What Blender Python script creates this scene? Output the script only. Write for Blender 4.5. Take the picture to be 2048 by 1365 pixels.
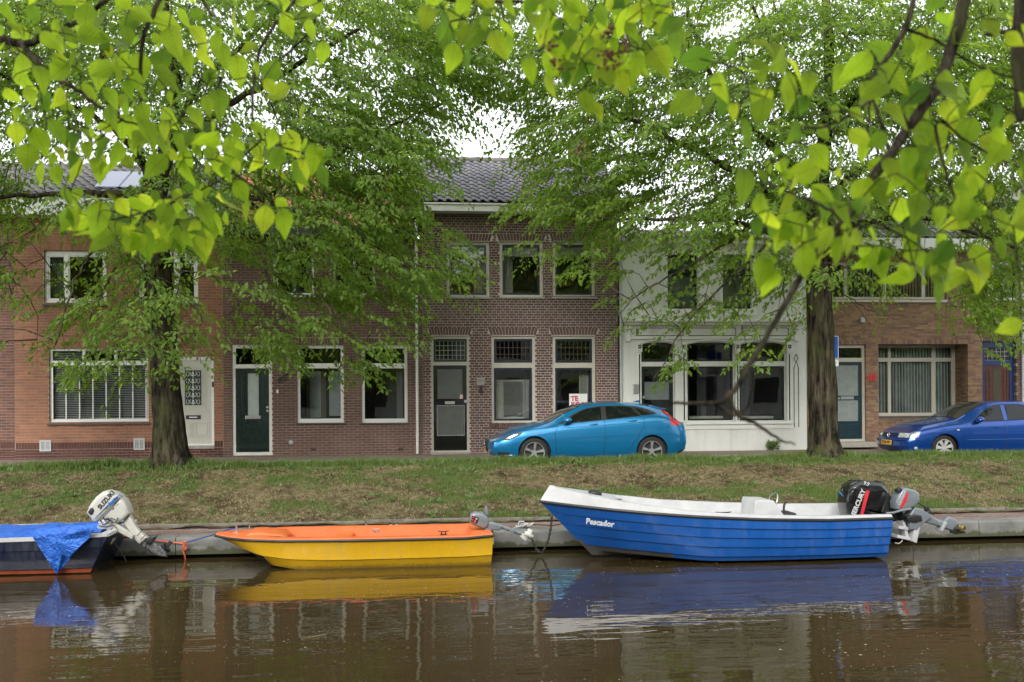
import bpy, bmesh, math, random
import numpy as np
from mathutils import Vector, Matrix, noise
SC = bpy.context.scene
for o_ in list(bpy.data.objects): bpy.data.objects.remove(o_)
R = math.radians
random.seed(11); RN = np.random.default_rng(7)
# ------------------------------------------------------------------ camera
FPX, THETA, ROLL, EYE, HOR = 2000.0, R(6.2), 0.0065, 2.5, 792.0
cd = bpy.data.cameras.new('camera'); cam = bpy.data.objects.new('camera', cd); SC.collection.objects.link(cam)
cd.sensor_width = 36; cd.lens = FPX/2048*36; cd.shift_y = (HOR-682.5)/2048; cd.clip_end = 600; cd.clip_start = .1
cam.matrix_world = Matrix.Translation((0,0,EYE)) @ Matrix.Rotation(-THETA,4,'Z') @ Matrix.Rotation(R(90),4,'X') @ Matrix.Rotation(-ROLL,4,'Z')
cd.dof.use_dof = True; cd.dof.focus_distance = 20; cd.dof.aperture_fstop = 3.8
SC.camera = cam
# ------------------------------------------------------------------ light
SUN_EL, SUN_AZ = R(25), R(200)
w = bpy.data.worlds.new('World'); SC.world = w; w.use_nodes = True
nt = w.node_tree; nt.nodes.clear()
sky = nt.nodes.new('ShaderNodeTexSky'); sky.sky_type = 'NISHITA'; sky.sun_disc = False
sky.sun_elevation = SUN_EL; sky.sun_rotation = SUN_AZ; sky.air_density = 1; sky.dust_density = 3
hsv = nt.nodes.new('ShaderNodeHueSaturation'); hsv.inputs['Saturation'].default_value = 0.12
mixc = nt.nodes.new('ShaderNodeMix'); mixc.data_type = 'RGBA'; mixc.inputs[0].default_value = .62
mixc.inputs['B'].default_value = (8.6, 8.9, 9.3, 1)          # an even layer of cloud
bg = nt.nodes.new('ShaderNodeBackground'); bg.inputs['Strength'].default_value = 0.125
wo = nt.nodes.new('ShaderNodeOutputWorld')
nt.links.new(sky.outputs[0], hsv.inputs['Color']); nt.links.new(hsv.outputs[0], mixc.inputs['A'])
nt.links.new(mixc.outputs['Result'], bg.inputs[0]); nt.links.new(bg.outputs[0], wo.inputs[0])
sl = bpy.data.lights.new('sun', 'SUN'); sl.energy = 1.9; sl.angle = R(28); sl.color = (1, .96, .9)
sun = bpy.data.objects.new('sun', sl); SC.collection.objects.link(sun)
SUNDIR = Vector((math.sin(SUN_AZ)*math.cos(SUN_EL), math.cos(SUN_AZ)*math.cos(SUN_EL), math.sin(SUN_EL)))
sun.rotation_euler = SUNDIR.to_track_quat('Z', 'Y').to_euler()
SC.view_settings.view_transform = 'Standard'; SC.view_settings.look = 'None'
SC.view_settings.exposure = 1.08; SC.view_settings.gamma = 1
try:
    SC.view_settings.use_curve_mapping = False
except Exception: pass
SC.cycles.use_denoising = True
SC.cycles.max_bounces = 7; SC.cycles.transparent_max_bounces = 12; SC.cycles.transmission_bounces = 4
SC.cycles.caustics_reflective = False; SC.cycles.caustics_refractive = False
SC.cycles.sample_clamp_indirect = 6

# ------------------------------------------------------------------ geometry of the place
cT, sT = math.cos(THETA), math.sin(THETA); cR, sR = math.cos(ROLL), math.sin(ROLL)
def U(px, py, y):
    """point of the plane Y=y that the camera sees at photo pixel px,py"""
    u, v = px-1024, HOR-py
    u0 = u*cR + v*sR; v0 = -u*sR + v*cR
    D = y/(cT-(u0/FPX)*sT); xc = u0/FPX*D
    return Vector((xc*cT + D*sT, y, EYE + v0/FPX*D))
def P(v):
    """photo pixel of a world point"""
    D = v[0]*sT+v[1]*cT; xc = v[0]*cT-v[1]*sT
    u0 = FPX*xc/D; v0 = FPX*(v[2]-EYE)/D
    return (1024+u0*cR-v0*sR, HOR-(u0*sR+v0*cR), D)
FY = 25.7                 # the house fronts
PAVZ, ROADZ = 1.01, 0.92  # pavement, road
QY = 15.98                # quay face

# ------------------------------------------------------------------ helpers
def link(o, parent=None):
    SC.collection.objects.link(o)
    if parent is not None:
        o.parent = parent
        m = Matrix.Identity(4); q = parent
        while q is not None:
            m = q.matrix_basis @ m if q.parent is None else q.matrix_parent_inverse @ q.matrix_basis @ m
            q = q.parent
        o.matrix_parent_inverse = m.inverted()
    return o
def tag(o, label=None, cat=None, group=None, kind=None):
    if label: o['label'] = label
    if cat: o['category'] = cat
    if group: o['group'] = group
    if kind: o['kind'] = kind
    return o
def thing(name, label, cat, loc, group=None):
    o = bpy.data.objects.new(name, None); o.empty_display_size = .2; o.location = loc
    link(o); return tag(o, label, cat, group)
def mk(name, verts, faces, mat, parent=None, smooth=False, attr=None, mats=None, fmat=None):
    me = bpy.data.meshes.new(name)
    if isinstance(verts, np.ndarray): 
        nv = len(verts); nf = len(faces); k = faces.shape[1]
        me.vertices.add(nv); me.vertices.foreach_set('co', verts.astype(np.float32).ravel())
        me.loops.add(nf*k); me.loops.foreach_set('vertex_index', faces.astype(np.int32).ravel())
        me.polygons.add(nf); me.polygons.foreach_set('loop_start', np.arange(0, nf*k, k, dtype=np.int32))
        me.update(calc_edges=True)
    else:
        me.from_pydata([tuple(v) for v in verts], [], faces)
    if attr is not None:
        a = me.attributes.new('rnd', 'FLOAT', 'POINT'); a.data.foreach_set('value', np.asarray(attr, dtype=np.float32))
    if mats:
        for m in mats: me.materials.append(m)
        if fmat is not None: me.polygons.foreach_set('material_index', np.asarray(fmat, dtype=np.int32))
    elif mat: me.materials.append(mat)
    if smooth:
        me.polygons.foreach_set('use_smooth', [True]*len(me.polygons))
    me.update()
    return link(bpy.data.objects.new(name, me), parent)
class MB:
    """collects shapes, then becomes one mesh object"""
    def __init__(s): s.v = []; s.f = []; s.a = []
    def add(s, vs, fs, a=0.):
        n = len(s.v); s.v += [tuple(v) for v in vs]; s.f += [tuple(i+n for i in f) for f in fs]; s.a += [a]*len(vs); return s
    def box(s, x0, x1, y0, y1, z0, z1, a=0., bev=0):
        if x1 < x0: x0, x1 = x1, x0
        if y1 < y0: y0, y1 = y1, y0
        if z1 < z0: z0, z1 = z1, z0
        if bev:
            bm = bmesh.new(); bmesh.ops.create_cube(bm, size=1)
            for v in bm.verts: v.co = ((x0+x1)/2+v.co.x*(x1-x0), (y0+y1)/2+v.co.y*(y1-y0), (z0+z1)/2+v.co.z*(z1-z0))
            bmesh.ops.bevel(bm, geom=bm.edges[:], offset=bev, segments=2, affect='EDGES', profile=.5)
            return s.bm(bm, a)
        return s.add([(x0,y0,z0),(x1,y0,z0),(x1,y1,z0),(x0,y1,z0),(x0,y0,z1),(x1,y0,z1),(x1,y1,z1),(x0,y1,z1)],
              [(0,3,2,1),(4,5,6,7),(0,1,5,4),(1,2,6,5),(2,3,7,6),(3,0,4,7)], a)
    def bm(s, bm, a=0., free=True):
        bm.verts.index_update()
        s.add([v.co.copy() for v in bm.verts], [[v.index for v in f.verts] for f in bm.faces], a)
        if free: bm.free()
        return s
    def tube(s, pts, r, n=8, cap=True, a=0., twist=0):
        pts = [Vector(p) for p in pts]; rs = r if isinstance(r, (list, tuple)) else [r]*len(pts)
        vs = []; prev = None
        for i, p in enumerate(pts):
            t = (pts[min(i+1, len(pts)-1)]-pts[max(i-1, 0)]).normalized()
            if prev is None:
                q = Vector((0,0,1)) if abs(t.z) < .9 else Vector((1,0,0)); e = t.cross(q).normalized()
            else: e = (prev - t*prev.dot(t)).normalized()
            prev = e; g = t.cross(e)
            for k in range(n):
                an = 2*math.pi*k/n; vs.append(p + (e*math.cos(an)+g*math.sin(an))*rs[i])
        fs = [(i*n+k, i*n+(k+1)%n, (i+1)*n+(k+1)%n, (i+1)*n+k) for i in range(len(pts)-1) for k in range(n)]
        if cap: fs += [tuple(range(n))[::-1], tuple(range((len(pts)-1)*n, len(pts)*n))]
        return s.add(vs, fs, a)
    def slab(s, poly, y, th, bev=.02, a=0., seg=3, sh=0.):
        """outline of (x,z) points with real thickness along Y and rounded rims"""
        n = len(poly); 
        area = sum(poly[i][0]*poly[(i+1)%n][1]-poly[(i+1)%n][0]*poly[i][1] for i in range(n))
        if area < 0: poly = poly[::-1]
        def inset(d):
            out = []
            for i in range(n):
                p0, p1, p2 = Vector(poly[i-1]), Vector(poly[i]), Vector(poly[(i+1)%n])
                a_, b_ = (p1-p0).normalized(), (p2-p1).normalized()
                n1, n2 = Vector((-a_.y, a_.x)), Vector((-b_.y, b_.x)); m = (n1+n2)
                if m.length < 1e-4: m = n1
                m.normalize(); k = max(.5, m.dot(n1)); out.append(p1+m*(d/k))
            return out
        rings = []
        for j in range(seg+1):
            an = math.pi/2*j/seg; rings.append((bev*(1-math.sin(an)), -th/2+bev*(1-math.cos(an))))
        rings = rings + [(d, -yy) for d, yy in rings[::-1]]
        vs = []
        for d, yy in rings: vs += [(p[0]+sh*yy, y+yy, p[1]) for p in inset(d)]
        m = len(rings)
        fs = [(i*n+k, i*n+(k+1)%n, (i+1)*n+(k+1)%n, (i+1)*n+k) for i in range(m-1) for k in range(n)]
        fs += [tuple(range(n))[::-1], tuple(range((m-1)*n, m*n))]
        fs = [f[::-1] for f in fs]
        return s.add(vs, fs, a)
    def build(s, name, mat, parent=None, smooth=False, attr=False):
        o = mk(name, s.v, s.f, mat, parent, False, s.a if attr else None)
        if smooth:
            for p in o.data.polygons: p.use_smooth = True
            try:
                o.data.set_sharp_from_angle(angle=R(38))
            except Exception: pass
        return o
def smooth_pts(pts, n=4):
    """Catmull-Rom through control points"""
    pts = [Vector(p) for p in pts]; out = []
    for i in range(len(pts)-1):
        p0, p1, p2, p3 = pts[max(i-1,0)], pts[i], pts[i+1], pts[min(i+2, len(pts)-1)]
        for k in range(n):
            t = k/n; out.append(.5*((2*p1)+(p2-p0)*t+(2*p0-5*p1+4*p2-p3)*t*t+(3*p1-p0-3*p2+p3)*t**3))
    out.append(pts[-1]); return out
def interp(x, xs, ys): return float(np.interp(x, xs, ys))
def text_mesh(name, txt, size, mat, parent, M4, depth=.002, bold=0., shear=0., align='CENTER', sx=1.):
    cu = bpy.data.curves.new(name, 'FONT'); cu.body = txt; cu.size = size; cu.extrude = depth; cu.offset = bold
    cu.shear = shear; cu.align_x = align; cu.align_y = 'CENTER'; cu.resolution_u = 3
    to = bpy.data.objects.new(name, cu); SC.collection.objects.link(to)
    dg = bpy.context.evaluated_depsgraph_get(); me = bpy.data.meshes.new_from_object(to.evaluated_get(dg))
    bpy.data.objects.remove(to)
    me.materials.clear(); me.materials.append(mat)
    me.transform(M4 @ Matrix.Diagonal((sx,1,1,1)))
    return link(bpy.data.objects.new(name, me), parent)
def wall_text(px, py, y, rot=0.):   # frame of a text that faces the camera side, on plane Y=y
    p = U(px, py, y); return Matrix.Translation(p) @ Matrix.Rotation(R(90),4,'X') @ Matrix.Rotation(rot,4,'Z')

# ------------------------------------------------------------------ materials
class NT:
    def __init__(s, name):
        s.m = bpy.data.materials.new(name); s.m.use_nodes = True; s.t = s.m.node_tree
        s.b = s.t.nodes['Principled BSDF']; s.o = s.t.nodes['Material Output']
    def n(s, typ, **kw):
        nd = s.t.nodes.new('ShaderNode'+typ)
        for k, v in kw.items():
            if k.startswith('_'): setattr(nd, k[1:], v)
            else: nd.inputs[k.replace('__', ' ')].default_value = v
        return nd
    def l(s, a, b): s.t.links.new(a, b)
    def setb(s, **kw):
        for k, v in kw.items():
            s.b.inputs[k.replace('__', ' ')].default_value = v
    def ramp(s, src, stops):
        r = s.n('ValToRGB'); e = r.color_ramp.elements
        while len(e) < len(stops): e.new(.5)
        for i, (p, c) in enumerate(stops): e[i].position = p; e[i].color = (*c, 1) if len(c) == 3 else c
        s.l(src, r.inputs[0]); return r
    def noise(s, scale, detail=3, rough=.5, obj=True, vec=None, dim='3D'):
        nd = s.n('TexNoise', Scale=scale, Detail=detail, Roughness=rough)
        if vec is None:
            g = s.n('NewGeometry') if not obj else s.n('TexCoord'); vec = g.outputs['Position'] if not obj else g.outputs['Object']
        s.l(vec, nd.inputs['Vector']); return nd
    def mix(s, f, a, b, typ='MIX'):
        m = s.n('Mix', _data_type='RGBA', _blend_type=typ); 
        for val, key in ((f, 0), (a, 'A'), (b, 'B')):
            if isinstance(val, (int, float)): m.inputs[key].default_value = val if key == 0 else (val,)*3+(1,)
            elif isinstance(val, tuple): m.inputs[key].default_value = (*val, 1)
            else: s.l(val, m.inputs[key])
        return m.outputs['Result']
    def bump(s, src, dist, strength=1.):
        b = s.n('Bump', Distance=dist, Strength=strength); s.l(src, b.inputs['Height']); s.l(b.outputs[0], s.b.inputs['Normal']); return b
def plain(name, col, rough=.5, metal=0., nz=.12, scale=6., bump=0., coat=0., spec=.5):
    t = NT(name); t.setb(Roughness=rough, Metallic=metal)
    t.b.inputs['Coat Weight'].default_value = coat; t.b.inputs['Coat Roughness'].default_value = .04
    t.b.inputs['Specular IOR Level'].default_value = spec
    n1 = t.noise(scale, 5, .6, obj=False)
    r = t.ramp(n1.outputs[0], [(.3, tuple(c*(1-nz) for c in col)), (.7, tuple(min(1, c*(1+nz)) for c in col))])
    t.l(r.outputs[0], t.b.inputs['Base Color'])
    if bump: t.bump(n1.outputs[0], bump)
    return t.m
def rndval(t):
    at = t.n('Attribute', _attribute_name='rnd'); oi = t.n('ObjectInfo'); ad = t.n('Math', _operation='ADD'); fr = t.n('Math', _operation='FRACT')
    mu = t.n('Math', _operation='MULTIPLY'); mu.inputs[1].default_value = 1.0
    t.l(at.outputs['Fac'], ad.inputs[0]); t.l(oi.outputs['Random'], ad.inputs[1]); t.l(ad.outputs[0], fr.inputs[0]); return fr.outputs[0]
def brickmat(name, cols, dirt=.25, rough=.85):
    t = NT(name); t.setb(Roughness=rough); t.b.inputs['Specular IOR Level'].default_value = .25
    k = len(cols); r = t.ramp(rndval(t), [(i/(k-1), c) for i, c in enumerate(cols)])
    n1 = t.noise(1.1, 5, .6, obj=False); n2 = t.noise(70, 3, .6, obj=False)
    d = t.ramp(n1.outputs[0], [(.35, (1-dirt,)*3), (.7, (1+dirt*.4,)*3)])
    g = t.ramp(n2.outputs[0], [(.3, (.8,)*3), (.75, (1.15,)*3)])
    c = t.mix(1., r.outputs[0], d.outputs[0], 'MULTIPLY'); c = t.mix(1., c, g.outputs[0], 'MULTIPLY')
    t.l(c, t.b.inputs['Base Color']); t.bump(n2.outputs[0], .003); return t.m
def leafmat(name, cols, tr_cols, trans=.45, rough=.45, veins=False, spec=.4):
    t = NT(name); t.setb(Roughness=rough); t.b.inputs['Specular IOR Level'].default_value = spec
    rv = rndval(t); k = len(cols)
    a = t.ramp(rv, [(i/(k-1), c) for i, c in enumerate(cols)]).outputs[0]
    b = t.ramp(rv, [(i/(len(tr_cols)-1), c) for i, c in enumerate(tr_cols)]).outputs[0]
    if veins:
        tc = t.n('TexCoord'); sp = t.n('SeparateXYZ'); t.l(tc.outputs['Object'], sp.inputs[0])
        ab = t.n('Math', _operation='ABSOLUTE'); t.l(sp.outputs[0], ab.inputs[0])
        m1 = t.n('Math', _operation='MULTIPLY_ADD'); m1.inputs[1].default_value = -.9; t.l(ab.outputs[0], m1.inputs[0]); t.l(sp.outputs[1], m1.inputs[2])
        m2 = t.n('Math', _operation='MULTIPLY'); m2.inputs[1].default_value = 2*math.pi*9; t.l(m1.outputs[0], m2.inputs[0])
        sn = t.n('Math', _operation='SINE'); t.l(m2.outputs[0], sn.inputs[0])
        vr = t.ramp(sn.outputs[0], [(.86, (1,)*3), (1., (.72, .74, .6))]).outputs[0]
        mr = t.ramp(ab.outputs[0], [(.0, (.62, .66, .5)), (.018, (1,)*3)]).outputs[0]
        nz = t.noise(5, 4, .6); nr = t.ramp(nz.outputs[0], [(.3, (.86, .9, .8)), (.7, (1.06, 1.04, 1.0))]).outputs[0]
        for q in (vr, mr, nr):
            a = t.mix(1., a, q, 'MULTIPLY'); b = t.mix(1., b, q, 'MULTIPLY')
        bp = t.n('Bump', Distance=.02, Strength=.5); t.l(sn.outputs[0], bp.inputs['Height']); t.l(bp.outputs[0], t.b.inputs['Normal'])
    t.l(a, t.b.inputs['Base Color'])
    tl = t.n('BsdfTranslucent'); t.l(b, tl.inputs[0]); ms = t.n('MixShader'); ms.inputs[0].default_value = trans
    t.l(t.b.outputs[0], ms.inputs[1]); t.l(tl.outputs[0], ms.inputs[2]); t.l(ms.outputs[0], t.o.inputs[0]); return t.m
def glassmat(name, tint=(.8,.85,.83), refl=1.0, rough=.02, wav=.0):
    t = NT(name); tr = t.n('BsdfTransparent'); tr.inputs[0].default_value = (*tint, 1)
    gl = t.n('BsdfGlossy'); gl.inputs['Roughness'].default_value = rough; gl.inputs[0].default_value = (refl, refl, refl, 1)
    fr = t.n('Fresnel', IOR=1.65); ms = t.n('MixShader')
    n1 = t.noise(1.6, 1, .5, obj=False); b = t.n('Bump', Distance=wav, Strength=1.); t.l(n1.outputs[0], b.inputs['Height'])
    t.l(b.outputs[0], gl.inputs['Normal'])
    t.l(fr.outputs[0], ms.inputs[0]); t.l(tr.outputs[0], ms.inputs[1]); t.l(gl.outputs[0], ms.inputs[2]); t.l(ms.outputs[0], t.o.inputs[0]); return t.m

MAT = {}
MAT['white'] = plain('white_paint', (.72,.72,.70), .45, nz=.05, scale=3)
MAT['beige'] = plain('beige_frame_paint', (.50,.47,.40), .5, nz=.06)
MAT['greydoor'] = plain('warm_grey_paint', (.50,.49,.44), .45, nz=.04)
MAT['dkgreen'] = plain('dark_green_paint', (.010,.022,.018), .25, nz=.2, coat=.3)
MAT['navy'] = plain('navy_paint', (.010,.016,.032), .3, nz=.2, coat=.2)
MAT['bluepaint'] = plain('deep_blue_paint', (.012,.030,.11), .35, nz=.15)
MAT['petrol'] = plain('petrol_paint', (.012,.035,.045), .35, nz=.15)
MAT['stone'] = plain('sill_stone', (.33,.31,.28), .8, nz=.18, scale=9, bump=.004)
MAT['darksill'] = plain('dark_sill', (.08,.06,.055), .6, nz=.2)
MAT['steel'] = plain('brushed_metal', (.55,.55,.55), .3, 1.)
MAT['zinc'] = plain('zinc_pipe', (.42,.44,.45), .5, .3, nz=.1)
MAT['black'] = plain('black_plastic', (.015,.015,.016), .45)
MAT['blackgloss'] = plain('black_gloss', (.008,.008,.009), .12, coat=.6)
MAT['rubber'] = plain('rubber', (.009,.009,.009), .8)
MAT['frost'] = plain('frosted_glass', (.38,.42,.42), .35, nz=.08)
MAT['glass'] = glassmat('window_glass', (.78,.82,.80), 1., .01, .0015)
MAT['blind'] = plain('blind_slats', (.75,.77,.77), .6, nz=.06)
MAT['vblind'] = plain('vertical_blind_cloth', (.50,.55,.52), .8, nz=.15)
MAT['curtain'] = plain('curtain_cloth', (.5,.5,.47), .9, nz=.1)
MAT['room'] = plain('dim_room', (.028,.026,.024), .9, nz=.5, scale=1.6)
MAT['reflshelf'] = plain('reflection_sheet', (.70,.66,.58), .9, nz=.4, scale=1.2)  # pale tone of the painted window reflection, also used on the shelf
MAT['lead'] = plain('lead_cames', (.36,.37,.36), .5, .2)
MAT['wood'] = plain('red_brown_wood', (.075,.022,.012), .4, nz=.35, scale=9)
MAT['bluerope'] = plain('blue_rope', (.02,.05,.25), .8); MAT['orangerope'] = plain('orange_rope', (.75,.14,.05), .8)
MAT['red'] = plain('red_print', (.55,.02,.03), .5); MAT['magenta'] = plain('sign_red_print', (.50,.03,.09), .5)
MAT['signblue'] = plain('sign_blue', (.01,.07,.38), .4)
MAT['yellowplate'] = plain('yellow_plate', (.85,.45,.02), .4)
# ================================================================== setting
# sky is the world; water, near bank, quay, verge, road, pavement
def watermat():
    t = NT('canal_water'); t.setb(Roughness=.018, IOR=1.6)
    n0 = t.noise(.25, 3, .5, obj=False)
    c = t.ramp(n0.outputs[0], [(.3, (.036,.024,.009)), (.7, (.055,.038,.015))]); t.l(c.outputs[0], t.b.inputs['Base Color'])
    t.b.inputs['Specular IOR Level'].default_value = .62
    g = t.n('NewGeometry')
    mp = t.n('Mapping'); mp.inputs['Scale'].default_value = (.42, 1.5, 1); t.l(g.outputs['Position'], mp.inputs[0])
    n1 = t.noise(1.0, 3, .55, vec=mp.outputs[0]); 
    mp2 = t.n('Mapping'); mp2.inputs['Scale'].default_value = (1.0, 1.9, 1); t.l(g.outputs['Position'], mp2.inputs[0])
    n2 = t.noise(7, 2, .5, vec=mp2.outputs[0])
    # rain rings
    vo = t.n('TexVoronoi', Scale=2.6, Randomness=1.); t.l(g.outputs['Position'], vo.inputs['Vector'])
    m = t.n('Math', _operation='MULTIPLY'); m.inputs[1].default_value = 70.; t.l(vo.outputs['Distance'], m.inputs[0])
    sn = t.n('Math', _operation='SINE'); t.l(m.outputs[0], sn.inputs[0])
    fall = t.ramp(vo.outputs['Distance'], [(.04, (1,)*3), (.2, (0,)*3)])
    sel = t.ramp(vo.outputs['Color'], [(.50, (0,)*3), (.56, (1,)*3)])
    mm = t.n('Math', _operation='MULTIPLY'); t.l(sn.outputs[0], mm.inputs[0]); t.l(fall.outputs[0], mm.inputs[1])
    mm2 = t.n('Math', _operation='MULTIPLY'); t.l(mm.outputs[0], mm2.inputs[0]); t.l(sel.outputs[0], mm2.inputs[1])
    a1 = t.n('Math', _operation='MULTIPLY_ADD'); a1.inputs[1].default_value = 1.0; t.l(n1.outputs[0], a1.inputs[0])
    k2 = t.n('Math', _operation='MULTIPLY'); k2.inputs[1].default_value = .10; t.l(n2.outputs[0], k2.inputs[0])
    # wind-ruffled patches
    n3 = t.noise(.33, 2, .5, obj=False); rr = t.ramp(n3.outputs[0], [(.50, (.35,)*3), (.62, (1.,)*3)])
    k3 = t.n('Math', _operation='MULTIPLY'); t.l(k2.outputs[0], k3.inputs[0]); t.l(rr.outputs[0], k3.inputs[1])
    t.l(k3.outputs[0], a1.inputs[2])
    a2 = t.n('Math', _operation='MULTIPLY_ADD'); a2.inputs[1].default_value = .045; t.l(mm2.outputs[0], a2.inputs[0]); t.l(a1.outputs[0], a2.inputs[2])
    t.bump(a2.outputs[0], .014, 1.)
    return t.m
MAT['water'] = watermat()
X0, X1 = -60, 60
tag(mk('water', [(X0,2.2,0),(X1,2.2,0),(X1,QY+.5,0),(X0,QY+.5,0)], [(0,1,2,3)], MAT['water']), kind='structure')
def asphalt(name, cols, sc=30):
    t = NT(name); t.setb(Roughness=.9); n1 = t.noise(sc, 5, .7, obj=False); n2 = t.noise(.8, 4, .6, obj=False)
    a = t.ramp(n1.outputs[0], [(.3, cols[0]), (.7, cols[1])]); b = t.ramp(n2.outputs[0], [(.3, (.8,)*3), (.7, (1.1,)*3)])
    t.l(t.mix(1., a.outputs[0], b.outputs[0], 'MULTIPLY'), t.b.inputs['Base Color']); t.bump(n1.outputs[0], .006); return t.m
MAT['road'] = asphalt('road_clinkers', [(.07,.055,.05), (.13,.10,.09)])
MAT['pave'] = asphalt('pavement_clinkers', [(.17,.125,.105), (.28,.215,.185)])
MAT['ground'] = asphalt('near_ground', [(.06,.055,.045), (.11,.10,.08)])
tag(mk('near_bank', [(-300,-300,.9),(300,-300,.9),(300,2.2,.9),(-300,2.2,.9),(300,2.2,-.5),(-300,2.2,-.5)], [(0,1,2,3),(3,2,4,5)], MAT['ground']), kind='structure')
tag(mk('ground', [(-300,35,.88),(300,35,.88),(300,400,.88),(-300,400,.88)], [(0,1,2,3)], MAT['ground']), kind='structure')
tag(mk('road', [(X0,21.0,ROADZ),(X1,21.0,ROADZ),(X1,23.7,ROADZ),(X0,23.7,ROADZ)], [(0,1,2,3)], MAT['road']), kind='structure')
pv = tag(mk('pavement', [(X0,23.82,PAVZ),(X1,23.82,PAVZ),(X1,FY+.3,PAVZ),(X0,FY+.3,PAVZ)], [(0,1,2,3)], MAT['pave']), kind='structure')
b = MB()
x = -20.
while x < 22:
    b.box(x, x+.99, 23.70, 23.82, ROADZ-.1, PAVZ+.006+random.uniform(0,.004), random.random(), .008); x += 1.
b.build('kerb', MAT['stone'], pv)
# quay
MAT['concrete'] = None
def concretemat():
    t = NT('quay_concrete'); t.setb(Roughness=.85)
    n1 = t.noise(2.2, 6, .65, obj=False); n2 = t.noise(45, 3, .6, obj=False)
    base = t.ramp(n1.outputs[0], [(.3, (.11,.11,.10)), (.7, (.21,.21,.195))])
    g = t.n('NewGeometry'); sp = t.n('SeparateXYZ'); t.l(g.outputs['Position'], sp.inputs[0])
    mp = t.n('Mapping'); mp.inputs['Scale'].default_value = (2.5, 2.5, .6); t.l(g.outputs['Position'], mp.inputs[0])
    n3 = t.noise(1.4, 5, .7, vec=mp.outputs[0])
    ad = t.n('Math', _operation='MULTIPLY_ADD'); ad.inputs[1].default_value = -3.2; t.l(sp.outputs[2], ad.inputs[0]); t.l(n3.outputs[0], ad.inputs[2])
    moss = t.ramp(ad.outputs[0], [(-.30, (0,)*3), (.12, (.85,)*3)])      # algae line just above the water
    c = t.mix(moss.outputs[0], base.outputs[0], (.050,.056,.016)); t.l(c, t.b.inputs['Base Color']); t.bump(n2.outputs[0], .004); return t.m
MAT['concrete'] = concretemat()
quay = thing('quay_wall', 'long concrete quay edge of cap slabs along the far side of the canal', 'quay', (2, QY, 0))
mk('wall', [(X0,QY+.35,-1),(X1,QY+.35,-1),(X1,QY+.35,.33),(X0,QY+.35,.33)], [(0,1,2,3)], MAT['black'], quay)  # coloured black to paint in the shade under the cap slabs
def capslab(x0, x1):
    y0, y1, z0, z1, r = QY, QY+.32, .066, .332, .045
    prof = [(y1, z0), (y0, z0)] + [(y0+r-r*math.cos(a), z1-r+r*math.sin(a)) for a in np.linspace(0, math.pi/2, 5)] + [(y1, z1)]
    n = len(prof); vs = [(x, p[0], p[1]) for x in (x0, x1) for p in prof]
    fs = [(k, (k+1)%n, n+(k+1)%n, n+k)[::-1] for k in range(n)] + [tuple(range(n))[::-1], tuple(range(n, 2*n))]
    return MB().add(vs, [f[::-1] for f in fs]).build('slab', MAT['concrete'], quay, True)
xj = U(351, 1090, QY).x; xr = U(1958, 1060, QY).x; st_ = (xr-xj)/6
k = -5
while xj+k*st_ < 24:
    capslab(xj+k*st_+.006, xj+(k+1)*st_-.006); k += 1
qp = tag(mk('quay_path', [(X0,QY+.32,.318),(X1,QY+.32,.318),(X1,17.1,.318),(X0,17.1,.318)], [(0,1,2,3)], asphalt('quay_joint_sand', [(.10,.085,.07),(.16,.135,.11)])), kind='structure')
MAT['clinker'] = brickmat('quay_clinkers', [(.20,.13,.11),(.27,.19,.16),(.24,.17,.15),(.31,.24,.20)], .3)
cb = MB()
for r_ in range(7):
    x = -9.5 + (r_%2)*.1
    while x < 15:
        cb.box(x, x+.195, QY+.325+r_*.108, QY+.325+r_*.108+.101, .30, .330+random.uniform(-.004,.004), random.random()); x += .203
tag(cb.build('brick', MAT['clinker'], qp, attr=True), kind='stuff')
MAT['oldwood'] = plain('weathered_edging', (.16,.14,.12), .85, nz=.35, scale=8, bump=.01)
x = -10.; 
while x < 16:
    L = 1.9+random.uniform(-.1,.1); z = .405+random.uniform(-.012,.012)
    MB().box(x, x+L-.012, 17.07, 17.13, .25, z, 0, .008).build('edging_board', MAT['oldwood'], qp); x += L
# verge (sloping bank)
def bankz(x, y):
    z = float(np.interp(y, [17.0, 17.5, 20.1, 20.8, 21.3, 21.62, 22], [.36, .45, 1.04, 1.10, 1.06, .90, .80]))
    for tx in (TX1, TX2):
        d2 = (x-tx)**2+(y-20.8)**2; z += .075*math.exp(-d2/.6)
    return z + .05*noise.noise(Vector((x*.5, y*.6, 3)))*min(1, (y-17)/.6 if y > 17 else 0) + .035*noise.noise(Vector((x*2.3, y*2.8, 9))) + .020*noise.noise(Vector((x*7, y*8, 1)))
TX1, TX2 = U(343, 925, 20.8).x, U(1650, 912, 20.8).x
def greenness(x, y):
    g = noise.noise(Vector((x*.42, y*.95, 5)))*.9 + noise.noise(Vector((x*1.6, y*2.4, 7)))*.7 + noise.noise(Vector((x*5, y*7, 2)))*.45
    crest = math.exp(-((y-20.85)/.55)**2)*1.1 + math.exp(-((y-17.25)/.25)**2)*.15
    return g + crest + .10
xs = np.linspace(-11.5, 17, 330); ys = np.linspace(17.0, 21.7, 70)
vs = [(x, y, bankz(x, y)) for y in ys for x in xs]; nx = len(xs)
fs = [(j*nx+i, j*nx+i+1, (j+1)*nx+i+1, (j+1)*nx+i) for j in range(len(ys)-1) for i in range(nx-1)]
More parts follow.
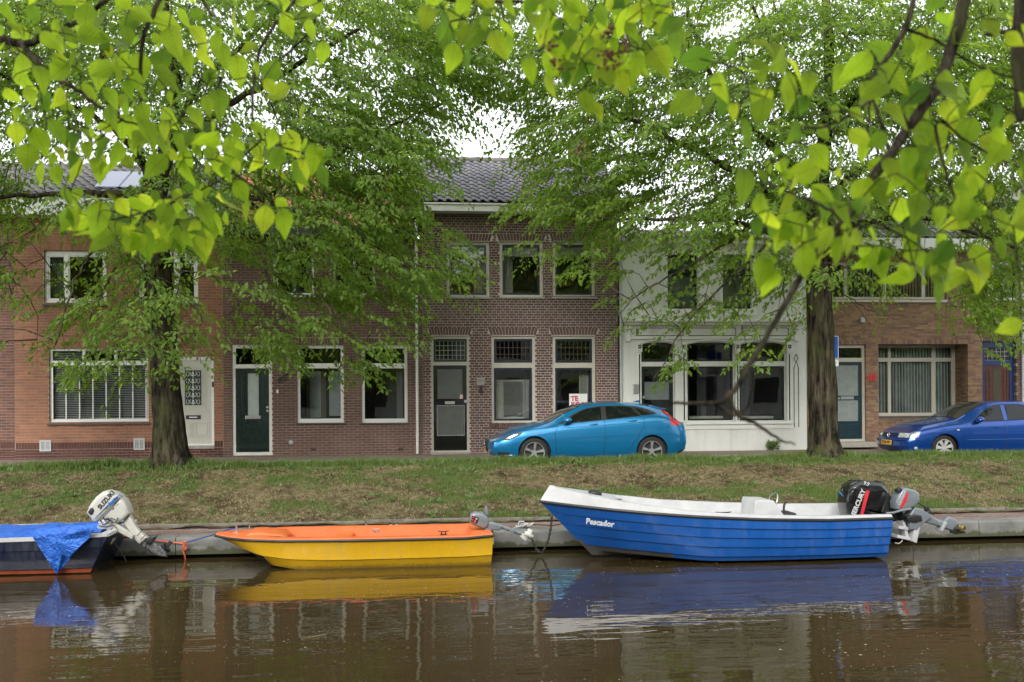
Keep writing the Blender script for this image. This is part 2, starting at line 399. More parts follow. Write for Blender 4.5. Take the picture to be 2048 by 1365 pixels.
def soilmat():
    t = NT('verge_soil'); t.setb(Roughness=.95); t.b.inputs['Specular IOR Level'].default_value = .15
    at = t.n('Attribute', _attribute_name='rnd'); n1 = t.noise(9, 6, .7, obj=False); n2 = t.noise(60, 4, .7, obj=False)
    soil = t.ramp(n1.outputs[0], [(.28, (.05,.038,.022)), (.5, (.15,.12,.06)), (.72, (.30,.25,.14))])
    gr = t.ramp(n2.outputs[0], [(.3, (.045,.07,.016)), (.7, (.13,.17,.045))])
    ad = t.n('Math', _operation='ADD'); t.l(at.outputs['Fac'], ad.inputs[0]); 
    k = t.n('Math', _operation='MULTIPLY_ADD'); k.inputs[1].default_value = .8; k.inputs[2].default_value = -.4; t.l(n1.outputs[0], k.inputs[0]); t.l(k.outputs[0], ad.inputs[1])
    f = t.ramp(ad.outputs[0], [(.1, (0,)*3), (.55, (.75,)*3)])
    n4 = t.noise(1.7, 5, .65, obj=False); dk = t.ramp(n4.outputs[0], [(.40, (.42,.38,.34)), (.56, (1,)*3)]); c = t.mix(f.outputs[0], t.mix(1., soil.outputs[0], dk.outputs[0], 'MULTIPLY'), gr.outputs[0]); g2 = t.ramp(n2.outputs[0], [(.3, (.6,)*3), (.7, (1.25,)*3)])
    t.l(t.mix(1., c, g2.outputs[0], 'MULTIPLY'), t.b.inputs['Base Color']); t.bump(n2.outputs[0], .02); return t.m
verge = tag(mk('verge', vs, fs, soilmat(), None, True, [greenness(v[0], v[1]) for v in vs]), kind='structure')
# grass blades: real blades, green where the turf lives, straw where it is dry
def blades(n, fn, name, mat, seed, h, wd, lean=.5, xr=(-11, 15)):
    rg = np.random.default_rng(seed); P_, L_, A_ = [], [], []
    rnd = random.Random(seed); V = []; A = []; cnt = 0; tries = 0
    while cnt < n and tries < n*12:
        tries += 1
        x = rnd.uniform(*xr); y = rnd.uniform(17.12, 21.55); pr, hs = fn(x, y)
        if rnd.random() > pr: continue
        for q in range(rnd.choice((3, 5, 7))):
            bx = x+rnd.gauss(0, .028); by = y+rnd.gauss(0, .028)
            V.append((bx, by, hs)); cnt += 1
    V = np.array(V); N = len(V); z = np.array([bankz(a, b_) for a, b_ in V[::5, :2]]) if False else None
    zz = np.array([bankz(a, b_) for a, b_ in V[:, :2]])
    hh = h*V[:, 2]*rg.uniform(.5, 1.3, N); an = rg.uniform(0, 2*math.pi, N); ln = hh*rg.uniform(.1, 1., N)*lean
    wv = rg.uniform(0, 2*math.pi, N); ww = wd*rg.uniform(.7, 1.3, N)
    base = np.stack([V[:, 0], V[:, 1], zz-.006], 1); side = np.stack([np.cos(wv), np.sin(wv), 0*wv], 1)*ww[:, None]/2
    out = np.stack([np.cos(an)*ln, np.sin(an)*ln, 0*an], 1)
    mid = base + out*.35 + np.stack([0*hh, 0*hh, hh*.62], 1); tip = base + out + np.stack([0*hh, 0*hh, hh], 1)
    vv = np.stack([base-side, base+side, mid+side*.7, mid-side*.7, tip], 1).reshape(-1, 3)
    i = np.arange(N)[:, None]*5
    ff = np.concatenate([i+np.array([[0,1,2]]), i+np.array([[0,2,3]]), i+np.array([[3,2,4]])], 0)
    at = np.repeat(rg.uniform(0, 1, N), 5)
    return tag(mk(name, vv, ff, mat, None, False, at), kind='stuff')
MAT['grass'] = leafmat('green_grass', [(.07,.115,.022),(.11,.165,.035),(.17,.22,.06)], [(.12,.22,.03),(.2,.32,.05)], .3, .6)
MAT['straw'] = leafmat('dry_grass', [(.22,.17,.09),(.32,.26,.14),(.42,.36,.21),(.12,.10,.05)], [(.25,.2,.1),(.3,.25,.12)], .2, .8)
def fgreen(x, y):
    g = greenness(x, y); return (min(1, max(.0, g*1.3))**1.3, .7+.5*min(1.2, max(0, g))+ (1.15 if y > 20.6 else 0))
def fstraw(x, y):
    g = greenness(x, y); return (max(.10, .8-g)*(.3 if noise.noise(Vector((x*.9, y*1.3, 12))) < -.12 else 1.), .8)
tag(blades(85000, fgreen, 'grass', MAT['grass'], 3, .062, .009, .7), 'green grass growing thickest along the crest of the verge', 'grass')
tag(blades(60000, fstraw, 'dry_grass', MAT['straw'], 4, .045, .010, 2.4), 'short dry straw-coloured grass lying on the slope', 'grass')
# floating specks
sp_ = []; sf = []
rs = random.Random(5)
for i in range(9000):
    x = rs.uniform(-7, 12); y = 7 + 9*rs.random()**.8
    if noise.noise(Vector((x*.35, y*.9, 2)))+.5*noise.noise(Vector((x*1.3, y*3, 5))) < rs.uniform(-.1, .75): continue
    s = rs.uniform(.003, .009)*(1.9 if rs.random() < .06 else 1); a0 = rs.random()*6; n = len(sp_)
    for k in range(5): sp_.append((x+s*math.cos(a0+k*1.257)*rs.uniform(.7,1.2), y+s*math.sin(a0+k*1.257)*rs.uniform(.7,1.2), .004))
    sf.append((n,n+1,n+2,n+3,n+4))
tag(mk('floating_seeds', sp_, sf, plain('pale_seeds', (.5,.46,.33), .7)), 'pale seeds and petals scattered over the canal surface', 'seeds', kind='stuff')
p0, p1 = U(609, 1278, 9.4), U(653, 1270, 9.4)
def onwater(px, py):
    u, v = px-1024, HOR-py; u0 = u*cR+v*sR; v0 = -u*sR+v*cR; D = EYE*FPX/(-v0); xc = u0/FPX*D
    return Vector((xc*cT+D*sT, D*cT-xc*sT, .006))
tag(MB().tube([onwater(609,1278), onwater(632,1274), onwater(653,1270)], [.004,.006,.003], 6).build('twig', MAT['straw']), 'thin straw-coloured stick floating in front of the orange boat', 'twig')
# ================================================================== houses
def RC(x0, y0, x1, y1, y=None):
    y = FY if y is None else y
    a = U(x0, (y0+y1)/2, y).x; b = U(x1, (y0+y1)/2, y).x; c = U((x0+x1)/2, y1, y).z; d = U((x0+x1)/2, y0, y).z
    return (a, b, c, d)         # x0,x1,z0,z1
def comp(rect, holes):
    x0, x1, z0, z1 = rect
    xs = sorted({x0, x1, *[min(max(h[i], x0), x1) for h in holes for i in (0, 1)]}); zs = sorted({z0, z1, *[min(max(h[i], z0), z1) for h in holes for i in (2, 3)]})
    out = []
    for j in range(len(zs)-1):
        run = None; zc = (zs[j]+zs[j+1])/2
        for i in range(len(xs)-1):
            xc = (xs[i]+xs[i+1])/2
            ins = any(h[0] < xc < h[1] and h[2] < zc < h[3] for h in holes)
            if not ins: run = (run[0] if run else xs[i], xs[i+1])
            if (ins or i == len(xs)-2) and run: out.append((run[0], run[1], zs[j], zs[j+1])); run = None
    return out
def frame_mb(rect, holes, y0, y1, bev=0):
    m = MB()
    for r in comp(rect, holes): m.box(r[0], r[1], y0, y1, r[2], r[3])
    return m
MESHB = {}
def brickbox(mb, xa, xb, za, zb, y0, y1, a):
    mb.add([(xa,y0,za),(xb,y0,za),(xb,y0,zb),(xa,y0,zb),(xa,y1,za),(xb,y1,za),(xb,y1,zb),(xa,y1,zb)],
           [(0,1,2,3),(3,2,6,7),(1,5,6,2),(4,0,3,7),(0,4,5,1)], a)
def brickwall(wall, rect, holes, bm_mat, pitch=.0665, L=.229, joint=.011, bond='cross', y=FY, nind=300, rnd=None, jut=.008):
    rnd = rnd or random.Random(int(rect[0]*100)); x0, x1, z0, z1 = rect; mb = MB(); full = []
    nz = int(round((z1-z0)/pitch)); pitch = (z1-z0)/nz
    for j in range(nz):
        za, zb = z0+j*pitch, z0+(j+1)*pitch-joint*.95; zc = (za+zb)/2
        hs = sorted((max(x0, h[0]), min(x1, h[1])) for h in holes if h[2] < zc < h[3] and h[1] > x0 and h[0] < x1)
        fr = []; cur = x0
        for a, b in hs:
            if a > cur: fr.append((cur, a))
            cur = max(cur, b)
        if cur < x1: fr.append((cur, x1))
        head = bond == 'cross' and j % 2 == 1
        step = L/2 if head else L
        off = {'cross': (L/4 if head else (L/2 if j % 4 == 2 else 0)), 'run': (j % 2)*L/2, 'wild': rnd.random()*L}[bond]
        for a, b in fr:
            k = math.floor((a-x0-off)/step); x = x0+off+k*step
            while x < b:
                s = step
                if bond == 'wild' and rnd.random() < .3: s = L/2
                xa, xb = max(a, x), min(b, x+s-joint)
                if xb-xa > .025:
                    yy = y-jut+rnd.uniform(-.0015, .002)
                    if (xb-xa) > L-joint-.002 and nind: full.append((xa, xb, za, zb, yy))
                    else: brickbox(mb, xa, xb, za, zb, yy, y+.1, rnd.random())
                x += s
    full.sort(key=lambda f: (f[0]-2)**2+(f[2]-EYE)**2)
    for f in full[nind:]: brickbox(mb, *f[:4], f[4], y+.1, rnd.random())
    if full and nind:
        f0 = full[0]; w_, h_ = f0[1]-f0[0], f0[3]-f0[2]
        m0 = MB(); brickbox(m0, -w_/2, w_/2, -h_/2, h_/2, 0, .1, 0.)
        me = None
        for f in full[:nind]:
            if me is None:
                o = m0.build('brick', bm_mat, wall); me = o.data
            else: o = link(bpy.data.objects.new('brick', me), wall)
            o.location = ((f[0]+f[1])/2, f[4], (f[2]+f[3])/2)
    if mb.v: tag(mb.build('brick', bm_mat, wall, attr=True), kind='stuff')
def mortar(house, rect, holes, mat, y=FY, th=.28):
    e = .004; hs = [(h[0]-e, h[1]+e, h[2]-e, h[3]+e) for h in holes]; mb = MB()
    for r in comp(rect, hs): mb.add([(r[0],y,r[2]),(r[1],y,r[2]),(r[1],y,r[3]),(r[0],y,r[3])], [(0,1,2,3)])
    for h in hs:
        a, b, c, d = max(h[0], rect[0]), min(h[1], rect[1]), max(h[2], rect[2]), min(h[3], rect[3])
        v = [(a,y,c),(b,y,c),(b,y,d),(a,y,d),(a,y+th,c),(b,y+th,c),(b,y+th,d),(a,y+th,d)]
        mb.add(v, [(0,1,5,4),(2,3,7,6),(1,2,6,5),(3,0,4,7)])
    # ends, top and back so that the front stands as a solid wall
    a, b, c, d = rect; Y = y+7
    mb.add([(a,y,c),(b,y,c),(b,y,d),(a,y,d),(a,Y,c),(b,Y,c),(b,Y,d),(a,Y,d)], [(4,0,3,7),(1,5,6,2),(3,2,6,7),(5,4,7,6)])
    return mb.build('wall', mat, house)
def soldiers(wall, rect, mat, n=None, fan=0., y=FY, jut=.009, name='brick', joint=.012):
    """upright bricks side by side, leaning outwards from the middle when fan>0"""
    x0, x1, z0, z1 = rect; n = n or max(2, int((x1-x0)/.068)); first = None
    for i in range(n):
        t0, t1 = i/n, (i+1)/n; m = (x0+x1)/2
        def X(t, top): xx = x0+(x1-x0)*t; return xx + (fan*(xx-m) if top else 0)
        g = joint/2
        v = [(X(t0,0)+g,y-jut,z0),(X(t1,0)-g,y-jut,z0),(X(t1,1)-g,y-jut,z1),(X(t0,1)+g,y-jut,z1)]
        v += [(p[0],y+.1,p[2]) for p in v]
        MB().add(v, [(0,1,2,3),(3,2,6,7),(1,5,6,2),(4,0,3,7),(0,4,5,1)]).build(name, mat, wall)
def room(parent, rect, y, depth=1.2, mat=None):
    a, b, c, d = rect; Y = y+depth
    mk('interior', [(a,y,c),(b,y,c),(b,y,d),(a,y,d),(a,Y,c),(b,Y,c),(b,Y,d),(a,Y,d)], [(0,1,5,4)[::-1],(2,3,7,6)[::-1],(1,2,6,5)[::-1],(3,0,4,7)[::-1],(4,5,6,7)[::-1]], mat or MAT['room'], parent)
def window(house, rect, cells, fmat, y=FY+.07, fth=.09, sash=None, sashw=.045, sill=None, sillh=.05, label=None, depth=1.2, leadlight=None, rmat=None, lead_dark=False):
    """rect/cells: world x0,x1,z0,z1.  A frame with real bars, sashes, panes, sill and the room behind it"""
    wn = frame_mb(rect, cells, y, y+fth).build('window', fmat, house)
    if label: wn['label'] = label
    for ci, c in enumerate(cells):
        r = c
        if sash:
            r = (c[0]+sashw, c[1]-sashw, c[2]+sashw, c[3]-sashw)
            frame_mb((c[0]+.002, c[1]-.002, c[2]+.002, c[3]-.002), [r], y+.015, y+fth-.02).build('sash', sash, wn)
        r2 = (r[0]-.004, r[1]+.004, r[2]-.004, r[3]+.004)
        yp = y+fth*.5; mk('pane', [(r2[0],yp,r2[2]),(r2[1],yp,r2[2]),(r2[1],yp,r2[3]),(r2[0],yp,r2[3])], [(0,1,2,3)], MAT['glass'], wn)
        if leadlight and ci in leadlight:
            nx_, nz_ = leadlight[ci]; lm = MB()
            for i in range(nx_+1):
                x = r[0]+(r[1]-r[0])*i/nx_; lm.box(x-.006, x+.006, yp-.008, yp-.003, r[2], r[3])
            for i in range(nz_+1):
                z = r[2]+(r[3]-r[2])*i/nz_; lm.box(r[0], r[1], yp-.0095, yp-.0035, z-.006, z+.006)
            lm.build('lead_cames', MAT['lead'] if not lead_dark else MAT['darksill'], wn)
    if sill is not None:
        a, b = rect[0]-.04, rect[1]+.04
        MB().box(a, b, FY-.06, y+.01, rect[2]-sillh-.003, rect[2]-.003, 0, .006).build('sill', sill, wn)
    room(wn, (rect[0]+.01, rect[1]-.01, rect[2]+.01, rect[3]-.01), y+fth+.001, depth, rmat)
    return wn
def hblind(wn, rect, y, n=26):
    m = MB()
    for i in range(n):
        z = rect[2]+(rect[3]-rect[2])*(i+.5)/n; m.box(rect[0]+.01, rect[1]-.01, y, y+.016, z-.008, z+.006)
    m.build('blind', MAT['blind'], wn)
def vblind(wn, rect, y, w_=.085, a0=.5, mat=None, skip=()):
    x = rect[0]+.02; i = 0
    while x < rect[1]-.05:
        an = a0+random.uniform(-.12, .12); dx, dy = w_*.55*math.cos(an), w_*.55*math.sin(an)
        if i not in skip:
            mk('blind_slat', [(x-dx,y-dy,rect[2]+.01),(x+dx,y+dy,rect[2]+.01),(x+dx,y+dy,rect[3]-.01),(x-dx,y-dy,rect[3]-.01)], [(0,1,2,3)], mat or MAT['vblind'], wn)
        x += w_; i += 1
def curtain(wn, xa, xb, za, zb, y, mat=None, amp=.03, waves=5):
    n = 40; vs = []
    for i in range(n+1):
        t = i/n; x = xa+(xb-xa)*t; yy = y+amp*math.sin(t*waves*6.283)+.01*math.sin(t*31)
        vs += [(x, yy, za), (x+.01*math.sin(t*9), yy, zb)]
    mk('curtain', vs, [(2*i, 2*i+2, 2*i+3, 2*i+1) for i in range(n)], mat or MAT['curtain'], wn, True)
def moulding(rect, w_=.012, y0=0, y1=.01):
    return frame_mb(rect, [(rect[0]+w_, rect[1]-w_, rect[2]+w_, rect[3]-w_)], y0, y1)
def panel(parent, rect, mat, y, depth=.02, raised=True):
    m = moulding(rect, .018, y-.012, y-.001)
    if raised: m.box(rect[0]+.05, rect[1]-.05, y-.008, y-.0005, rect[2]+.05, rect[3]-.05, 0, .005)
    return m.build('panel', mat, parent)
def pantiles(roof, x0, x1, ye, ze, yr, zr, nrows, w_, mat, individual=True):
    """S-shaped pantiles laid in overlapping rows from eaves to ridge"""
    d = Vector((0, yr-ye, zr-ze)); sl_ = d.length; d.normalize(); nrm = Vector((0, -d.z, d.y)); ex = sl_/nrows; n = int((x1-x0)/w_); w_ = (x1-x0)/n
    def tile(seg=9):
        vs = []
        for r_, (s_, lift) in enumerate(((-.0, .034), (ex*1.12, .004))):
            for th in (0, -.014):
                for i in range(seg+1):
                    t = i/seg; h = .026*math.sin(t*2*math.pi*.92+.2)+.012*(1-t)
                    vs.append(Vector((t*w_*1.06, 0, 0)) + d*s_ + nrm*(lift+h+th))
        k = seg+1; fs = []
        for i in range(seg):
            fs += [(i, i+1, 2*k+i+1, 2*k+i), (k+i+1, k+i, 3*k+i, 3*k+i+1), (k+i, k+i+1, i+1, i)]
        fs += [(0, 2*k, 3*k, k), (seg, k+seg, 3*k+seg, 2*k+seg)]
        return vs, fs
    vs, fs = tile(); me = None; rest = MB()
    for j in range(nrows):
        for i in range(n):
            p = Vector((x0+i*w_, ye, ze)) + d*(j*ex) + Vector((random.uniform(-.003,.003), 0, random.uniform(-.003,.004)))
            if individual:
                if me is None: o = mk('roof_tile', vs, fs, mat, roof, True); me = o.data
                else: o = link(bpy.data.objects.new('roof_tile', me), roof)
                o.location = p
            else: rest.add([v+p for v in vs], fs, random.random())
    if not individual: tag(rest.build('roof_tile', mat, roof, True, True), kind='stuff')
def roof_slab(house, x0, x1, ye, ze, yr, zr, mat):
    v = [(x0,ye,ze),(x1,ye,ze),(x1,yr,zr),(x0,yr,zr),(x0,ye,ze-.06),(x1,ye,ze-.06),(x1,2*yr-ye,ze-.06),(x0,2*yr-ye,ze-.06)]
    return mk('roof', v, [(0,1,2,3),(3,2,6,7),(0,3,7,4),(1,5,6,2),(0,4,5,1)], mat, house)
MAT['mort_l'] = plain('pale_mortar', (.52,.46,.42), .9, nz=.15, scale=2, spec=.2)
MAT['mort_m'] = plain('grey_mortar', (.37,.30,.26), .9, nz=.2, scale=2, spec=.2)
MAT['mort_t'] = plain('sandy_mortar', (.24,.185,.14), .9, nz=.25, scale=2, spec=.2)
MAT['br0'] = brickmat('red_brown_brick', [(.165,.082,.062),(.21,.105,.08),(.185,.09,.07),(.13,.07,.058)])
MAT['br1'] = brickmat('orange_brick', [(.32,.15,.088),(.38,.18,.105),(.28,.125,.08),(.34,.165,.10),(.25,.12,.08)], .2)
MAT['br2'] = brickmat('purple_red_brick', [(.14,.086,.074),(.18,.107,.090),(.16,.088,.076),(.20,.122,.10)])
MAT['br3'] = brickmat('dark_brown_brick', [(.135,.083,.077),(.165,.096,.087),(.115,.073,.072),(.19,.115,.10)], .2)
MAT['br5'] = brickmat('tan_mixed_brick', [(.30,.17,.105),(.34,.215,.13),(.22,.125,.09),(.38,.25,.14),(.26,.14,.10),(.19,.12,.10)], .2)
MAT['br6'] = brickmat('dull_brown_brick', [(.13,.08,.065),(.17,.105,.08),(.11,.07,.06)])
MAT['plinth'] = brickmat('dark_plinth_brick', [(.095,.042,.036),(.13,.058,.045),(.11,.05,.042)])
MAT['tile_dk'] = brickmat('glazed_dark_tile', [(.17,.165,.19),(.21,.205,.23),(.18,.18,.215),(.25,.235,.24)], .3, .28)  # pale lavender sky reflection is put into the tile colour
MAT['tile_or'] = brickmat('orange_tile', [(.36,.13,.06),(.42,.17,.08),(.30,.12,.07)], .3, .7)
MAT['tile_gr'] = brickmat('grey_tile', [(.12,.115,.11),(.17,.165,.155),(.14,.13,.12)], .3, .6)
MAT['roofbase'] = plain('roof_underlay', (.05,.045,.045), .9)
MAT['solar'] = plain('solar_panel_glass', (.02,.04,.12), .1, coat=.6)
def stucco():
    t = NT('white_stucco'); t.setb(Roughness=.75)
    n1 = t.noise(.9, 6, .6, obj=False); n2 = t.noise(60, 3, .6, obj=False)
    g = t.n('NewGeometry'); mp = t.n('Mapping'); mp.inputs['Scale'].default_value = (5, 5, .5); t.l(g.outputs['Position'], mp.inputs[0]); n3 = t.noise(1.2, 5, .7, vec=mp.outputs[0])
    a = t.ramp(n1.outputs[0], [(.3, (.64,.64,.62)), (.7, (.74,.74,.72))]); st = t.ramp(n3.outputs[0], [(.28, (.84,.835,.80)), (.5, (1,)*3)])
    t.l(t.mix(1., a.outputs[0], st.outputs[0], 'MULTIPLY'), t.b.inputs['Base Color']); t.bump(n2.outputs[0], .003); return t.m
MAT['stucco'] = stucco()
Z0 = PAVZ-.03
def vent_grille(px0, py0, px1, py1, house):
    r = RC(px0, py0, px1, py1); v = frame_mb(r, [(r[0]+.03, r[1]-.03, r[2]+.03, r[3]-.03)], FY-.035, FY-.010).build('vent', MAT['zinc'], house)
    m = MB()
    for i in range(7): z = r[2]+.03+(r[3]-r[2]-.06)*(i+.5)/7; m.box(r[0]+.03, r[1]-.03, FY-.028, FY-.014, z-.008, z+.010)
    m.box((r[0]+r[1])/2-.012, (r[0]+r[1])/2+.012, FY-.033, FY-.012, r[2]+.03, r[3]-.03)
    m.build('louvre', MAT['zinc'], v)
def downpipe(house, px, pya, pyb, mat, r=.036):
    a, b_ = U(px, pya, FY-.07), U(px, pyb, FY-.07)
    m = MB().tube([(a.x, FY-.07, a.z), (a.x, FY-.07, b_.z)], r, 12); k = b_.z+.45
    while k < a.z:
        m.tube([(a.x, FY-.07, k), (a.x, FY-.07, k+.05)], r+.006, 12); m.box(a.x-.012, a.x+.012, FY-.07, FY+.01, k+.01, k+.04); k += 1.25
    return m.build('downpipe', mat, house, True)

# ---------------- H0: house cut by the left edge of the picture
xa, xb = U(-620, 700, FY).x, U(29, 700, FY).x; zt = U(20, 437, FY).z
h0 = thing('brick_house', 'red brown brick house cut off by the left edge beside the orange brick one', 'house', (xa, FY, PAVZ))
H0W = [RC(-150,697,-60,846), RC(-150,502,-60,608), RC(-330,697,-240,846), RC(-330,502,-240,608), RC(-520,697,-430,846), RC(-520,502,-430,608)]
W_ = mortar(h0, (xa, xb, Z0, zt), H0W, MAT['mort_m'])
for q in H0W: window(h0, q, [(q[0]+.06, q[1]-.06, q[2]+.06, q[3]-.06)], MAT['white'], sill=MAT['darksill']); zp = U(20, 898, FY).z; zq = U(20, 884, FY).z
brickwall(W_, (xa, xb-.005, zq, zt), H0W, MAT['br0'], .070, .22, bond='run', nind=300)
brickwall(W_, (xa, xb-.005, Z0, zp), [], MAT['plinth'], .066, .22, bond='run', nind=0, jut=.012)
tag(h0.children[0], None); soldiers(W_, (U(-120,700,FY).x, xb-.005, zp+.004, zq-.006), MAT['plinth'], jut=.012)
MB().box(xa, xb-.01, FY-.38, FY+.2, zt, zt+.42, 0, .012).build('gutter', MAT['beige'], h0)
r_ = roof_slab(h0, xa, xb-.02, FY-.3, zt+.36, FY+2.6, zt+1.9, MAT['roofbase']); pantiles(r_, xa, xb-.05, FY-.36, zt+.40, FY+2.6, zt+1.92, 9, .22, MAT['tile_gr'], False)

# ---------------- H1: orange brick
xa, xb = U(29, 700, FY).x, U(446, 700, FY).x; zt = U(200, 437, FY).z
h1 = thing('brick_house', 'orange brick house with barred white window and pale ornate door behind left tree', 'house', (xa, FY, PAVZ))
Wa = RC(98, 697, 297, 846); Wb = RC(88, 502, 213, 608); Wc = RC(276, 502, 396, 608); Dr = RC(345, 714, 428, 893)
Sa = (Wb[0]-.05, Wb[1]+.05, Wb[3]+.0, U(150, 488, FY).z); Sb = (Wa[0]-.05, Wa[1]+.05, Wa[3], Wa[3]+.20); Sc = (Wc[0]-.05, Wc[1]+.05, Wc[3], Sa[3]); Sd = (Dr[0]-.03, Dr[1]+.03, Dr[3], Dr[3]+.19)
W_ = mortar(h1, (xa, xb, Z0, zt), [Wa, Wb, Wc, Dr], MAT['mort_m']); zp = U(200, 898, FY).z; zq = U(200, 884, FY).z
brickwall(W_, (xa+.005, xb-.005, zq, zt), [Wa, Wb, Wc, Dr, Sa, Sb, Sc, Sd], MAT['br1'], .0715, .225, bond='run')
brickwall(W_, (xa+.005, xb-.005, Z0, zp), [Dr], MAT['plinth'], .066, .22, bond='run', nind=0, jut=.012)
for q in comp((xa+.01, xb-.01, zp+.004, zq-.008), [Dr]): soldiers(W_, q, MAT['plinth'], jut=.012)
for q in (Sa, Sb, Sc, Sd): soldiers(W_, (q[0], q[1], q[2]+.006, q[3]-.012), MAT['br1'], fan=0.)
def wsub(px0, py0, px1, py1): return RC(px0, py0, px1, py1)
wn = window(h1, Wa, [wsub(103,702,163,722), wsub(169,702,227,722), wsub(233,702,291,722), wsub(103,731,291,838)], MAT['white'], sill=MAT['darksill'], label='wide white ground floor window with bars and blinds')
hblind(wn, wsub(103,731,291,838), FY+.19, 30); hblind(wn, wsub(233,702,291,722), FY+.19, 6); hblind(wn, wsub(103,702,163,722), FY+.19, 6)
for k in range(8):
    x = Wa[0]+.07+(Wa[1]-Wa[0]-.14)*k/7; MB().box(x-.014, x+.014, FY+.035, FY+.06, wsub(103,731,291,838)[2], wsub(103,731,291,838)[3], 0, .004).build('bar', MAT['white'], wn)
wn = window(h1, Wb, [wsub(95,511,128,599), wsub(135,511,206,599)], MAT['white'], sill=MAT['darksill'], sash=MAT['white'], sashw=.03)
curtain(wn, Wb[0]+.08, Wb[0]+.38, Wb[2]+.1, Wb[3]-.1, FY+.3, plain('grey_blue_curtain', (.30,.36,.42), .9)); 
wn = window(h1, Wc, [wsub(283,511,349,599), wsub(356,511,389,599)], MAT['white'], sill=MAT['darksill'], sash=MAT['white'], sashw=.03)
# door
y = FY+.05; leaf = RC(351, 720, 423, 888)
df = frame_mb(Dr, [leaf], y-.03, y+.1).build('door_frame', MAT['white'], h1)
dl = MB().box(leaf[0]+.004, leaf[1]-.004, y, y+.045, leaf[2]+.004, leaf[3]-.004).build('door', MAT['greydoor'], h1)
gl = RC(369, 741, 402, 811)
mk('pane', [(gl[0],y-.004,gl[2]),(gl[1],y-.004,gl[2]),(gl[1],y-.004,gl[3]),(gl[0],y-.004,gl[3])], [(0,1,2,3)], plain('dark_door_glass', (.05,.055,.06), .1), dl)
for e_, ya_ in ((.0, .016), (.05, .013), (.10, .011)): moulding((gl[0]-.03-e_, gl[1]+.03+e_, gl[2]-.03-e_, gl[3]+.03+e_), .018, y-ya_, y-.002).build('panel', MAT['greydoor'], dl)
gm = MB(); gcx = (gl[0]+gl[1])/2; gw_ = gl[1]-gl[0]; gh = gl[3]-gl[2]
for k in range(5):
    zc = gl[2]+gh*(k+.5)/5
    for s_ in (-1, 1):
        pts = [(gcx+s_*(.012+.085*(t/14)*math.cos(t*.52)), y-.018, zc+.06*math.sin(t*.52)*(.4+t/20)) for t in range(15)]
        gm.tube(pts, .0055, 6)
        gm.tube([(gcx+s_*(.13+.035*math.sin(a_)), y-.018, zc+.06*math.cos(a_)) for a_ in np.linspace(.2, 5.6, 10)], .005, 6)
gm.tube([(gcx, y-.018, gl[2]), (gcx, y-.018, gl[3])], .006, 6); gm.build('door_grille', MAT['white'], dl, True)
for q in ((357,844,385,876), (391,844,418,876), (357,817,418,828)): panel(dl, RC(*q), MAT['greydoor'], y)
q = RC(371,831,401,839); m = MB().box(q[0], q[1], y-.02, y-.001, q[2], q[3], 0, .006).build('letterbox', MAT['black'], dl)
q = RC(378,834,394,836); MB().box(q[0], q[1], y-.026, y-.021, q[2], q[3]).build('letter_flap', MAT['white'], m)
q = U(426, 768, y-.03); MB().box(q.x-.025, q.x+.02, y-.06, y-.031, q.z-.08, q.z+.05, 0, .006).build('door_handle', MAT['black'], dl)
q = RC(345,888,428,903); MB().box(q[0]-.02, q[1]+.02, FY-.035, FY+.03, q[2]+.06, q[3]-.045, 0, .008).build('doorstep', MAT['stone'], h1)
vent_grille(80, 881, 103, 903, h1); vent_grille(268, 877, 290, 900, h1)
q = RC(-2, 405, 440, 437, FY-.35); MB().box(xa+.01, xb-.01, FY-.40, FY+.2, zt, zt+.42, 0, .012).build('gutter', MAT['white'], h1)
r_ = roof_slab(h1, xa, xb-.02, FY-.3, zt+.38, FY+2.6, zt+1.9, MAT['roofbase']); pantiles(r_, xa, xb-.05, FY-.36, zt+.42, FY+2.6, zt+1.92, 9, .22, MAT['tile_gr'], False)
for k in range(2):
    x = U(195+46*k, 390, FY+.6).x; MB().add([(x,FY+.35,zt+.86),(x+.62,FY+.35,zt+.86),(x+.62,FY+1.6,zt+1.52),(x,FY+1.6,zt+1.52),(x,FY+.35,zt+.82),(x+.62,FY+.35,zt+.82),(x+.62,FY+1.6,zt+1.47),(x,FY+1.6,zt+1.47)], [(0,1,2,3),(4,7,6,5),(0,4,5,1),(1,5,6,2),(2,6,7,3),(3,7,4,0)]).build('solar_panel', MAT['solar'], r_)

# ---------------- H2: purple-red brick
xa, xb = U(446, 700, FY).x, U(846, 700, FY).x; zt = U(640, 476, FY).z
h2 = thing('brick_house', 'purple red brick house with dark green door and a white downpipe at its right corner', 'house', (xa, FY, PAVZ))
Dr = RC(465, 690, 544, 911); Wa = RC(594, 690, 687, 846); Wb = RC(723, 690, 815, 846); Wc = RC(545, 478, 628, 592); Wd = RC(666, 478, 750, 592)
W_ = mortar(h2, (xa, xb, Z0, zt), [Wa, Wb, Wc, Wd, Dr], MAT['mort_m'])
SS = [(q[0]-.03, q[1]+.03, q[3], q[3]+.18) for q in (Wa, Wb, Dr)]
brickwall(W_, (xa+.005, xb-.005, Z0, zt), [Wa, Wb, Wc, Wd, Dr]+SS, MAT['br2'], .066, .222, bond='run')
for q in SS: soldiers(W_, (q[0], q[1], q[2]+.006, q[3]-.012), MAT['br2'])
wn = window(h2, Wa, [wsub(600,697,681,727), wsub(600,737,681,838)], MAT['white'], sill=MAT['darksill'], sillh=.035, rmat=MAT['room'], depth=1.6)
q = wsub(601,741,681,838); ws = q[1]-q[0]; room_y = FY+1.2
m = MB(); m.box(q[0]+.12*ws, q[0]+.42*ws, room_y, room_y+.03, q[2], q[3]); m.box(q[0]+.63*ws, q[1], room_y-.02, room_y+.02, q[2]+.05, q[3]); m.build('inner_door', plain('indoor_white', (.55,.6,.62), .5), wn)
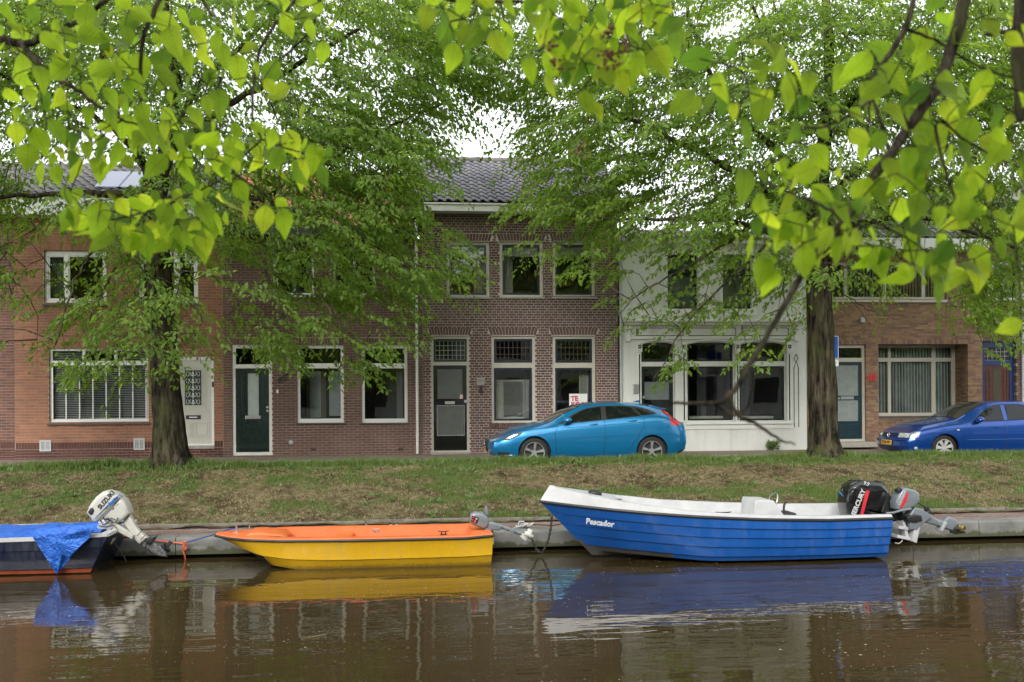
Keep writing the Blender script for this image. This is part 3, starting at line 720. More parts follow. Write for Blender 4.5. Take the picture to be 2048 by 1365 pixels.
m = MB(); m.box(q[0]+.05, q[0]+.12*ws, room_y-.1, room_y-.05, q[2], q[3]); m.box(q[0]+.42*ws, q[0]+.55*ws, room_y-.1, room_y-.05, q[2], q[3]); m.build('inner_post', plain('varnished_wood', (.16,.11,.05), .5), wn)
wn = window(h2, Wb, [wsub(729,697,809,727), wsub(729,737,809,838)], MAT['white'], sill=MAT['darksill'], sillh=.035)
curtain(wn, Wb[1]-.28, Wb[1]-.12, Wb[2]+.08, Wb[3]-.6, FY+.4)
wn = window(h2, Wc, [wsub(550,483,586,586), wsub(590,483,623,586)], MAT['white'], sash=MAT['navy'], sashw=.04, sill=MAT['white'], sillh=.03)
wn = window(h2, Wd, [wsub(671,483,706,586), wsub(711,483,745,586)], MAT['white'], sash=MAT['navy'], sashw=.04, sill=MAT['white'], sillh=.03)
y = FY+.03; top = RC(471, 697, 538, 729); leaf = RC(471, 737, 538, 905)
window(h2, Dr, [top, leaf], MAT['white'], y=y, fth=.1, label='white door surround with a dark fanlight pane')
dl = MB().box(leaf[0]+.003, leaf[1]-.003, y+.02, y+.045, leaf[2]+.003, leaf[3]-.003).build('door', MAT['dkgreen'], h2); y += .02
q = RC(495,747,517,832); mk('pane', [(q[0],y-.004,q[2]),(q[1],y-.004,q[2]),(q[1],y-.004,q[3]),(q[0],y-.004,q[3])], [(0,1,2,3)], MAT['frost'], dl); moulding((q[0]-.025,q[1]+.025,q[2]-.025,q[3]+.025), .024, y-.02, y-.002).build('panel', MAT['dkgreen'], dl)
for qq in ((478,745,492,832),(520,745,532,832),(481,845,530,882)): panel(dl, RC(*qq), MAT['dkgreen'], y)
q = RC(490,832,521,839); MB().box(q[0], q[1], y-.03, y-.002, q[2], q[3], 0, .01).build('letterbox', MAT['steel'], dl)
for pz in (815, 822): c_ = U(535, pz, y); MB().tube([(c_.x, y-.002, c_.z), (c_.x, y-.03, c_.z)], .03, 14).build('lock', MAT['steel'], dl, True)
q = RC(472,893,538,900); MB().box(q[0], q[1], y-.035, y-.002, q[2], q[3], 0, .004).build('weather_bar', MAT['dkgreen'], dl)
text_mesh('house_number', '4', .24, MAT['black'], h2, wall_text(557, 760, FY-.02, -.05), .008, .004, .35)
text_mesh('house_number', '5', .26, MAT['black'], h2, wall_text(567, 756, FY-.02, -.05), .008, .004, .35)
q = RC(553,780,557,787); MB().box(q[0], q[1], FY-.03, FY-.009, q[2], q[3], 0, .003).build('doorbell', MAT['white'], h2)
c_ = U(582, 885, FY); MB().tube([(c_.x, FY-.012, c_.z), (c_.x, FY-.03, c_.z)], [.06, .045], 14).build('wall_cap', MAT['zinc'], h2, True)
for px_ in (627, 801): q = RC(px_-5, 897, px_+5, 902); MB().box(q[0], q[1], FY-.012, FY+.0, q[2], q[3]).build('air_brick', MAT['black'], h2)
downpipe(h2, 832, 440, 908, MAT['white'])
MB().box(xa+.01, xb-.3, FY-.36, FY+.2, zt, zt+.25, 0, .012).build('gutter', MAT['dkgreen'], h2)
r_ = roof_slab(h2, xa+.02, xb-.25, FY-.3, zt+.20, FY+3.2, zt+2.3, MAT['roofbase']); pantiles(r_, xa+.02, xb-.27, FY-.34, zt+.25, FY+3.2, zt+2.32, 11, .22, MAT['tile_or'], False)

# ---------------- H3: dark brick with pale joints, for sale
xa, xb = U(846.5, 700, FY).x, U(1236, 700, FY).x; zt = U(1000, 431, FY).z
h3 = thing('brick_house', 'dark brown brick house with glazed tile roof and for sale board in its window', 'house', (xa, FY, PAVZ))
Dr = RC(862, 673, 939, 905); Wa = RC(983, 673, 1071, 846); Wb = RC(1105, 673, 1191, 846); Wc = RC(893, 484, 979, 594); Wd = RC(999, 484, 1086, 594); We = RC(1105, 484, 1190, 594)
AR = []
for q in (Dr, Wa, Wb): AR.append((q[0]-.05, q[1]+.05, q[3]+.03, q[3]+.215))
for q in (Wc, Wd, We): AR.append((q[0]-.05, q[1]+.05, q[3]+.02, q[3]+.215))
lint = [(q[0], q[1], q[3], q[3]+.03) for q in (Dr, Wa, Wb, Wc, Wd, We)]
W_ = mortar(h3, (xa, xb, Z0, zt), [Dr, Wa, Wb, Wc, Wd, We], MAT['mort_l'])
brickwall(W_, (xa+.004, xb-.004, Z0, zt), [Dr, Wa, Wb, Wc, Wd, We]+[(q[0]-.035, q[1]+.035, q[2], q[3]) for q in AR]+lint, MAT['br3'], .0668, .229, joint=.014, bond='cross')
for q in AR: soldiers(W_, (q[0]+.03, q[1]-.03, q[2]+.004, q[3]-.012), MAT['br3'], n=15, fan=.10)
for q in lint: MB().box(q[0]-.01, q[1]+.01, FY+.005, FY+.06, q[2]+.002, q[3]+.004).build('lintel', MAT['black'], h3)
def h3win(rc, c1, c2, lead=None, nm=None):
    return window(h3, rc, [wsub(*c1), wsub(*c2)] if c2 else [wsub(*c1)], MAT['beige'], y=FY+.05, fth=.1, sash=MAT['navy'], sashw=.055, sill=None, leadlight=lead, depth=1.6, lead_dark=True)
wn = h3win(Wa, (988,678,1065,726), (988,736,1065,842), {0: (8, 3)})
q = wsub(992,736,1063,840); m = MB(); m.box(q[0]+.25, q[0]+.75, FY+.5, FY+.54, q[2]+.1, q[3]-.35); m.build('blind', plain('pale_roller_blind', (.20,.20,.19), .8), wn)
mk('reflection_sheet', [(q[0],FY+.6,q[2]),(q[1],FY+.6,q[2]),(q[1],FY+.6,q[3]-.3),(q[0],FY+.6,q[3]-.3)], [(0,1,2,3)], MAT['reflshelf'], wn)  # pale sheet behind the pane, painted in place of a reflection in the glass
curtain(wn, q[1]-.16, q[1]-.02, q[2], q[3]-.3, FY+.4, plain('white_curtain', (.6,.6,.6), .9))
q = RC(978,846,1076,858); m = MB(); soldiers(wn, (q[0], q[1], q[2]+.02, q[3]), MAT['br3'], n=16, y=FY-.03, jut=.03)
wn = h3win(Wb, (1111,678,1185,726), (1111,736,1185,842), {0: (8, 3)})
curtain(wn, Wb[1]-.35, Wb[1]-.1, Wb[2], Wb[3]-.7, FY+.5)
q = RC(1138,788,1174,829, FY+.12); bd = MB().box(q[0], q[1], FY+.065, FY+.085, q[2], q[3]).build('for_sale_board', plain('white_board', (.72,.72,.72), .4), wn)
p_ = RC(1142,792,1170,826, FY+.06)
text_mesh('lettering', 'TE', .17, MAT['magenta'], bd, Matrix.Translation((p_[0], FY+.061, U(1150,798,FY).z)) @ Matrix.Rotation(R(90),4,'X'), .002, .008, align='LEFT')
text_mesh('lettering', 'KOOP', .17, MAT['magenta'], bd, Matrix.Translation((p_[0], FY+.061, U(1150,810,FY).z)) @ Matrix.Rotation(R(90),4,'X'), .002, .008, align='LEFT')
soldiers(wn, tuple(np.array(RC(1100,846,1196,858))+np.array((0,0,.02,0))), MAT['br3'], n=16, y=FY-.03, jut=.03)
for rc, c1, side in ((Wc, (899,489,973,590), 1), (Wd, (1005,489,1080,590), -1), (We, (1111,489,1184,590), 0)):
    wn = h3win(rc, c1, None)
    MB().box(rc[0]-.04, rc[1]+.04, FY-.055, FY+.06, rc[2]-.055, rc[2]-.004, 0, .008).build('sill', MAT['stone'], wn)
    z_ = U(c1[0], 512, FY).z; MB().box(rc[0]+.09, rc[1]-.09, FY+.12, FY+.16, z_, rc[3]-.12).build('blind', MAT['curtain'], wn)
    if side: 
        xx = rc[1]-.12 if side > 0 else rc[0]+.12; curtain(wn, xx-side*.26, xx, rc[2]+.08, rc[3]-.1, FY+.35)
# door with fanlight
y = FY+.05; top = RC(867,678,934,724); leaf = RC(867,731,934,902)
window(h3, Dr, [top, leaf], MAT['beige'], y=y, fth=.1, sash=MAT['black'], sashw=.05, leadlight={0: (7, 4)}, label='beige door surround with a leaded fanlight')
y += .02
dl = MB().box(leaf[0]+.01, leaf[1]-.01, y-.01, y+.03, leaf[2]+.01, leaf[3]-.01).build('door', MAT['blackgloss'], h3); y -= .01
MAT['ribglass'] = plain('ribbed_glass', (.13,.135,.13), .3)
for q4 in ((875,739,925,798), (876,812,927,871)):
    q = RC(*q4); m = MB(); n_ = 22
    for i in range(n_):
        x = q[0]+(q[1]-q[0])*(i+.5)/n_; m.box(x-.009, x+.009, y-.014, y-.003, q[2], q[3])
    m.box(q[0], q[1], y-.005, y-.001, q[2], q[3]); m.build('pane', MAT['ribglass'], dl)
q = RC(874,811,929,872); moulding(q, .014, y-.03, y-.015).build('trim', MAT['lead'], dl)
q = RC(890,803,910,809); MB().box(q[0], q[1], y-.025, y-.002, q[2], q[3], 0, .006).build('letterbox', MAT['steel'], dl)
c_ = U(931, 803, y); MB().tube([(c_.x, y-.002, c_.z), (c_.x, y-.05, c_.z), (c_.x, y-.07, c_.z)], [.018, .022, .04], 14).build('door_knob', MAT['steel'], dl, True)
q = RC(920,790,926,798); MB().box(q[0], q[1], y-.02, y-.016, q[2], q[3]).build('sticker', plain('sticker_paper', (.7,.5,.5), .5), dl)
q = RC(862,905,939,909); MB().box(q[0], q[1], FY-.06, FY+.05, q[2], q[3]-.003, 0, .006).build('doorstep', MAT['stone'], h3)
pl_ = [U(a_, b_, FY) for a_, b_ in ((951,753),(955,755),(967,755),(972,753),(969,760),(969,770),(953,771),(954,761))]
m = MB().slab([(p.x, p.z) for p in pl_][::-1], FY-.025, .03, .006).build('name_plaque', MAT['stone'], h3)
text_mesh('lettering', 'ANNO', .045, MAT['darksill'], m, wall_text(961, 761, FY-.043), .001)
c_ = U(961, 776, FY); m = MB().box(c_.x-.03, c_.x+.03, FY-.07, FY-.01, c_.z-.02, c_.z+.03, 0, .006); m.tube([(c_.x, FY-.06, c_.z-.02), (c_.x, FY-.06, c_.z-.1)], [.035, .045], 12); m.build('wall_lamp', MAT['black'], h3)
q = RC(820, 411, 1246, 424, FY-.4)
gz = U(1030, 424, FY-.4).z; ztf = U(1030, 409, FY-.4).z
gm = MB().box(xa-.30, xb+.12, FY-.42, FY-.40, gz, ztf); gm.box(xa-.30, xb+.12, FY-.40, FY-.0095, gz+.002, gz+.03); gm.box(xa-.30, xb+.12, FY-.46, FY-.42, ztf-.03, ztf+.01, 0, .006)
gm.box(xa-.30, xb+.12, FY-.40, FY+.1, ztf-.04, ztf-.01); gm.build('gutter', MAT['white'], h3)
ze = U(1030, 404, FY-.42).z; rdg = U(1030, 324, FY+2.0)
r_ = roof_slab(h3, xa-.28, xb+.1, FY-.36, ze-.06, FY+2.0, rdg.z-.05, MAT['roofbase'])
pantiles(r_, xa-.28, xb+.08, FY-.45, ze-.02, FY+2.0, rdg.z-.02, 11, .215, MAT['tile_dk'], True)
x = xa-.28
while x < xb: MB().tube([(x, FY+2.02, rdg.z+.02), (x+.31, FY+2.02, rdg.z+.025)], [.085, .1], 12).build('ridge_tile', MAT['tile_gr'], r_, True); x += .32
c_ = U(1160, 310, FY+2.2); m = MB().box(c_.x-.3, c_.x+.3, FY+1.9, FY+2.5, rdg.z-.4, c_.z+.35); m.box(c_.x-.34, c_.x+.34, FY+1.86, FY+2.54, c_.z+.35, c_.z+.43, 0, .01); m.build('chimney', MAT['br0'], r_)
downpipe(h3, 1240, 440, 900, MAT['zinc'])

# ---------------- H4: white shop front
xa, xb = U(1244, 700, FY).x, U(1613, 700, FY).x; zt = U(1430, 466, FY).z
h4 = thing('white_house', 'white rendered house with an arched shop front and dark green window frames', 'house', (xa, FY, PAVZ))
Wu = [RC(1335,510,1395,618), RC(1445,510,1503,618)]
AX = [(1283,1350),(1375,1470),(1479,1573)]; zb = [905, 843, 843]
holes = [RC(a_, 684, b_, c__) for (a_, b_), c__ in zip(AX, zb)]
W_ = mortar(h4, (xa, xb, Z0, zt), Wu+holes, MAT['stucco'])
# arched heads: white spandrel pieces under a curved rib
for (a_, b_), hh in zip(AX, holes):
    n_ = 16; pts = []; x0_, x1_, zT = hh[0], hh[1], hh[3]; rise = .08
    arc = [(x0_+(x1_-x0_)*i/n_, zT-rise+rise*math.sin(math.pi*i/n_)**.8) for i in range(n_+1)]
    vs = []
    for i, (xx, zz) in enumerate(arc): vs += [(xx, FY+.004, zz), (xx, FY+.004, zT+.01), (xx, FY+.12, zz)]
    fs = []
    for i in range(n_): k = 3*i; fs += [(k, k+3, k+4, k+1), (k+2, k+5, k+3, k)]
    mk('spandrel', vs, fs, MAT['stucco'], h4)
    MB().tube([(xx, FY-.02, zz+.045) for xx, zz in [(x0_-.04, arc[0][1]-.01)]+arc+[(x1_+.04, arc[-1][1]-.01)]], .024, 8).build('arch_moulding', MAT['white'], h4, True)
def h4win(rc, tz, x0_, x1_, y1_): 
    wn = window(h4, rc, [(rc[0]+.02, rc[1]-.02, U(1400, 723, FY).z, rc[3]-.02), (rc[0]+.02, rc[1]-.02, rc[2]+.02, U(1400, 733, FY).z)], MAT['white'], y=FY+.10, sash=MAT['dkgreen'], sashw=.05, depth=2.2)
    return wn
for k in (1, 2):
    wn = h4win(holes[k], 0, 0, 0, 0); rc = holes[k]
    curtain(wn, rc[0]+(.55 if k == 1 else .35), rc[0]+(.8 if k == 1 else .62), rc[2]+.05, rc[3]-.2, FY+1.0, plain('grey_curtain', (.16,.17,.19), .9))
    m = MB(); m.box(rc[0]+.1, rc[1]-.1, FY+.7, FY+1.3, rc[2]-.0+.01, rc[2]+.12); m.build('shelf', MAT['reflshelf'], wn)
wn = window(h4, holes[0], [(holes[0][0]+.02, holes[0][1]-.02, U(1316,724,FY).z, holes[0][3]-.02), (holes[0][0]+.02, holes[0][1]-.02, holes[0][2]+.02, U(1316,733,FY).z)], MAT['white'], y=FY+.10, sash=MAT['dkgreen'], sashw=.075, label='glazed dark green shop door with fanlight')
q = RC(1292,764,1341,800); MB().box(q[0], q[1], FY+.155, FY+.16, q[2], q[3]).build('frosted_panel', MAT['frost'], wn)
m = MB(); q = RC(1280, 818, 1353, 822); m.box(holes[0][0]+.08, holes[0][1]-.08, FY+.12, FY+.17, q[2], q[3]); m.build('rail', MAT['dkgreen'], wn)
for rc in Wu:
    wn = window(h4, rc, [(rc[0]+.01, rc[1]-.01, rc[3]-.42, rc[3]-.01), (rc[0]+.01, rc[1]-.01, rc[2]+.01, rc[3]-.46)], MAT['dkgreen'], y=FY+.1, sash=MAT['dkgreen'], sashw=.05)
    mk('net_curtain', [(rc[0],FY+.22,rc[2]),(rc[1],FY+.22,rc[2]),(rc[1],FY+.22,rc[3]),(rc[0],FY+.22,rc[3])], [(0,1,2,3)], plain('net_curtain_cloth', (.42,.48,.46), .9), wn)
    frame_mb((rc[0]-.09, rc[1]+.09, rc[2]-.02, rc[3]+.09), [rc], FY-.025, FY-.003).build('surround', MAT['white'], wn)
    MB().box(rc[0]-.14, rc[1]+.14, FY-.07, FY-.003, rc[2]-.19, rc[2]-.024, 0, .01).build('sill', MAT['white'], wn)
# cornice, frieze and pilasters
z_ = U(1430,644,FY).z; MB().box(xa+.03, xb-.12, FY-.20, FY-.003, z_-.02, z_+.05, 0, .012).box(xa+.05, xb-.14, FY-.13, FY-.003, z_-.09, z_-.022, 0, .012).build('cornice', MAT['white'], h4)
for q4 in ((1272,656,1367,672),(1377,656,1472,672),(1482,656,1577,672)):
    q = RC(*q4); f_ = frame_mb(q, [(q[0]+.014, q[1]-.014, q[2]+.014, q[3]-.014)], FY-.012, FY-.003).build('frieze_panel', MAT['dkgreen'], h4)
z_ = U(1430,678,FY).z; MB().box(xa+.2, xb-.35, FY-.055, FY-.003, z_-.015, z_+.03, 0, .008).build('moulding', MAT['white'], h4)
for px_ in (1279, 1367.5, 1474.5, 1578):
    q = RC(px_-3.6, 684, px_+3.6, 845 if px_ > 1300 else 905); p_ = MB().box(q[0], q[1], FY-.035, FY-.003, q[2], q[3]-.28, 0, .006).build('pilaster', MAT['white'], h4)
    MB().box(q[0]-.02, q[1]+.02, FY-.07, FY-.003, q[3]-.275, q[3]-.02, 0, .01).build('capital', MAT['white'], p_)
    c_ = ((q[0]+q[1])/2, q[3]-.13); frame_mb((c_[0]-.04, c_[0]+.04, c_[1]-.05, c_[1]+.05), [(c_[0]-.015, c_[0]+.015, c_[1]-.02, c_[1]+.02)], FY-.078, FY-.072).build('square_boss', MAT['dkgreen'], p_)
    MB().box((q[0]+q[1])/2-.016, (q[0]+q[1])/2+.016, FY-.041, FY-.036, q[2]+.05, q[3]-.33).build('stripe', MAT['dkgreen'], p_)
q = RC(1588, 710, 1597, 855); c_ = (q[0]+q[1])/2
m = MB(); 
for xx in (q[0], q[1]): m.box(xx-.008, xx+.008, FY-.01, FY-.002, q[2], q[3]-.35)
a1_ = [(q[0],q[3]-.35),(c_,q[3]-.16),(q[1],q[3]-.35)]; a2_ = [(c_,q[3]+.02),(c_-.06,q[3]-.1),(c_,q[3]-.2),(c_+.06,q[3]-.1),(c_,q[3]+.02)]
for pl in (a1_, a2_): m.tube([(x_, FY-.006, z_2) for x_, z_2 in pl], .008, 5)
m.build('painted_ornament', MAT['dkgreen'], h4)
for px_ in (1255, 1592):
    q = RC(px_-6, 652, px_+6, 684); MB().box(q[0], q[1], FY-.12, FY-.003, q[3]-.1, q[3], 0, .02).box(q[0]+.02, q[1]-.02, FY-.08, FY-.003, q[2], q[3]-.11, 0, .02).build('console_bracket', MAT['white'], h4)
q = RC(1375,845,1583,849); MB().box(q[0]-.05, q[1]+.02, FY-.08, FY-.003, q[2], q[3], 0, .008).build('shop_sill', MAT['white'], h4)
z_ = U(1470,858,FY).z; MB().box(U(1362,858,FY).x, U(1586,858,FY).x, FY-.035, FY-.004, z_-.01, U(1470,850,FY).z, 0, .008).build('apron', MAT['white'], h4)
q = RC(1266,769,1279,788); MB().box(q[0], q[1], FY-.04, FY-.003, q[2], q[3], 0, .006).build('bell_panel', MAT['steel'], h4)
c_ = U(1287, 795, FY+.08); MB().tube([(c_.x, FY+.09, c_.z), (c_.x, FY+.03, c_.z)], [.02, .04], 12).build('door_knob', MAT['steel'], h4, True)
MB().box(xa-.02, xb+.02, FY-.25, FY+.2, zt-.16, zt+.02, 0, .02).box(xa, xb, FY-.16, FY+.1, zt-.30, zt-.162, 0, .02).build('roof_cornice', MAT['stucco'], h4)
z_ = zt+.03; roof_slab(h4, xa, xb, FY-.1, z_, FY+3.4, z_+.5, MAT['tile_gr'])

# ---------------- H5: tan brick
xa, xb = U(1614, 700, FY).x, U(1964, 700, FY).x; zt = U(1790, 503, FY).z
h5 = thing('brick_house', 'tan mixed brick house with deep recessed window, vertical blinds and red house number', 'house', (xa, FY, PAVZ))
Dr = RC(1664,690,1732,884); Wa = RC(1757,689,1913,868); Wr = RC(1757,689,1936,893); Wu_ = RC(1650,524,1892,600)
W_ = mortar(h5, (xa, xb, Z0, zt), [Dr, Wr, Wu_], MAT['mort_t'], th=.75)
So = [(Dr[0]-.03, Dr[1]+.03, Dr[3], Dr[3]+.12), (Wr[0]-.06, Wr[1]+.06, Wr[3], Wr[3]+.14)]
brickwall(W_, (xa+.005, xb-.005, Z0, zt), [Dr, Wr, Wu_]+So, MAT['br5'], .058, .215, bond='wild')
for q in So: soldiers(W_, (q[0], q[1], q[2]+.006, q[3]-.010), MAT['br5'])
y5 = FY+.62
# brick lining of the recess: right reveal and the breast wall below the window
zs_ = U(1840, 838, FY).z
brickwall(W_, (Wr[0]+.005, Wr[1]-.005, Wr[2], zs_-.02), [], MAT['br5'], .058, .215, bond='wild', y=y5-.02, nind=0)
rv = MB(); rr_ = random.Random(3); j = 0; z = Wr[2]
while z < Wr[3]-.05:
    yy = FY+.102+(j % 2)*.1
    while yy < FY+.62: rv.box(Wr[1]-.006, Wr[1]+.02, yy, min(yy+.204, FY+.66), z, z+.047, rr_.random()); yy += .215
    z += .058; j += 1
tag(rv.build('brick', MAT['br5'], W_, attr=True), kind='stuff')
fx = (Wr[0], Wr[1]+.05, zs_, Wr[3]); kx = U(1757,700,y5).x
def s5(px0, py0, px1, py1): return RC(px0, py0, px1, py1, y5)
wr5 = (Wr[0]-.0, U(1911,760,y5).x, U(1840,832,y5).z, Wr[3]+.02)
wn = window(h5, wr5, [s5(1757,696,1776,716), s5(1782,696,1863,716), s5(1871,696,1903,716), s5(1757,724,1776,826), s5(1782,724,1863,826), s5(1871,724,1903,826)], MAT['beige'], y=y5, fth=.08, depth=1.0)
MB().box(wr5[0], Wr[1]+.0, y5-.08, y5-.001, wr5[2]-.06, wr5[2]-.003).build('sill', MAT['darksill'], wn)
vblind(wn, (wr5[0], wr5[1], wr5[2]+.03, wr5[3]), y5+.14, .088, .45)
MB().box(wr5[1]+.003, Wr[1]+.3, y5+.0, y5+.25, wr5[2]-.3, Wr[3]+.02).build('side_wall', MAT['br6'], h5)
wn = window(h5, Wu_, [wsub(1655,530,1690,594), wsub(1697,530,1768,594), wsub(1775,530,1846,594), wsub(1852,530,1887,594)], MAT['beige'], sill=MAT['beige'], sillh=.07, label='wide upper window of the tan brick house with vertical blinds')
vblind(wn, (U(1697,560,FY).x, Wu_[1], Wu_[2]+.05, Wu_[3]-.04), FY+.25, .088, .7, plain('pale_blind_cloth', (.6,.63,.62), .8))
y = FY+.08; top = RC(1672,696,1726,716); leaf = RC(1669,724,1727,879)
window(h5, Dr, [top, leaf], MAT['beige'], y=y, fth=.08, label='beige door surround with narrow fanlight')
y += .015; dl = MB().box(leaf[0]+.003, leaf[1]-.003, y, y+.04, leaf[2]+.003, leaf[3]-.003).build('door', MAT['petrol'], h5)
for q4 in ((1674,731,1719,792), (1674,801,1719,843)):
    q = RC(*q4); m = MB(); n_ = 12; m.box(q[0], q[1], y-.006, y-.002, q[2], q[3])
    for i in range(n_): x = q[0]+(q[1]-q[0])*(i+.5)/n_; m.box(x-.012, x+.010, y-.012, y-.0055, q[2]+.005, q[3]-.005)
    m.build('pane', plain('curtained_glass', (.27,.30,.29), .25), dl); moulding((q[0]-.018,q[1]+.018,q[2]-.018,q[3]+.018), .017, y-.022, y-.001).build('panel', MAT['petrol'], dl)
for k in range(4): q = RC(1675, 848+7*k, 1720, 853+7*k); MB().box(q[0], q[1], y-.010, y-.001, q[2], q[3], 0, .004).build('board', MAT['petrol'], dl)
q = RC(1684,793.5,1710,799.5); m = MB().box(q[0], q[1], y-.03, y-.013, q[2], q[3], 0, .005).build('letterbox', MAT['steel'], dl)
c_ = U(1676, 797, y); MB().tube([(c_.x, y-.002, c_.z), (c_.x, y-.06, c_.z)], [.02, .035], 14).build('door_knob', MAT['steel'], dl, True)
q = RC(1657,884,1746,892); MB().box(q[0], q[1], FY-.32, FY+.02, q[2]-.03, q[3]-.003, 0, .01).build('doorstep', MAT['stone'], h5)
text_mesh('house_number', '42', .24, MAT['red'], h5, wall_text(1744, 756, FY-.02, .1), .008, .01)
q = RC(1719,636,1727,646); MB().box(q[0], q[1], FY-.09, FY-.009, q[2], q[3], 0, .012).build('sensor_lamp', MAT['zinc'], h5)
MB().box(xa+.01, xb-.01, FY-.40, FY+.2, zt, zt+.3, 0, .012).build('gutter', MAT['white'], h5)
r_ = roof_slab(h5, xa+.02, xb-.02, FY-.34, zt+.25, FY+3., zt+2.0, MAT['roofbase']); pantiles(r_, xa+.02, xb-.05, FY-.38, zt+.3, FY+3., zt+2.03, 11, .22, MAT['tile_gr'], False)

# ---------------- H6: dull brown house at right edge
xa, xb = U(1964.5, 700, FY).x, U(2330, 700, FY).x; zt = U(2010, 470, FY).z
h6 = thing('brick_house', 'dull brown brick house with deep blue door frame cut off by the right edge', 'house', (xa, FY, PAVZ))
Dr = RC(1965.5,683,2033,900); Wa = RC(2052,690,2140,846); Wu_ = RC(1985,524,2040,600); Wv = RC(2100,524,2180,600)
W_ = mortar(h6, (xa, xb, Z0, zt), [Dr, Wa, Wu_, Wv], MAT['mort_m'])
q = (Dr[0]-.0, Dr[1]+.12, Dr[3], Dr[3]+.13)
brickwall(W_, (xa+.005, xb-.005, Z0, zt), [Dr, Wa, Wu_, Wv, q], MAT['br6'], .0665, .225, bond='cross'); soldiers(W_, (q[0]+.01, q[1], q[2]+.006, q[3]-.01), MAT['br6'])
z_ = U(2015, 648, FY).z; MB().box(U(1990,650,FY).x, U(2060,650,FY).x, FY-.16, FY-.01, z_-.03, z_+.06, 0, .01).build('canopy_ledge', MAT['white'], h6)
y = FY+.1; top = RC(1973,695,2024,721); leaf = RC(1973,731,2024,897)
window(h6, Dr, [top, leaf], MAT['bluepaint'], y=y, fth=.1, leadlight={0: (6, 3)}, label='deep blue door surround with a leaded fanlight')
dl = MB().box(leaf[0]+.003, leaf[1]-.003, y+.02, y+.05, leaf[2]+.003, leaf[3]-.003).build('door', MAT['wood'], h6); y += .02
for q4 in ((1977,740,1985,890),(2012,740,2020,890)): panel(dl, RC(*q4), MAT['wood'], y, raised=False)
q = RC(1991,738,2006,800); MB().box(q[0], q[1], y-.005, y-.001, q[2], q[3]).build('pane', plain('stained_glass', (.06,.05,.025), .2), dl)
for rc in (Wa, Wu_, Wv): window(h6, rc, [(rc[0]+.06, rc[1]-.06, rc[2]+.06, rc[3]-.45 if rc is Wa else rc[3]-.06)], MAT['white'], sill=MAT['stone'])
downpipe(h6, 1977, 560, 640, MAT['white']); downpipe(h6, 2044, 500, 890, MAT['zinc'])
MB().box(xa+.01, xb, FY-.40, FY+.2, zt, zt+.3, 0, .012).build('gutter', MAT['white'], h6)
r_ = roof_slab(h6, xa+.02, xb, FY-.34, zt+.25, FY+3., zt+2.0, MAT['tile_gr'])

# ---------------- behind the camera: what the window glass and the paint of the cars reflect
ho = thing('white_house', 'pale rendered house across the canal, seen only as a reflection in the window glass', 'house', (6, -11, .9))
m = MB().box(-34, 40, -17, -11, .9, 7.5); m.build('wall', MAT['stucco'], ho)
for k in range(17):
    for zz in (1.9, 4.9): MB().box(-32+k*4.2, -30.4+k*4.2, -11.02, -10.97, zz, zz+1.7).build('window', MAT['black'], ho)
MB().add([(-34,-10.7,7.5),(40,-10.7,7.5),(40,-14,10.5),(-34,-14,10.5),(40,-17,7.5),(-34,-17,7.5)], [(0,1,2,3),(3,2,4,5),(0,3,5),(1,4,2)]).build('roof', MAT['tile_or'], ho)
# ================================================================== cars
def carpaint(name, col):
    t = NT(name); t.setb(Roughness=.30, Metallic=.55); t.b.inputs['Base Color'].default_value = (*col, 1)
    t.b.inputs['Coat Weight'].default_value = 1.; t.b.inputs['Coat Roughness'].default_value = .03
    n1 = t.noise(400, 2, .5); r = t.ramp(n1.outputs[0], [(.3, tuple(c*.9 for c in col)), (.7, tuple(min(1, c*1.1) for c in col))]); t.l(r.outputs[0], t.b.inputs['Base Color']); return t.m
MAT['carglass'] = plain('tinted_car_glass', (.006,.008,.008), .02, spec=.45)
MAT['screen'] = plain('windscreen_glass', (.05,.055,.045), .04, spec=.9)
MAT['alloy'] = plain('alloy_rim', (.50,.50,.51), .3, .8)
MAT['hub'] = plain('silver_wheel_cover', (.46,.46,.45), .35, .3)
MAT['lens'] = plain('headlight_lens', (.55,.56,.54), .08, .2, nz=.3, scale=30, coat=1.)
MAT['taillens'] = plain('red_tail_lens', (.55,.012,.015), .12, coat=1.)
MAT['chrome'] = plain('chrome', (.75,.75,.75), .12, 1.)
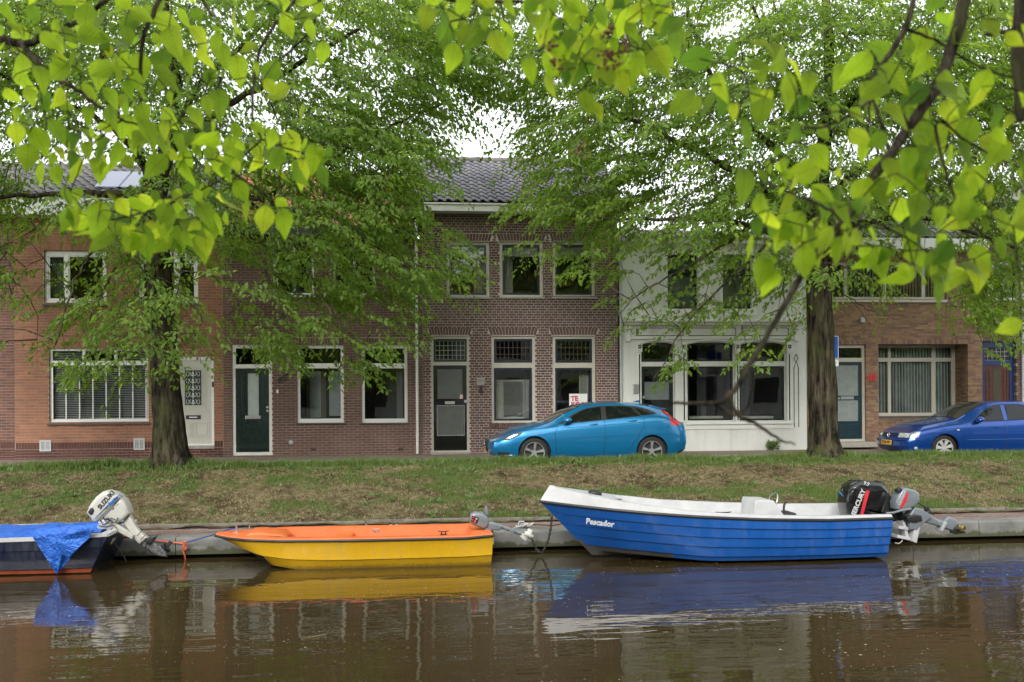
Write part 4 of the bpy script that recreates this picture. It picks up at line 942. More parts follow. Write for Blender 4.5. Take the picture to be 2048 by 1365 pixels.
class Car:
    def __init__(s, spec, thing_):
        s.p = spec; s.t = thing_; s.L = spec['L']; X = np.linspace(0, s.L, 241)
        def sm(key, k=9):
            a = np.array(spec[key]); v = np.interp(X, a[:, 0], a[:, 1]); pad = np.concatenate([np.full(k, v[0]), v, np.full(k, v[-1])])
            return np.convolve(pad, np.hanning(2*k+3)[1:-1]/np.hanning(2*k+3)[1:-1].sum(), 'same')[k:-k]
        s.X = X; s.A = {k: sm(k, spec.get('sm', {}).get(k, 7)) for k in ('plan', 'sh', 'zt', 'wt', 'crown')}
    def g(s, k, x): return float(np.interp(x, s.X, s.A[k]))
    def side(s, x, z):
        """half width of the body at station x, height z"""
        w = s.g('plan', x); zs, zt = s.g('sh', x), s.g('zt', x)
        wsh = w*.955
        if z <= zs:
            u = (z-.2)/(zs-.2); return w*float(np.interp(u, [0, .12, .35, .6, .80, .92, 1.], [.93, .965, .99, 1.0, .992, .978, .955]))
        t = min(1, (z-zs)/max(.02, zt-zs)); return wsh+(s.g('wt', x)-wsh)*(t**1.15)
    def top(s, x, y):
        wt = s.g('wt', x); return s.g('zt', x)+s.g('crown', x)*(1-(min(1, abs(y)/wt))**2.2)
    def shift(s, x, z):
        """leans front and rear ends of the body in and out"""
        f = np.interp(z, *zip(*s.p['front'])); r = np.interp(z, *zip(*s.p['rear'])); k = np.clip(1-x/.55, 0, 1)**1.4; q = np.clip(1-(s.L-x)/.5, 0, 1)**1.4
        return x+f*k+r*q
    def pt(s, x, z, off=0., sg=-1): return Vector((s.shift(x, z), sg*(s.side(x, z)+off), z))
    def front(s, v, z, off=0.):
        w = s.side(0, z); return Vector((s.shift(0, z)-s.p['nose']*(1-(abs(v)/w)**2.3)-off, v, z))
    def body(s, mat):
        wc, wr = s.p['wheels'], s.p['arch']; zc = s.p['wz']; V = []; NS = 150; rows = 13; gr = 6; tp = 7
        xs = np.linspace(0, s.L, NS)
        extra = []
        for c in wc: extra += [c-wr, c+wr, c-wr*.97, c+wr*.97]
        xs = np.unique(np.concatenate([xs, extra])); NS = len(xs); m = rows+gr+tp
        for x in xs:
            zs, zt, wt = s.g('sh', x), s.g('zt', x), s.g('wt', x); zb = s.p['sill'] + .05*max(0, 1-x/.4) + .1*max(0, 1-(s.L-x)/.35)
            for c in wc:
                if abs(x-c) < wr: zb = max(zb, zc+math.sqrt(max(0, wr*wr-(x-c)**2)))
            col = []
            for j in range(rows+1):
                z = zb+(zs-zb)*j/rows; col.append((s.shift(x, z), -s.side(x, z), z))
            for j in range(1, gr+1):
                z = zs+(zt-zs)*j/gr; col.append((s.shift(x, z), -s.side(x, z), z))
            for j in range(1, tp+1):
                y = -wt*(1-j/tp); z = s.top(x, y); col.append((s.shift(x, z), y, z))
            V.append(col)
        n = len(V[0]); vs = [p for c in V for p in c]; N = len(vs)
        vs += [(p[0], -p[1], p[2]) for p in vs]
        fs = []
        for i in range(NS-1):
            for j in range(n-1):
                a, b_, c, d = i*n+j, (i+1)*n+j, (i+1)*n+j+1, i*n+j+1
                fs += [(a, b_, c, d), (N+d, N+c, N+b_, N+a)]
        # front and rear faces
        for ix, sg in ((0, 1), (NS-1, -1)):
            K = 12; base = len(vs); col = V[ix]
            for j in range(n):
                x, y, z = col[j]
                for k in range(1, K):
                    yy = y*(1-2*k/K); b_ = s.p['nose' if ix == 0 else 'tail']*(1-abs(1-2*k/K)**2.3)
                    f = 1 if j <= rows else max(0, 1-(j-rows)/(gr+tp-1))
                    vs.append((x-sg*b_*f, yy, z))
            def I(j, k):
                if k == 0: return ix*n+j
                if k == K: return N+ix*n+j
                return base+j*(K-1)+k-1
            for j in range(n-1):
                for k in range(K):
                    q = (I(j, k), I(j+1, k), I(j+1, k+1), I(j, k+1)); fs.append(q if sg == 1 else q[::-1])
        o = mk('body', vs, fs, mat, s.t, True)
        bm = bmesh.new(); bm.from_mesh(o.data); bmesh.ops.remove_doubles(bm, verts=bm.verts, dist=.0006); bmesh.ops.recalc_face_normals(bm, faces=bm.faces); bm.to_mesh(o.data); bm.free()
        for p in o.data.polygons: p.use_smooth = True
        o.data.set_sharp_from_angle(angle=R(40))
        s.o = o
        W = s.g('plan', s.L/2)
        MB().box(.25, s.L-.25, -W*.80, W*.80, s.p['sill']-.03, .62).build('underbody', MAT['black'], s.t)
        for c in wc:   # arch liners
            mb = MB(); k = 20; pts = [(c+wr*math.cos(math.pi*i/k), zc+wr*math.sin(math.pi*i/k)) for i in range(k+1)]
            vs2 = []
            for x, z in pts: yy = s.side(x, z)-.008; vs2 += [(x, -yy, z), (x, -yy+.22, z)]
            mb.add(vs2, [(2*i, 2*i+1, 2*i+3, 2*i+2) for i in range(k)]); mb.build('arch_liner', MAT['black'], s.t)
    def patch(s, name, poly, mat, off=.008, sg=-1, parent=None, nx=14, smooth=True):
        """polygon in (x,z) laid onto the flank"""
        xs0 = [p[0] for p in poly]; xa, xb = min(xs0), max(xs0); cols = sorted(set(list(np.linspace(xa+.002, xb-.002, nx))+[min(max(x, xa+.002), xb-.002) for x in xs0]))
        vs, fs = [], []; K = 4; n = len(poly)
        for x in cols:
            zz = []
            for i in range(n):
                p, q = poly[i], poly[(i+1)%n]
                if (p[0]-x)*(q[0]-x) < 0 or abs(p[0]-x) < 1e-9: 
                    t = 0 if p[0] == q[0] else (x-p[0])/(q[0]-p[0]); zz.append(p[1]+(q[1]-p[1])*t)
            if len(zz) < 2: zz = zz*2 if zz else [0, 0]
            lo, hi = min(zz), max(zz)
            for k in range(K+1): vs.append(s.pt(x, lo+(hi-lo)*k/K, off, sg))
        for i in range(len(cols)-1):
            for k in range(K): a = i*(K+1)+k; f = (a, a+K+1, a+K+2, a+1); fs.append(f if sg < 0 else f[::-1])
        return mk(name, vs, fs, mat, parent or s.t, smooth)
    def line(s, name, pts, r, mat, off=.0, parent=None, close=False):
        P_ = [Vector((p[0], p[1], 0)) for p in pts]; out = []
        if close: P_.append(P_[0])
        for i in range(len(P_)-1):
            for k in range(5): q = P_[i].lerp(P_[i+1], k/5); out.append(s.pt(q.x, q.y, off))
        out.append(s.pt(P_[-1].x, P_[-1].y, off)); return MB().tube(out, r, 6).build(name, mat, parent or s.t, True)
    def toppatch(s, name, xa, xb, wf, wr_, mat, off=.006, nx=12, ny=12):
        vs, fs = [], []
        for i in range(nx+1):
            x = xa+(xb-xa)*i/nx; w_ = s.g('wt', x)*(wf+(wr_-wf)*i/nx)
            for j in range(ny+1):
                y = -w_+2*w_*j/ny; xx = x; z = s.top(x, y)+off; vs.append((s.shift(xx, z), y, z))
        for i in range(nx):
            for j in range(ny): a = i*(ny+1)+j; fs.append((a, a+ny+1, a+ny+2, a+1))
        return mk(name, vs, fs, mat, s.t, True)
    def frontpatch(s, name, poly, mat, off=.006, th=0., parent=None, ny=8):
        """polygon (y,z) list convex, laid on the nose"""
        ys = [p[0] for p in poly]; ya, yb = min(ys), max(ys); vs, fs = [], []; n = len(poly); K = 3
        cols = sorted(set(list(np.linspace(ya+.001, yb-.001, ny))+[min(max(y, ya+.001), yb-.001) for y in ys]))
        for y in cols:
            zz = []
            for i in range(n):
                p, q = poly[i], poly[(i+1)%n]
                if (p[0]-y)*(q[0]-y) < 0: zz.append(p[1]+(q[1]-p[1])*(y-p[0])/(q[0]-p[0]))
                elif abs(p[0]-y) < 1e-9: zz.append(p[1])
            lo, hi = (min(zz), max(zz)) if zz else (poly[0][1], poly[0][1])
            for k in range(K+1): vs.append(s.front(y, lo+(hi-lo)*k/K, off))
        for i in range(len(cols)-1):
            for k in range(K): a = i*(K+1)+k; fs.append((a, a+1, a+K+2, a+K+1))
        return mk(name, vs, fs, mat, parent or s.t, True)
    def wheel(s, x, sg, rt, rr, spokes, mat, double=False, w_=.21, turn=0., name='wheel'):
        W = s.side(x, .7)-.035; tm = MB(); n = 40; prof = [(rr, -w_/2+.01), (rr+.02, -w_/2), (rt-.03, -w_/2+.005), (rt, -w_/2+.03), (rt, w_/2-.03), (rt-.03, w_/2), (rr, w_/2)]
        def lathe(prof, c):
            vs = [(c[0]+r*math.cos(2*math.pi*k/n), c[1]+y, c[2]+r*math.sin(2*math.pi*k/n)) for r, y in prof for k in range(n)]
            return vs, [(i*n+k, (i+1)*n+k, (i+1)*n+(k+1)%n, i*n+(k+1)%n) for i in range(len(prof)-1) for k in range(n)]
        c = (x, sg*(W-w_/2), s.p['wz']); f = -1 if sg > 0 else 1
        pr = [(r, f*y) for r, y in prof]; vs, fs = lathe(pr, c)
        wh = mk(name, vs, fs if f > 0 else [q[::-1] for q in fs], MAT['rubber'], s.t, True)
        dk = MB(); vs, fs = lathe([(.001, f*-.02), (rr, f*-.02)], c); dk.add(vs, fs); v2, f2 = lathe([(rr-.012, f*(-w_/2+.02)), (rr-.012, f*0)], c); dk.add(v2, f2); dk.build('brake_disc', MAT['black'], wh)
        rm = MB(); yo = -w_/2
        vs, fs = lathe([(rr, f*(yo+.01)), (rr-.006, f*(yo-.002)), (rr-.020, f*(yo+.0)), (rr-.022, f*(yo+.02))], c); rm.add(vs, fs)
        vs, fs = lathe([(.001, f*(yo+.015)), (.05, f*(yo+.015)), (.062, f*(yo+.03)), (.062, f*.02)], c); rm.add(vs, fs)
        for k in range(spokes):
            an = 2*math.pi*k/spokes+turn
            for dd in ((-.10, .10) if double else (0,)):
                a1, a2 = an+dd*.6, an+dd; wi, wo = (.012, .015) if double else (.035, .062)
                if not double and spokes == 7: wi, wo = .020, .046
                if spokes == 5: wi, wo = .016, .034
                p1 = Vector((math.cos(a1), 0, math.sin(a1)))*.045; p2 = Vector((math.cos(a2), 0, math.sin(a2)))*(rr-.018); q = Vector((-math.sin(an), 0, math.cos(an)))
                C0 = Vector(c); Y1 = Vector((0, f*(yo+.022), 0)); Y2 = Vector((0, f*(yo+.012), 0)); Yb = Vector((0, f*.05, 0))
                V = [C0+p1-q*wi+Y1, C0+p1+q*wi+Y1, C0+p2+q*wo+Y2, C0+p2-q*wo+Y2]; V += [v+Yb for v in V]
                rm.add(V, [(0,1,2,3),(4,7,6,5),(0,4,5,1),(1,5,6,2),(2,6,7,3),(3,7,4,0)])
        o = rm.build('rim', mat, wh)
        bm = bmesh.new(); bm.from_mesh(o.data); bmesh.ops.recalc_face_normals(bm, faces=bm.faces); bm.to_mesh(o.data); bm.free()
        return wh
    def mirror(s, x, z, mat, sg=-1, L_=.17, H_=.12):
        w = s.side(x, z); m = bmesh.new(); bmesh.ops.create_uvsphere(m, u_segments=16, v_segments=10, radius=1)
        for v in m.verts:
            c = v.co; k = 1 if c.x > 0 else .9; v.co = (x+c.x*L_*.62*k+(.02*c.z), sg*(w+.14)+c.y*.10, z+c.z*H_*.55*(1-.25*c.x))
        bmesh.ops.recalc_face_normals(m, faces=m.faces)
        o = MB().bm(m).build('mirror', mat, s.t, True)
        MB().box(x-.04, x+.05, sg*(w-.02), sg*(w+.1), z-.075, z-.045, 0, .008).build('mirror_foot', MAT['black'], o)
    def handle(s, x, z, mat, ln=.19):
        m = MB(); a = [s.pt(x+ln*(k/6-.5), z+.01*(k/6), .022-.016*abs(k/3-1)**3) for k in range(7)]; m.tube(a, .013, 8); m.build('door_handle', mat, s.t, True)

# ---- blue hatchback
MAT['cyanpaint'] = carpaint('azure_metallic_paint', (.006, .17, .38)); MAT['royalpaint'] = carpaint('royal_blue_paint', (.003, .055, .29))
w0 = U(1069.8, 905, 21.80); ROT = 0.
car = thing('parked_car', 'azure blue hatchback parked in front of the dark brick and white houses', 'car', (w0.x-.90, 22.72, ROADZ))
# copied-in local frame: build at origin then parent without inverse
def local(thing_):
    thing_['_l'] = 1
sp1 = dict(L=4.37, wheels=(.90, 3.55), arch=.365, wz=.325, sill=.21, nose=.12, tail=.14,
    plan=[(0,.74),(.12,.80),(.35,.865),(.7,.895),(1.4,.90),(2.6,.90),(3.4,.905),(3.9,.875),(4.2,.80),(4.37,.71)],
    sh=[(0,.60),(.15,.68),(.45,.765),(.9,.835),(1.3,.885),(1.6,.925),(2.4,1.0),(3.2,1.06),(3.7,1.085),(4.1,1.03),(4.37,.93)],
    zt=[(0,.635),(.15,.72),(.45,.82),(.9,.90),(1.15,.945),(1.3,1.0),(1.6,1.17),(1.95,1.325),(2.3,1.385),(2.7,1.40),(3.2,1.375),(3.6,1.315),(3.85,1.255),(3.98,1.17),(4.15,1.06),(4.37,.95)],
    wt=[(0,.60),(.4,.68),(.9,.73),(1.2,.735),(1.6,.68),(2.0,.615),(2.8,.60),(3.5,.575),(3.85,.55),(4.1,.60),(4.37,.62)],
    crown=[(0,.015),(.5,.05),(1.1,.055),(1.5,.06),(2.2,.045),(3.4,.04),(3.9,.03),(4.3,.02)],
    front=[(.18,.14),(.30,.03),(.42,0),(.55,.02),(.66,.10),(.8,.2)], rear=[(.18,-.16),(.35,-.04),(.5,0),(.75,-.02),(.9,-.07),(1.0,-.12),(1.2,-.2)], sm=dict(zt=5, sh=6, plan=6))
def at_origin(fn, thing_):
    loc = thing_.location.copy(); thing_.location = (0, 0, 0); fn(); thing_.location = loc
def build_hatch():
    c = Car(sp1, car); c.body(MAT['cyanpaint']); G = MAT['carglass']; K = MAT['black']
    dlo = [(1.42,.945),(1.62,1.06),(1.85,1.20),(2.10,1.295),(2.45,1.345),(2.9,1.345),(3.25,1.315),(3.48,1.265),(3.68,1.17),(3.62,1.145),(3.3,1.115),(2.6,1.04),(2.0,.985)]
    c.patch('window_trim', [(x, z) for x, z in dlo], K, .004, nx=40)
    c.patch('window', [(1.58,.975),(1.78,1.13),(2.02,1.245),(2.20,1.295),(2.42,1.322),(2.405,1.04),(2.0,1.002)], G, .010, nx=18)
    c.patch('window', [(2.52,1.048),(2.53,1.326),(2.85,1.325),(3.10,1.305),(3.27,1.125),(2.9,1.085)], G, .010, nx=16)
    c.patch('window', [(3.33,1.135),(3.20,1.29),(3.40,1.25),(3.56,1.185),(3.58,1.165)], G, .010, nx=10)
    c.patch('window_trim', dlo, K, .004, 1, nx=40); c.patch('window', [(1.58,.975),(1.78,1.13),(2.02,1.245),(2.42,1.322),(3.1,1.305),(3.5,1.2),(3.3,1.13),(2.4,1.04)], G, .010, 1, nx=18)
    c.toppatch('windscreen', 1.20, 1.93, .93, .93, MAT['screen'])
    c.toppatch('rear_window', 3.92, 4.12, .85, .85, G)
    gap = .005
    c.line('door_seam', [(2.47,1.03),(2.475,.8),(2.47,.5),(2.45,.27)], gap, K)
    c.line('door_seam', [(1.42,.90),(1.36,.75),(1.37,.5),(1.40,.27)], gap, K)
    c.line('door_seam', [(3.36,1.09),(3.36,.9),(3.22,.66),(3.08,.45),(3.0,.30)], gap, K)
    c.line('door_seam', [(1.40,.27),(2.0,.255),(3.0,.30)], gap, K)
    c.line('bonnet_seam', [(.42,.76),(.8,.825),(1.15,.87),(1.40,.905)], gap, K)
    c.line('crease', [(1.5,.86),(2.3,.905),(3.2,.965),(3.9,1.0)], .006, MAT['cyanpaint'], -.002)
    c.handle(2.22, .93, MAT['cyanpaint']); c.handle(3.10, 1.00, MAT['cyanpaint']); c.mirror(1.63, 1.03, MAT['cyanpaint'])
    hl = c.patch('headlight', [(.10,.60),(.30,.72),(.58,.775),(.66,.765),(.55,.70),(.32,.60)], K, .006, nx=14)
    c.patch('lens', [(.22,.635),(.34,.70),(.54,.745),(.50,.71),(.34,.65)], MAT['lens'], .010, parent=hl, nx=12)
    c.frontpatch('headlight', [(-.70,.60),(-.70,.66),(-.48,.60),(-.5,.56)], MAT['lens'], .004); c.frontpatch('headlight', [(.70,.60),(.70,.66),(.48,.60),(.5,.56)], MAT['lens'], .004)
    g_ = c.frontpatch('grille', [(-.36,.60),(.36,.60),(.30,.38),(-.30,.38)], K, .010)
    for k in range(5): MB().tube([c.front(y, .40+.045*k, .016) for y in np.linspace(-.30, .30, 9)], .006, 6).build('grille_bar', MAT['chrome'], g_, True)
    MB().tube([c.front(y, .40+.19*(y+.3)/.6, .024) for y in np.linspace(-.3, .3, 7)], .010, 6).build('grille_strap', MAT['chrome'], g_, True)
    rg = [c.front(.05*math.cos(a_), .50+.05*math.sin(a_), .032) for a_ in np.linspace(0, 2*math.pi, 17)]; MB().tube(rg, .009, 6, False).build('badge', MAT['chrome'], g_, True)
    pl = c.frontpatch('number_plate', [(-.26,.30),(.26,.30),(.26,.41),(-.26,.41)], MAT['yellowplate'], .03)
    c.patch('lower_intake', [(.06,.26),(.32,.27),(.36,.33),(.07,.34)], K, .005, nx=8)
    MB().tube([c.pt(x, .265, .012) for x in np.linspace(.03, .40, 9)], .009, 6).build('front_lip', MAT['chrome'], c.t, True)
    c.patch('tail_light', [(4.02,.90),(3.99,.965),(4.10,1.03),(4.02,1.09),(3.86,1.19),(3.80,1.245),(3.84,1.25),(3.99,1.185),(4.16,1.075),(4.28,1.02),(4.30,.93),(4.2,.895)], MAT['taillens'], .010, nx=22)
    c.patch('rear_diffuser', [(4.12,.24),(4.34,.36),(4.34,.30),(4.2,.22)], K, .008, nx=6)
    for x in (.90, 3.55):
        for sg in (-1, 1): c.wheel(x, sg, .325, .232, 5, MAT['alloy'], False, turn=.2 if x < 2 else .31)
    MB().slab([(3.55,1.355),(3.92,1.275),(3.99,1.255),(3.95,1.24),(3.6,1.30)], 0, 1.02, .012).build('spoiler', MAT['cyanpaint'], c.t, True)
    MB().slab([(3.30,1.415),(3.40,1.455),(3.46,1.46),(3.47,1.40)], 0, .03, .008).build('roof_fin', MAT['cyanpaint'], c.t, True)
    MB().tube([(1.98, -.60, 1.33), (1.98, .60, 1.33)], .006, 6).build('roof_seam', K, c.t)
at_origin(build_hatch, car)

# ---- royal blue saloon
w0 = U(1891.6, 891, 22.25)
car2 = thing('parked_car', 'royal blue saloon with yellow number plate parked before the tan brick house', 'car', (w0.x-.88, 23.12, ROADZ-.03))
sp2 = dict(L=4.38, wheels=(.88, 3.39), arch=.345, wz=.31, sill=.20, nose=.13, tail=.12,
    plan=[(0,.76),(.12,.81),(.35,.845),(.8,.865),(1.5,.868),(3.3,.868),(3.9,.84),(4.2,.80),(4.38,.74)],
    sh=[(0,.62),(.12,.70),(.4,.765),(.9,.83),(1.25,.87),(1.6,.895),(2.6,.925),(3.4,.96),(4.0,.975),(4.38,.96)],
    zt=[(0,.655),(.12,.74),(.4,.83),(.9,.915),(1.22,.965),(1.4,1.04),(1.75,1.24),(2.05,1.35),(2.4,1.385),(2.9,1.385),(3.2,1.34),(3.5,1.20),(3.72,1.06),(3.85,1.02),(4.3,1.0),(4.38,.985)],
    wt=[(0,.62),(.4,.68),(.9,.72),(1.2,.725),(1.6,.66),(2.0,.59),(2.9,.575),(3.3,.60),(3.7,.66),(4.3,.68)],
    crown=[(0,.012),(.5,.045),(1.1,.05),(1.6,.055),(2.2,.04),(3.,.04),(3.7,.02),(4.3,.02)],
    front=[(.18,.10),(.26,.02),(.36,-.01),(.50,0.),(.53,.05),(.66,.07),(.74,.13)], rear=[(.18,-.08),(.4,0),(.8,-.03),(1.0,-.06)], sm=dict(zt=5, sh=6, plan=6))
def build_saloon():
    c = Car(sp2, car2); pm = MAT['royalpaint']; c.body(pm); G = MAT['carglass']; K = MAT['black']
    dlo = [(1.50,.925),(1.72,1.06),(1.95,1.21),(2.15,1.295),(2.4,1.335),(2.9,1.335),(3.15,1.28),(3.38,1.15),(3.48,1.02),(3.3,.975),(2.6,.955),(2.,.935)]
    c.patch('window', [(1.62,.945),(1.82,1.10),(2.02,1.225),(2.18,1.285),(2.36,1.312),(2.34,.962),(2.,.95)], G, .008, nx=18)
    c.patch('window', [(2.47,.968),(2.49,1.315),(2.85,1.312),(3.02,1.28),(3.18,1.0)], G, .008, nx=16)
    c.patch('window', [(1.62,.945),(1.82,1.10),(2.18,1.285),(2.85,1.312),(3.1,1.25),(3.3,1.0)], G, .008, 1, nx=18)
    c.patch('window_trim', [(2.345,.955),(2.365,1.31),(2.385,1.312),(2.37,.957)], K, .009, nx=4)
    c.line('window_trim', [(1.60,.935),(1.82,1.105),(2.02,1.235),(2.18,1.297),(2.4,1.328),(2.86,1.326),(3.06,1.28),(3.22,1.0),(2.6,.957),(2.0,.937)], .007, K, .006, close=True)
    c.toppatch('windscreen', 1.27, 2.02, .92, .92, MAT['screen'])
    for pts in ([(2.43,.94),(2.42,.7),(2.41,.4),(2.38,.25)], [(1.42,.87),(1.35,.7),(1.36,.4),(1.38,.25)], [(1.38,.25),(2.4,.24),(3.0,.26)], [(3.25,.95),(3.2,.75),(3.0,.5)]): c.line('door_seam', pts, .005, K)
    c.line('side_strip', [(1.38,.50),(2.0,.50),(2.95,.51)], .009, pm, .002)
    c.line('bonnet_seam', [(.12,.70),(.5,.785),(1.0,.85),(1.35,.875)], .0035, K)
    c.handle(2.18, .80, pm); c.handle(3.05, .82, pm); c.mirror(1.70, .975, pm, L_=.16, H_=.13)
    c.mirror(1.70, .975, pm, 1, L_=.16, H_=.13)
    c.patch('headlight', [(.02,.555),(.02,.665),(.10,.70),(.25,.705),(.20,.57)], MAT['lens'], .006, nx=8)
    for sg in (-1, 1):
        h = c.frontpatch('headlight', [(sg*.735,.56),(sg*.735,.665),(sg*.42,.665),(sg*.39,.56)], MAT['lens'], .008)
        MB().tube([c.front(sg*(.57+.05*math.cos(a_)), .612+.042*math.sin(a_), .013) for a_ in np.linspace(0, 6.283, 17)], .005, 6, False).build('lamp_ring', MAT['chrome'], h, True)
    g_ = c.frontpatch('grille', [(-.37,.56),(-.36,.665),(.36,.665),(.37,.56)], K, .007, ny=12)
    for k in range(4): MB().tube([c.front(y, .572+.028*k, .012) for y in np.linspace(-.36, .36, 9)], .006, 6).build('grille_bar', pm, g_, True)
    rg = [c.front(.055*math.cos(a_), .612+.055*math.sin(a_), .022) for a_ in np.linspace(0, 2*math.pi, 19)]; bd = MB().tube(rg, .006, 6, False)
    for pl in ([(-.035,.655),(0,.617),(.035,.655)], [(-.05,.625),(-.025,.567),(0,.607),(.025,.567),(.05,.625)]): bd.tube([c.front(a_, b_, .022) for a_, b_ in pl], .0045, 5)
    bd.build('badge', MAT['chrome'], g_, True)
    c.line('bumper_strip', [(.02,.50),(.2,.50),(.50,.50)], .008, pm, .004)
    for sg in (-1, 1): MB().tube([c.front(sg*y, .50, .006) for y in np.linspace(.30, .74, 7)], .010, 6).build('bumper_strip', pm, c.t, True)
    pl = c.frontpatch('number_plate', [(-.26,.375),(.26,.375),(.26,.485),(-.26,.485)], MAT['yellowplate'], .022)
    M4 = Matrix.Translation(c.front(0, .430, .027)) @ Matrix.Rotation(R(-90), 4, 'Z') @ Matrix.Rotation(R(90), 4, 'X')
    text_mesh('lettering', '77-FK-PD', .098, K, pl, M4, .001, .0018, sx=1.0)
    g2 = c.frontpatch('lower_grille', [(-.45,.235),(-.45,.345),(.45,.345),(.45,.235)], K, .006, ny=12)
    for k in range(3): MB().tube([c.front(y, .262+.028*k, .012) for y in np.linspace(-.44, .44, 9)], .005, 6).build('grille_bar', pm, g2, True)
    c.patch('fog_lamp', [(.14,.29),(.14,.35),(.21,.35),(.21,.29)], MAT['lens'], .006, nx=4)
    c.patch('side_indicator', [(1.16,.725),(1.16,.75),(1.23,.75),(1.23,.725)], MAT['lens'], .010, nx=4)
    for x in (.88, 3.39):
        for sg in (-1, 1): c.wheel(x, sg, .31, .215, 7, MAT['hub'], False, turn=.3)
    MB().tube([(1.28,-.55,1.01),(1.30,0,1.045),(1.30,.3,1.04)], .007, 6).build('wiper', K, c.t)
at_origin(build_saloon, car2)
# ================================================================== boats
def gelcoat(name, col, rough=.35, coat=.15, wear=.22):
    t = NT(name); t.b.inputs['Coat Weight'].default_value = coat; g = t.n('NewGeometry'); sp = t.n('SeparateXYZ'); t.l(g.outputs['Position'], sp.inputs[0])
    mp = t.n('Mapping'); mp.inputs['Scale'].default_value = (3., 3., .5); t.l(g.outputs['Position'], mp.inputs[0]); st = t.noise(2.5, 6, .7, vec=mp.outputs[0])
    n1 = t.noise(1.3, 4, .6, obj=False); fine = t.noise(28, 4, .7, obj=False)
    a = t.ramp(n1.outputs[0], [(.3, tuple(c*(1-wear*.6) for c in col)), (.7, tuple(min(1, c+.035*wear*4*.3) for c in col))]).outputs[0]
    f = t.ramp(st.outputs[0], [(.52, (0,)*3), (.75, (wear,)*3)]); a = t.mix(f.outputs[0], a, (.20,.19,.15))        # run marks and faded streaks
    ad = t.n('Math', _operation='MULTIPLY_ADD'); ad.inputs[1].default_value = -8.; t.l(sp.outputs[2], ad.inputs[0]); t.l(fine.outputs[0], ad.inputs[2])
    sc = t.ramp(ad.outputs[0], [(-.0, (0,)*3), (.35, (.6,)*3)]); a = t.mix(sc.outputs[0], a, (.07,.065,.035))      # scum line at the water
    t.l(a, t.b.inputs['Base Color']); rr = t.ramp(st.outputs[0], [(.35, (rough*.7,)*3), (.7, (min(1, rough*1.6),)*3)]); t.l(rr.outputs[0], t.b.inputs['Roughness']); t.bump(fine.outputs[0], .0012); return t.m
MAT['boatblue'] = gelcoat('bright_blue_gelcoat', (.001,.080,.34), .36, wear=.14)
MAT['boatnavy'] = gelcoat('navy_gelcoat', (.002,.006,.024), .30, wear=.05)
MAT['yellow'] = gelcoat('yellow_gelcoat', (.66,.38,.006), .34)
MAT['orange'] = plain('orange_gelcoat', (.68,.15,.035), .45, nz=.14, scale=3)
MAT['antifoul'] = plain('dull_grey_bottom_paint', (.06,.055,.05), .7, nz=.3, scale=5)
MAT['antired'] = plain('red_bottom_paint', (.33,.07,.03), .7, nz=.25, scale=5)
MAT['boatwhite'] = plain('white_gelcoat', (.49,.49,.49), .42, nz=.12, scale=3.5)
MAT['mwhite'] = plain('off_white_motor_paint', (.47,.46,.41), .3, nz=.08, scale=6)
MAT['mgrey'] = plain('grey_motor_paint', (.19,.21,.23), .3, .2, nz=.1, scale=8)
MAT['barnacle'] = plain('flaking_black_paint', (.10,.10,.10), .7, nz=.9, scale=26)
MAT['propwhite'] = plain('pale_propeller', (.6,.6,.55), .4)
MAT['brass'] = plain('worn_bronze', (.45,.38,.22), .3, .9)
def hull(t, x0, x1, yc, beam, sheer, keel, plan, strakes, mtop, mbot, botf, wl_in=.72, transom_rake=.06, flat=.2, NS=46, stemrake=None, step=.026):
    """clinker or smooth hull.  s runs 0 (stern, x1) .. 1 (bow, x0)"""
    S = [1-(1-i/NS)**1.0 for i in range(NS+1)]; L = x1-x0; cols = []; nb = strakes*3
    for s_ in S:
        b = beam/2*np.interp(s_, *zip(*plan)); zs = np.interp(s_, *zip(*sheer)); zk = np.interp(s_, *zip(*keel)); col = []
        def sec(u):       # u 0 gunwale .. 1 keel
            w = float(np.interp(u, [0, .25, .5, .75, .93, 1.], [1, .99, .97, .93, .88, 0.0])); v = float(np.interp(s_, [0, .5, .8, 1], [0, .05, .5, 1.]))
            w = w*(1-v) + (1-u)**.8*v; return w
        for k in range(strakes):
            u0, u1 = k/strakes, (k+1)/strakes
            for q, uu in enumerate((u0, (u0+u1)/2, u1)):
                lap = step*(q/2)*min(1, (1-s_)*6+.1) if k < strakes-1 else 0
                zz = zs+(zk-zs)*uu; xx = x1-L*s_ - transom_rake*(1-s_)*uu*1.0
                if stemrake: xx += stemrake*max(0, (s_-.45)/.55)**1.7*uu
                col.append((xx, b*sec(uu)+lap, zz))
            
        cols.append(col)
    m = len(cols[0]); vs = []; fs = []; fm = []
    for sg in (-1, 1):
        base = len(vs)
        for c in cols: vs += [(p[0], yc+sg*p[1], p[2]) for p in c]
        for i in range(NS):
            for j in range(m-1):
                a = base+i*m+j; q = (a, a+1, a+m+1, a+m); fs.append(q if sg < 0 else q[::-1])
                s_ = (S[i]+S[i+1])/2; fm.append(1 if j/m >= botf(s_) else 0)
    # transom
    base = m*(NS+1); tr = [k for k in range(m)]; poly = [0*m+k for k in range(m)] + [base+k for k in range(m-1, -1, -1)]
    fs.append(poly); fm.append(0)
    o = mk('hull', vs, fs, None, t, False, None, [mtop, mbot], fm)
    bm = bmesh.new(); bm.from_mesh(o.data); bmesh.ops.remove_doubles(bm, verts=bm.verts, dist=.0005); bmesh.ops.recalc_face_normals(bm, faces=bm.faces); bm.to_mesh(o.data); bm.free()
    for p in o.data.polygons: p.use_smooth = True
    o.data.set_sharp_from_angle(angle=R(18)); 
    edge = [[Vector((c[0][0], yc+sg*c[0][1], c[0][2])) for c in cols] for sg in (-1, 1)]
    return o, edge, S
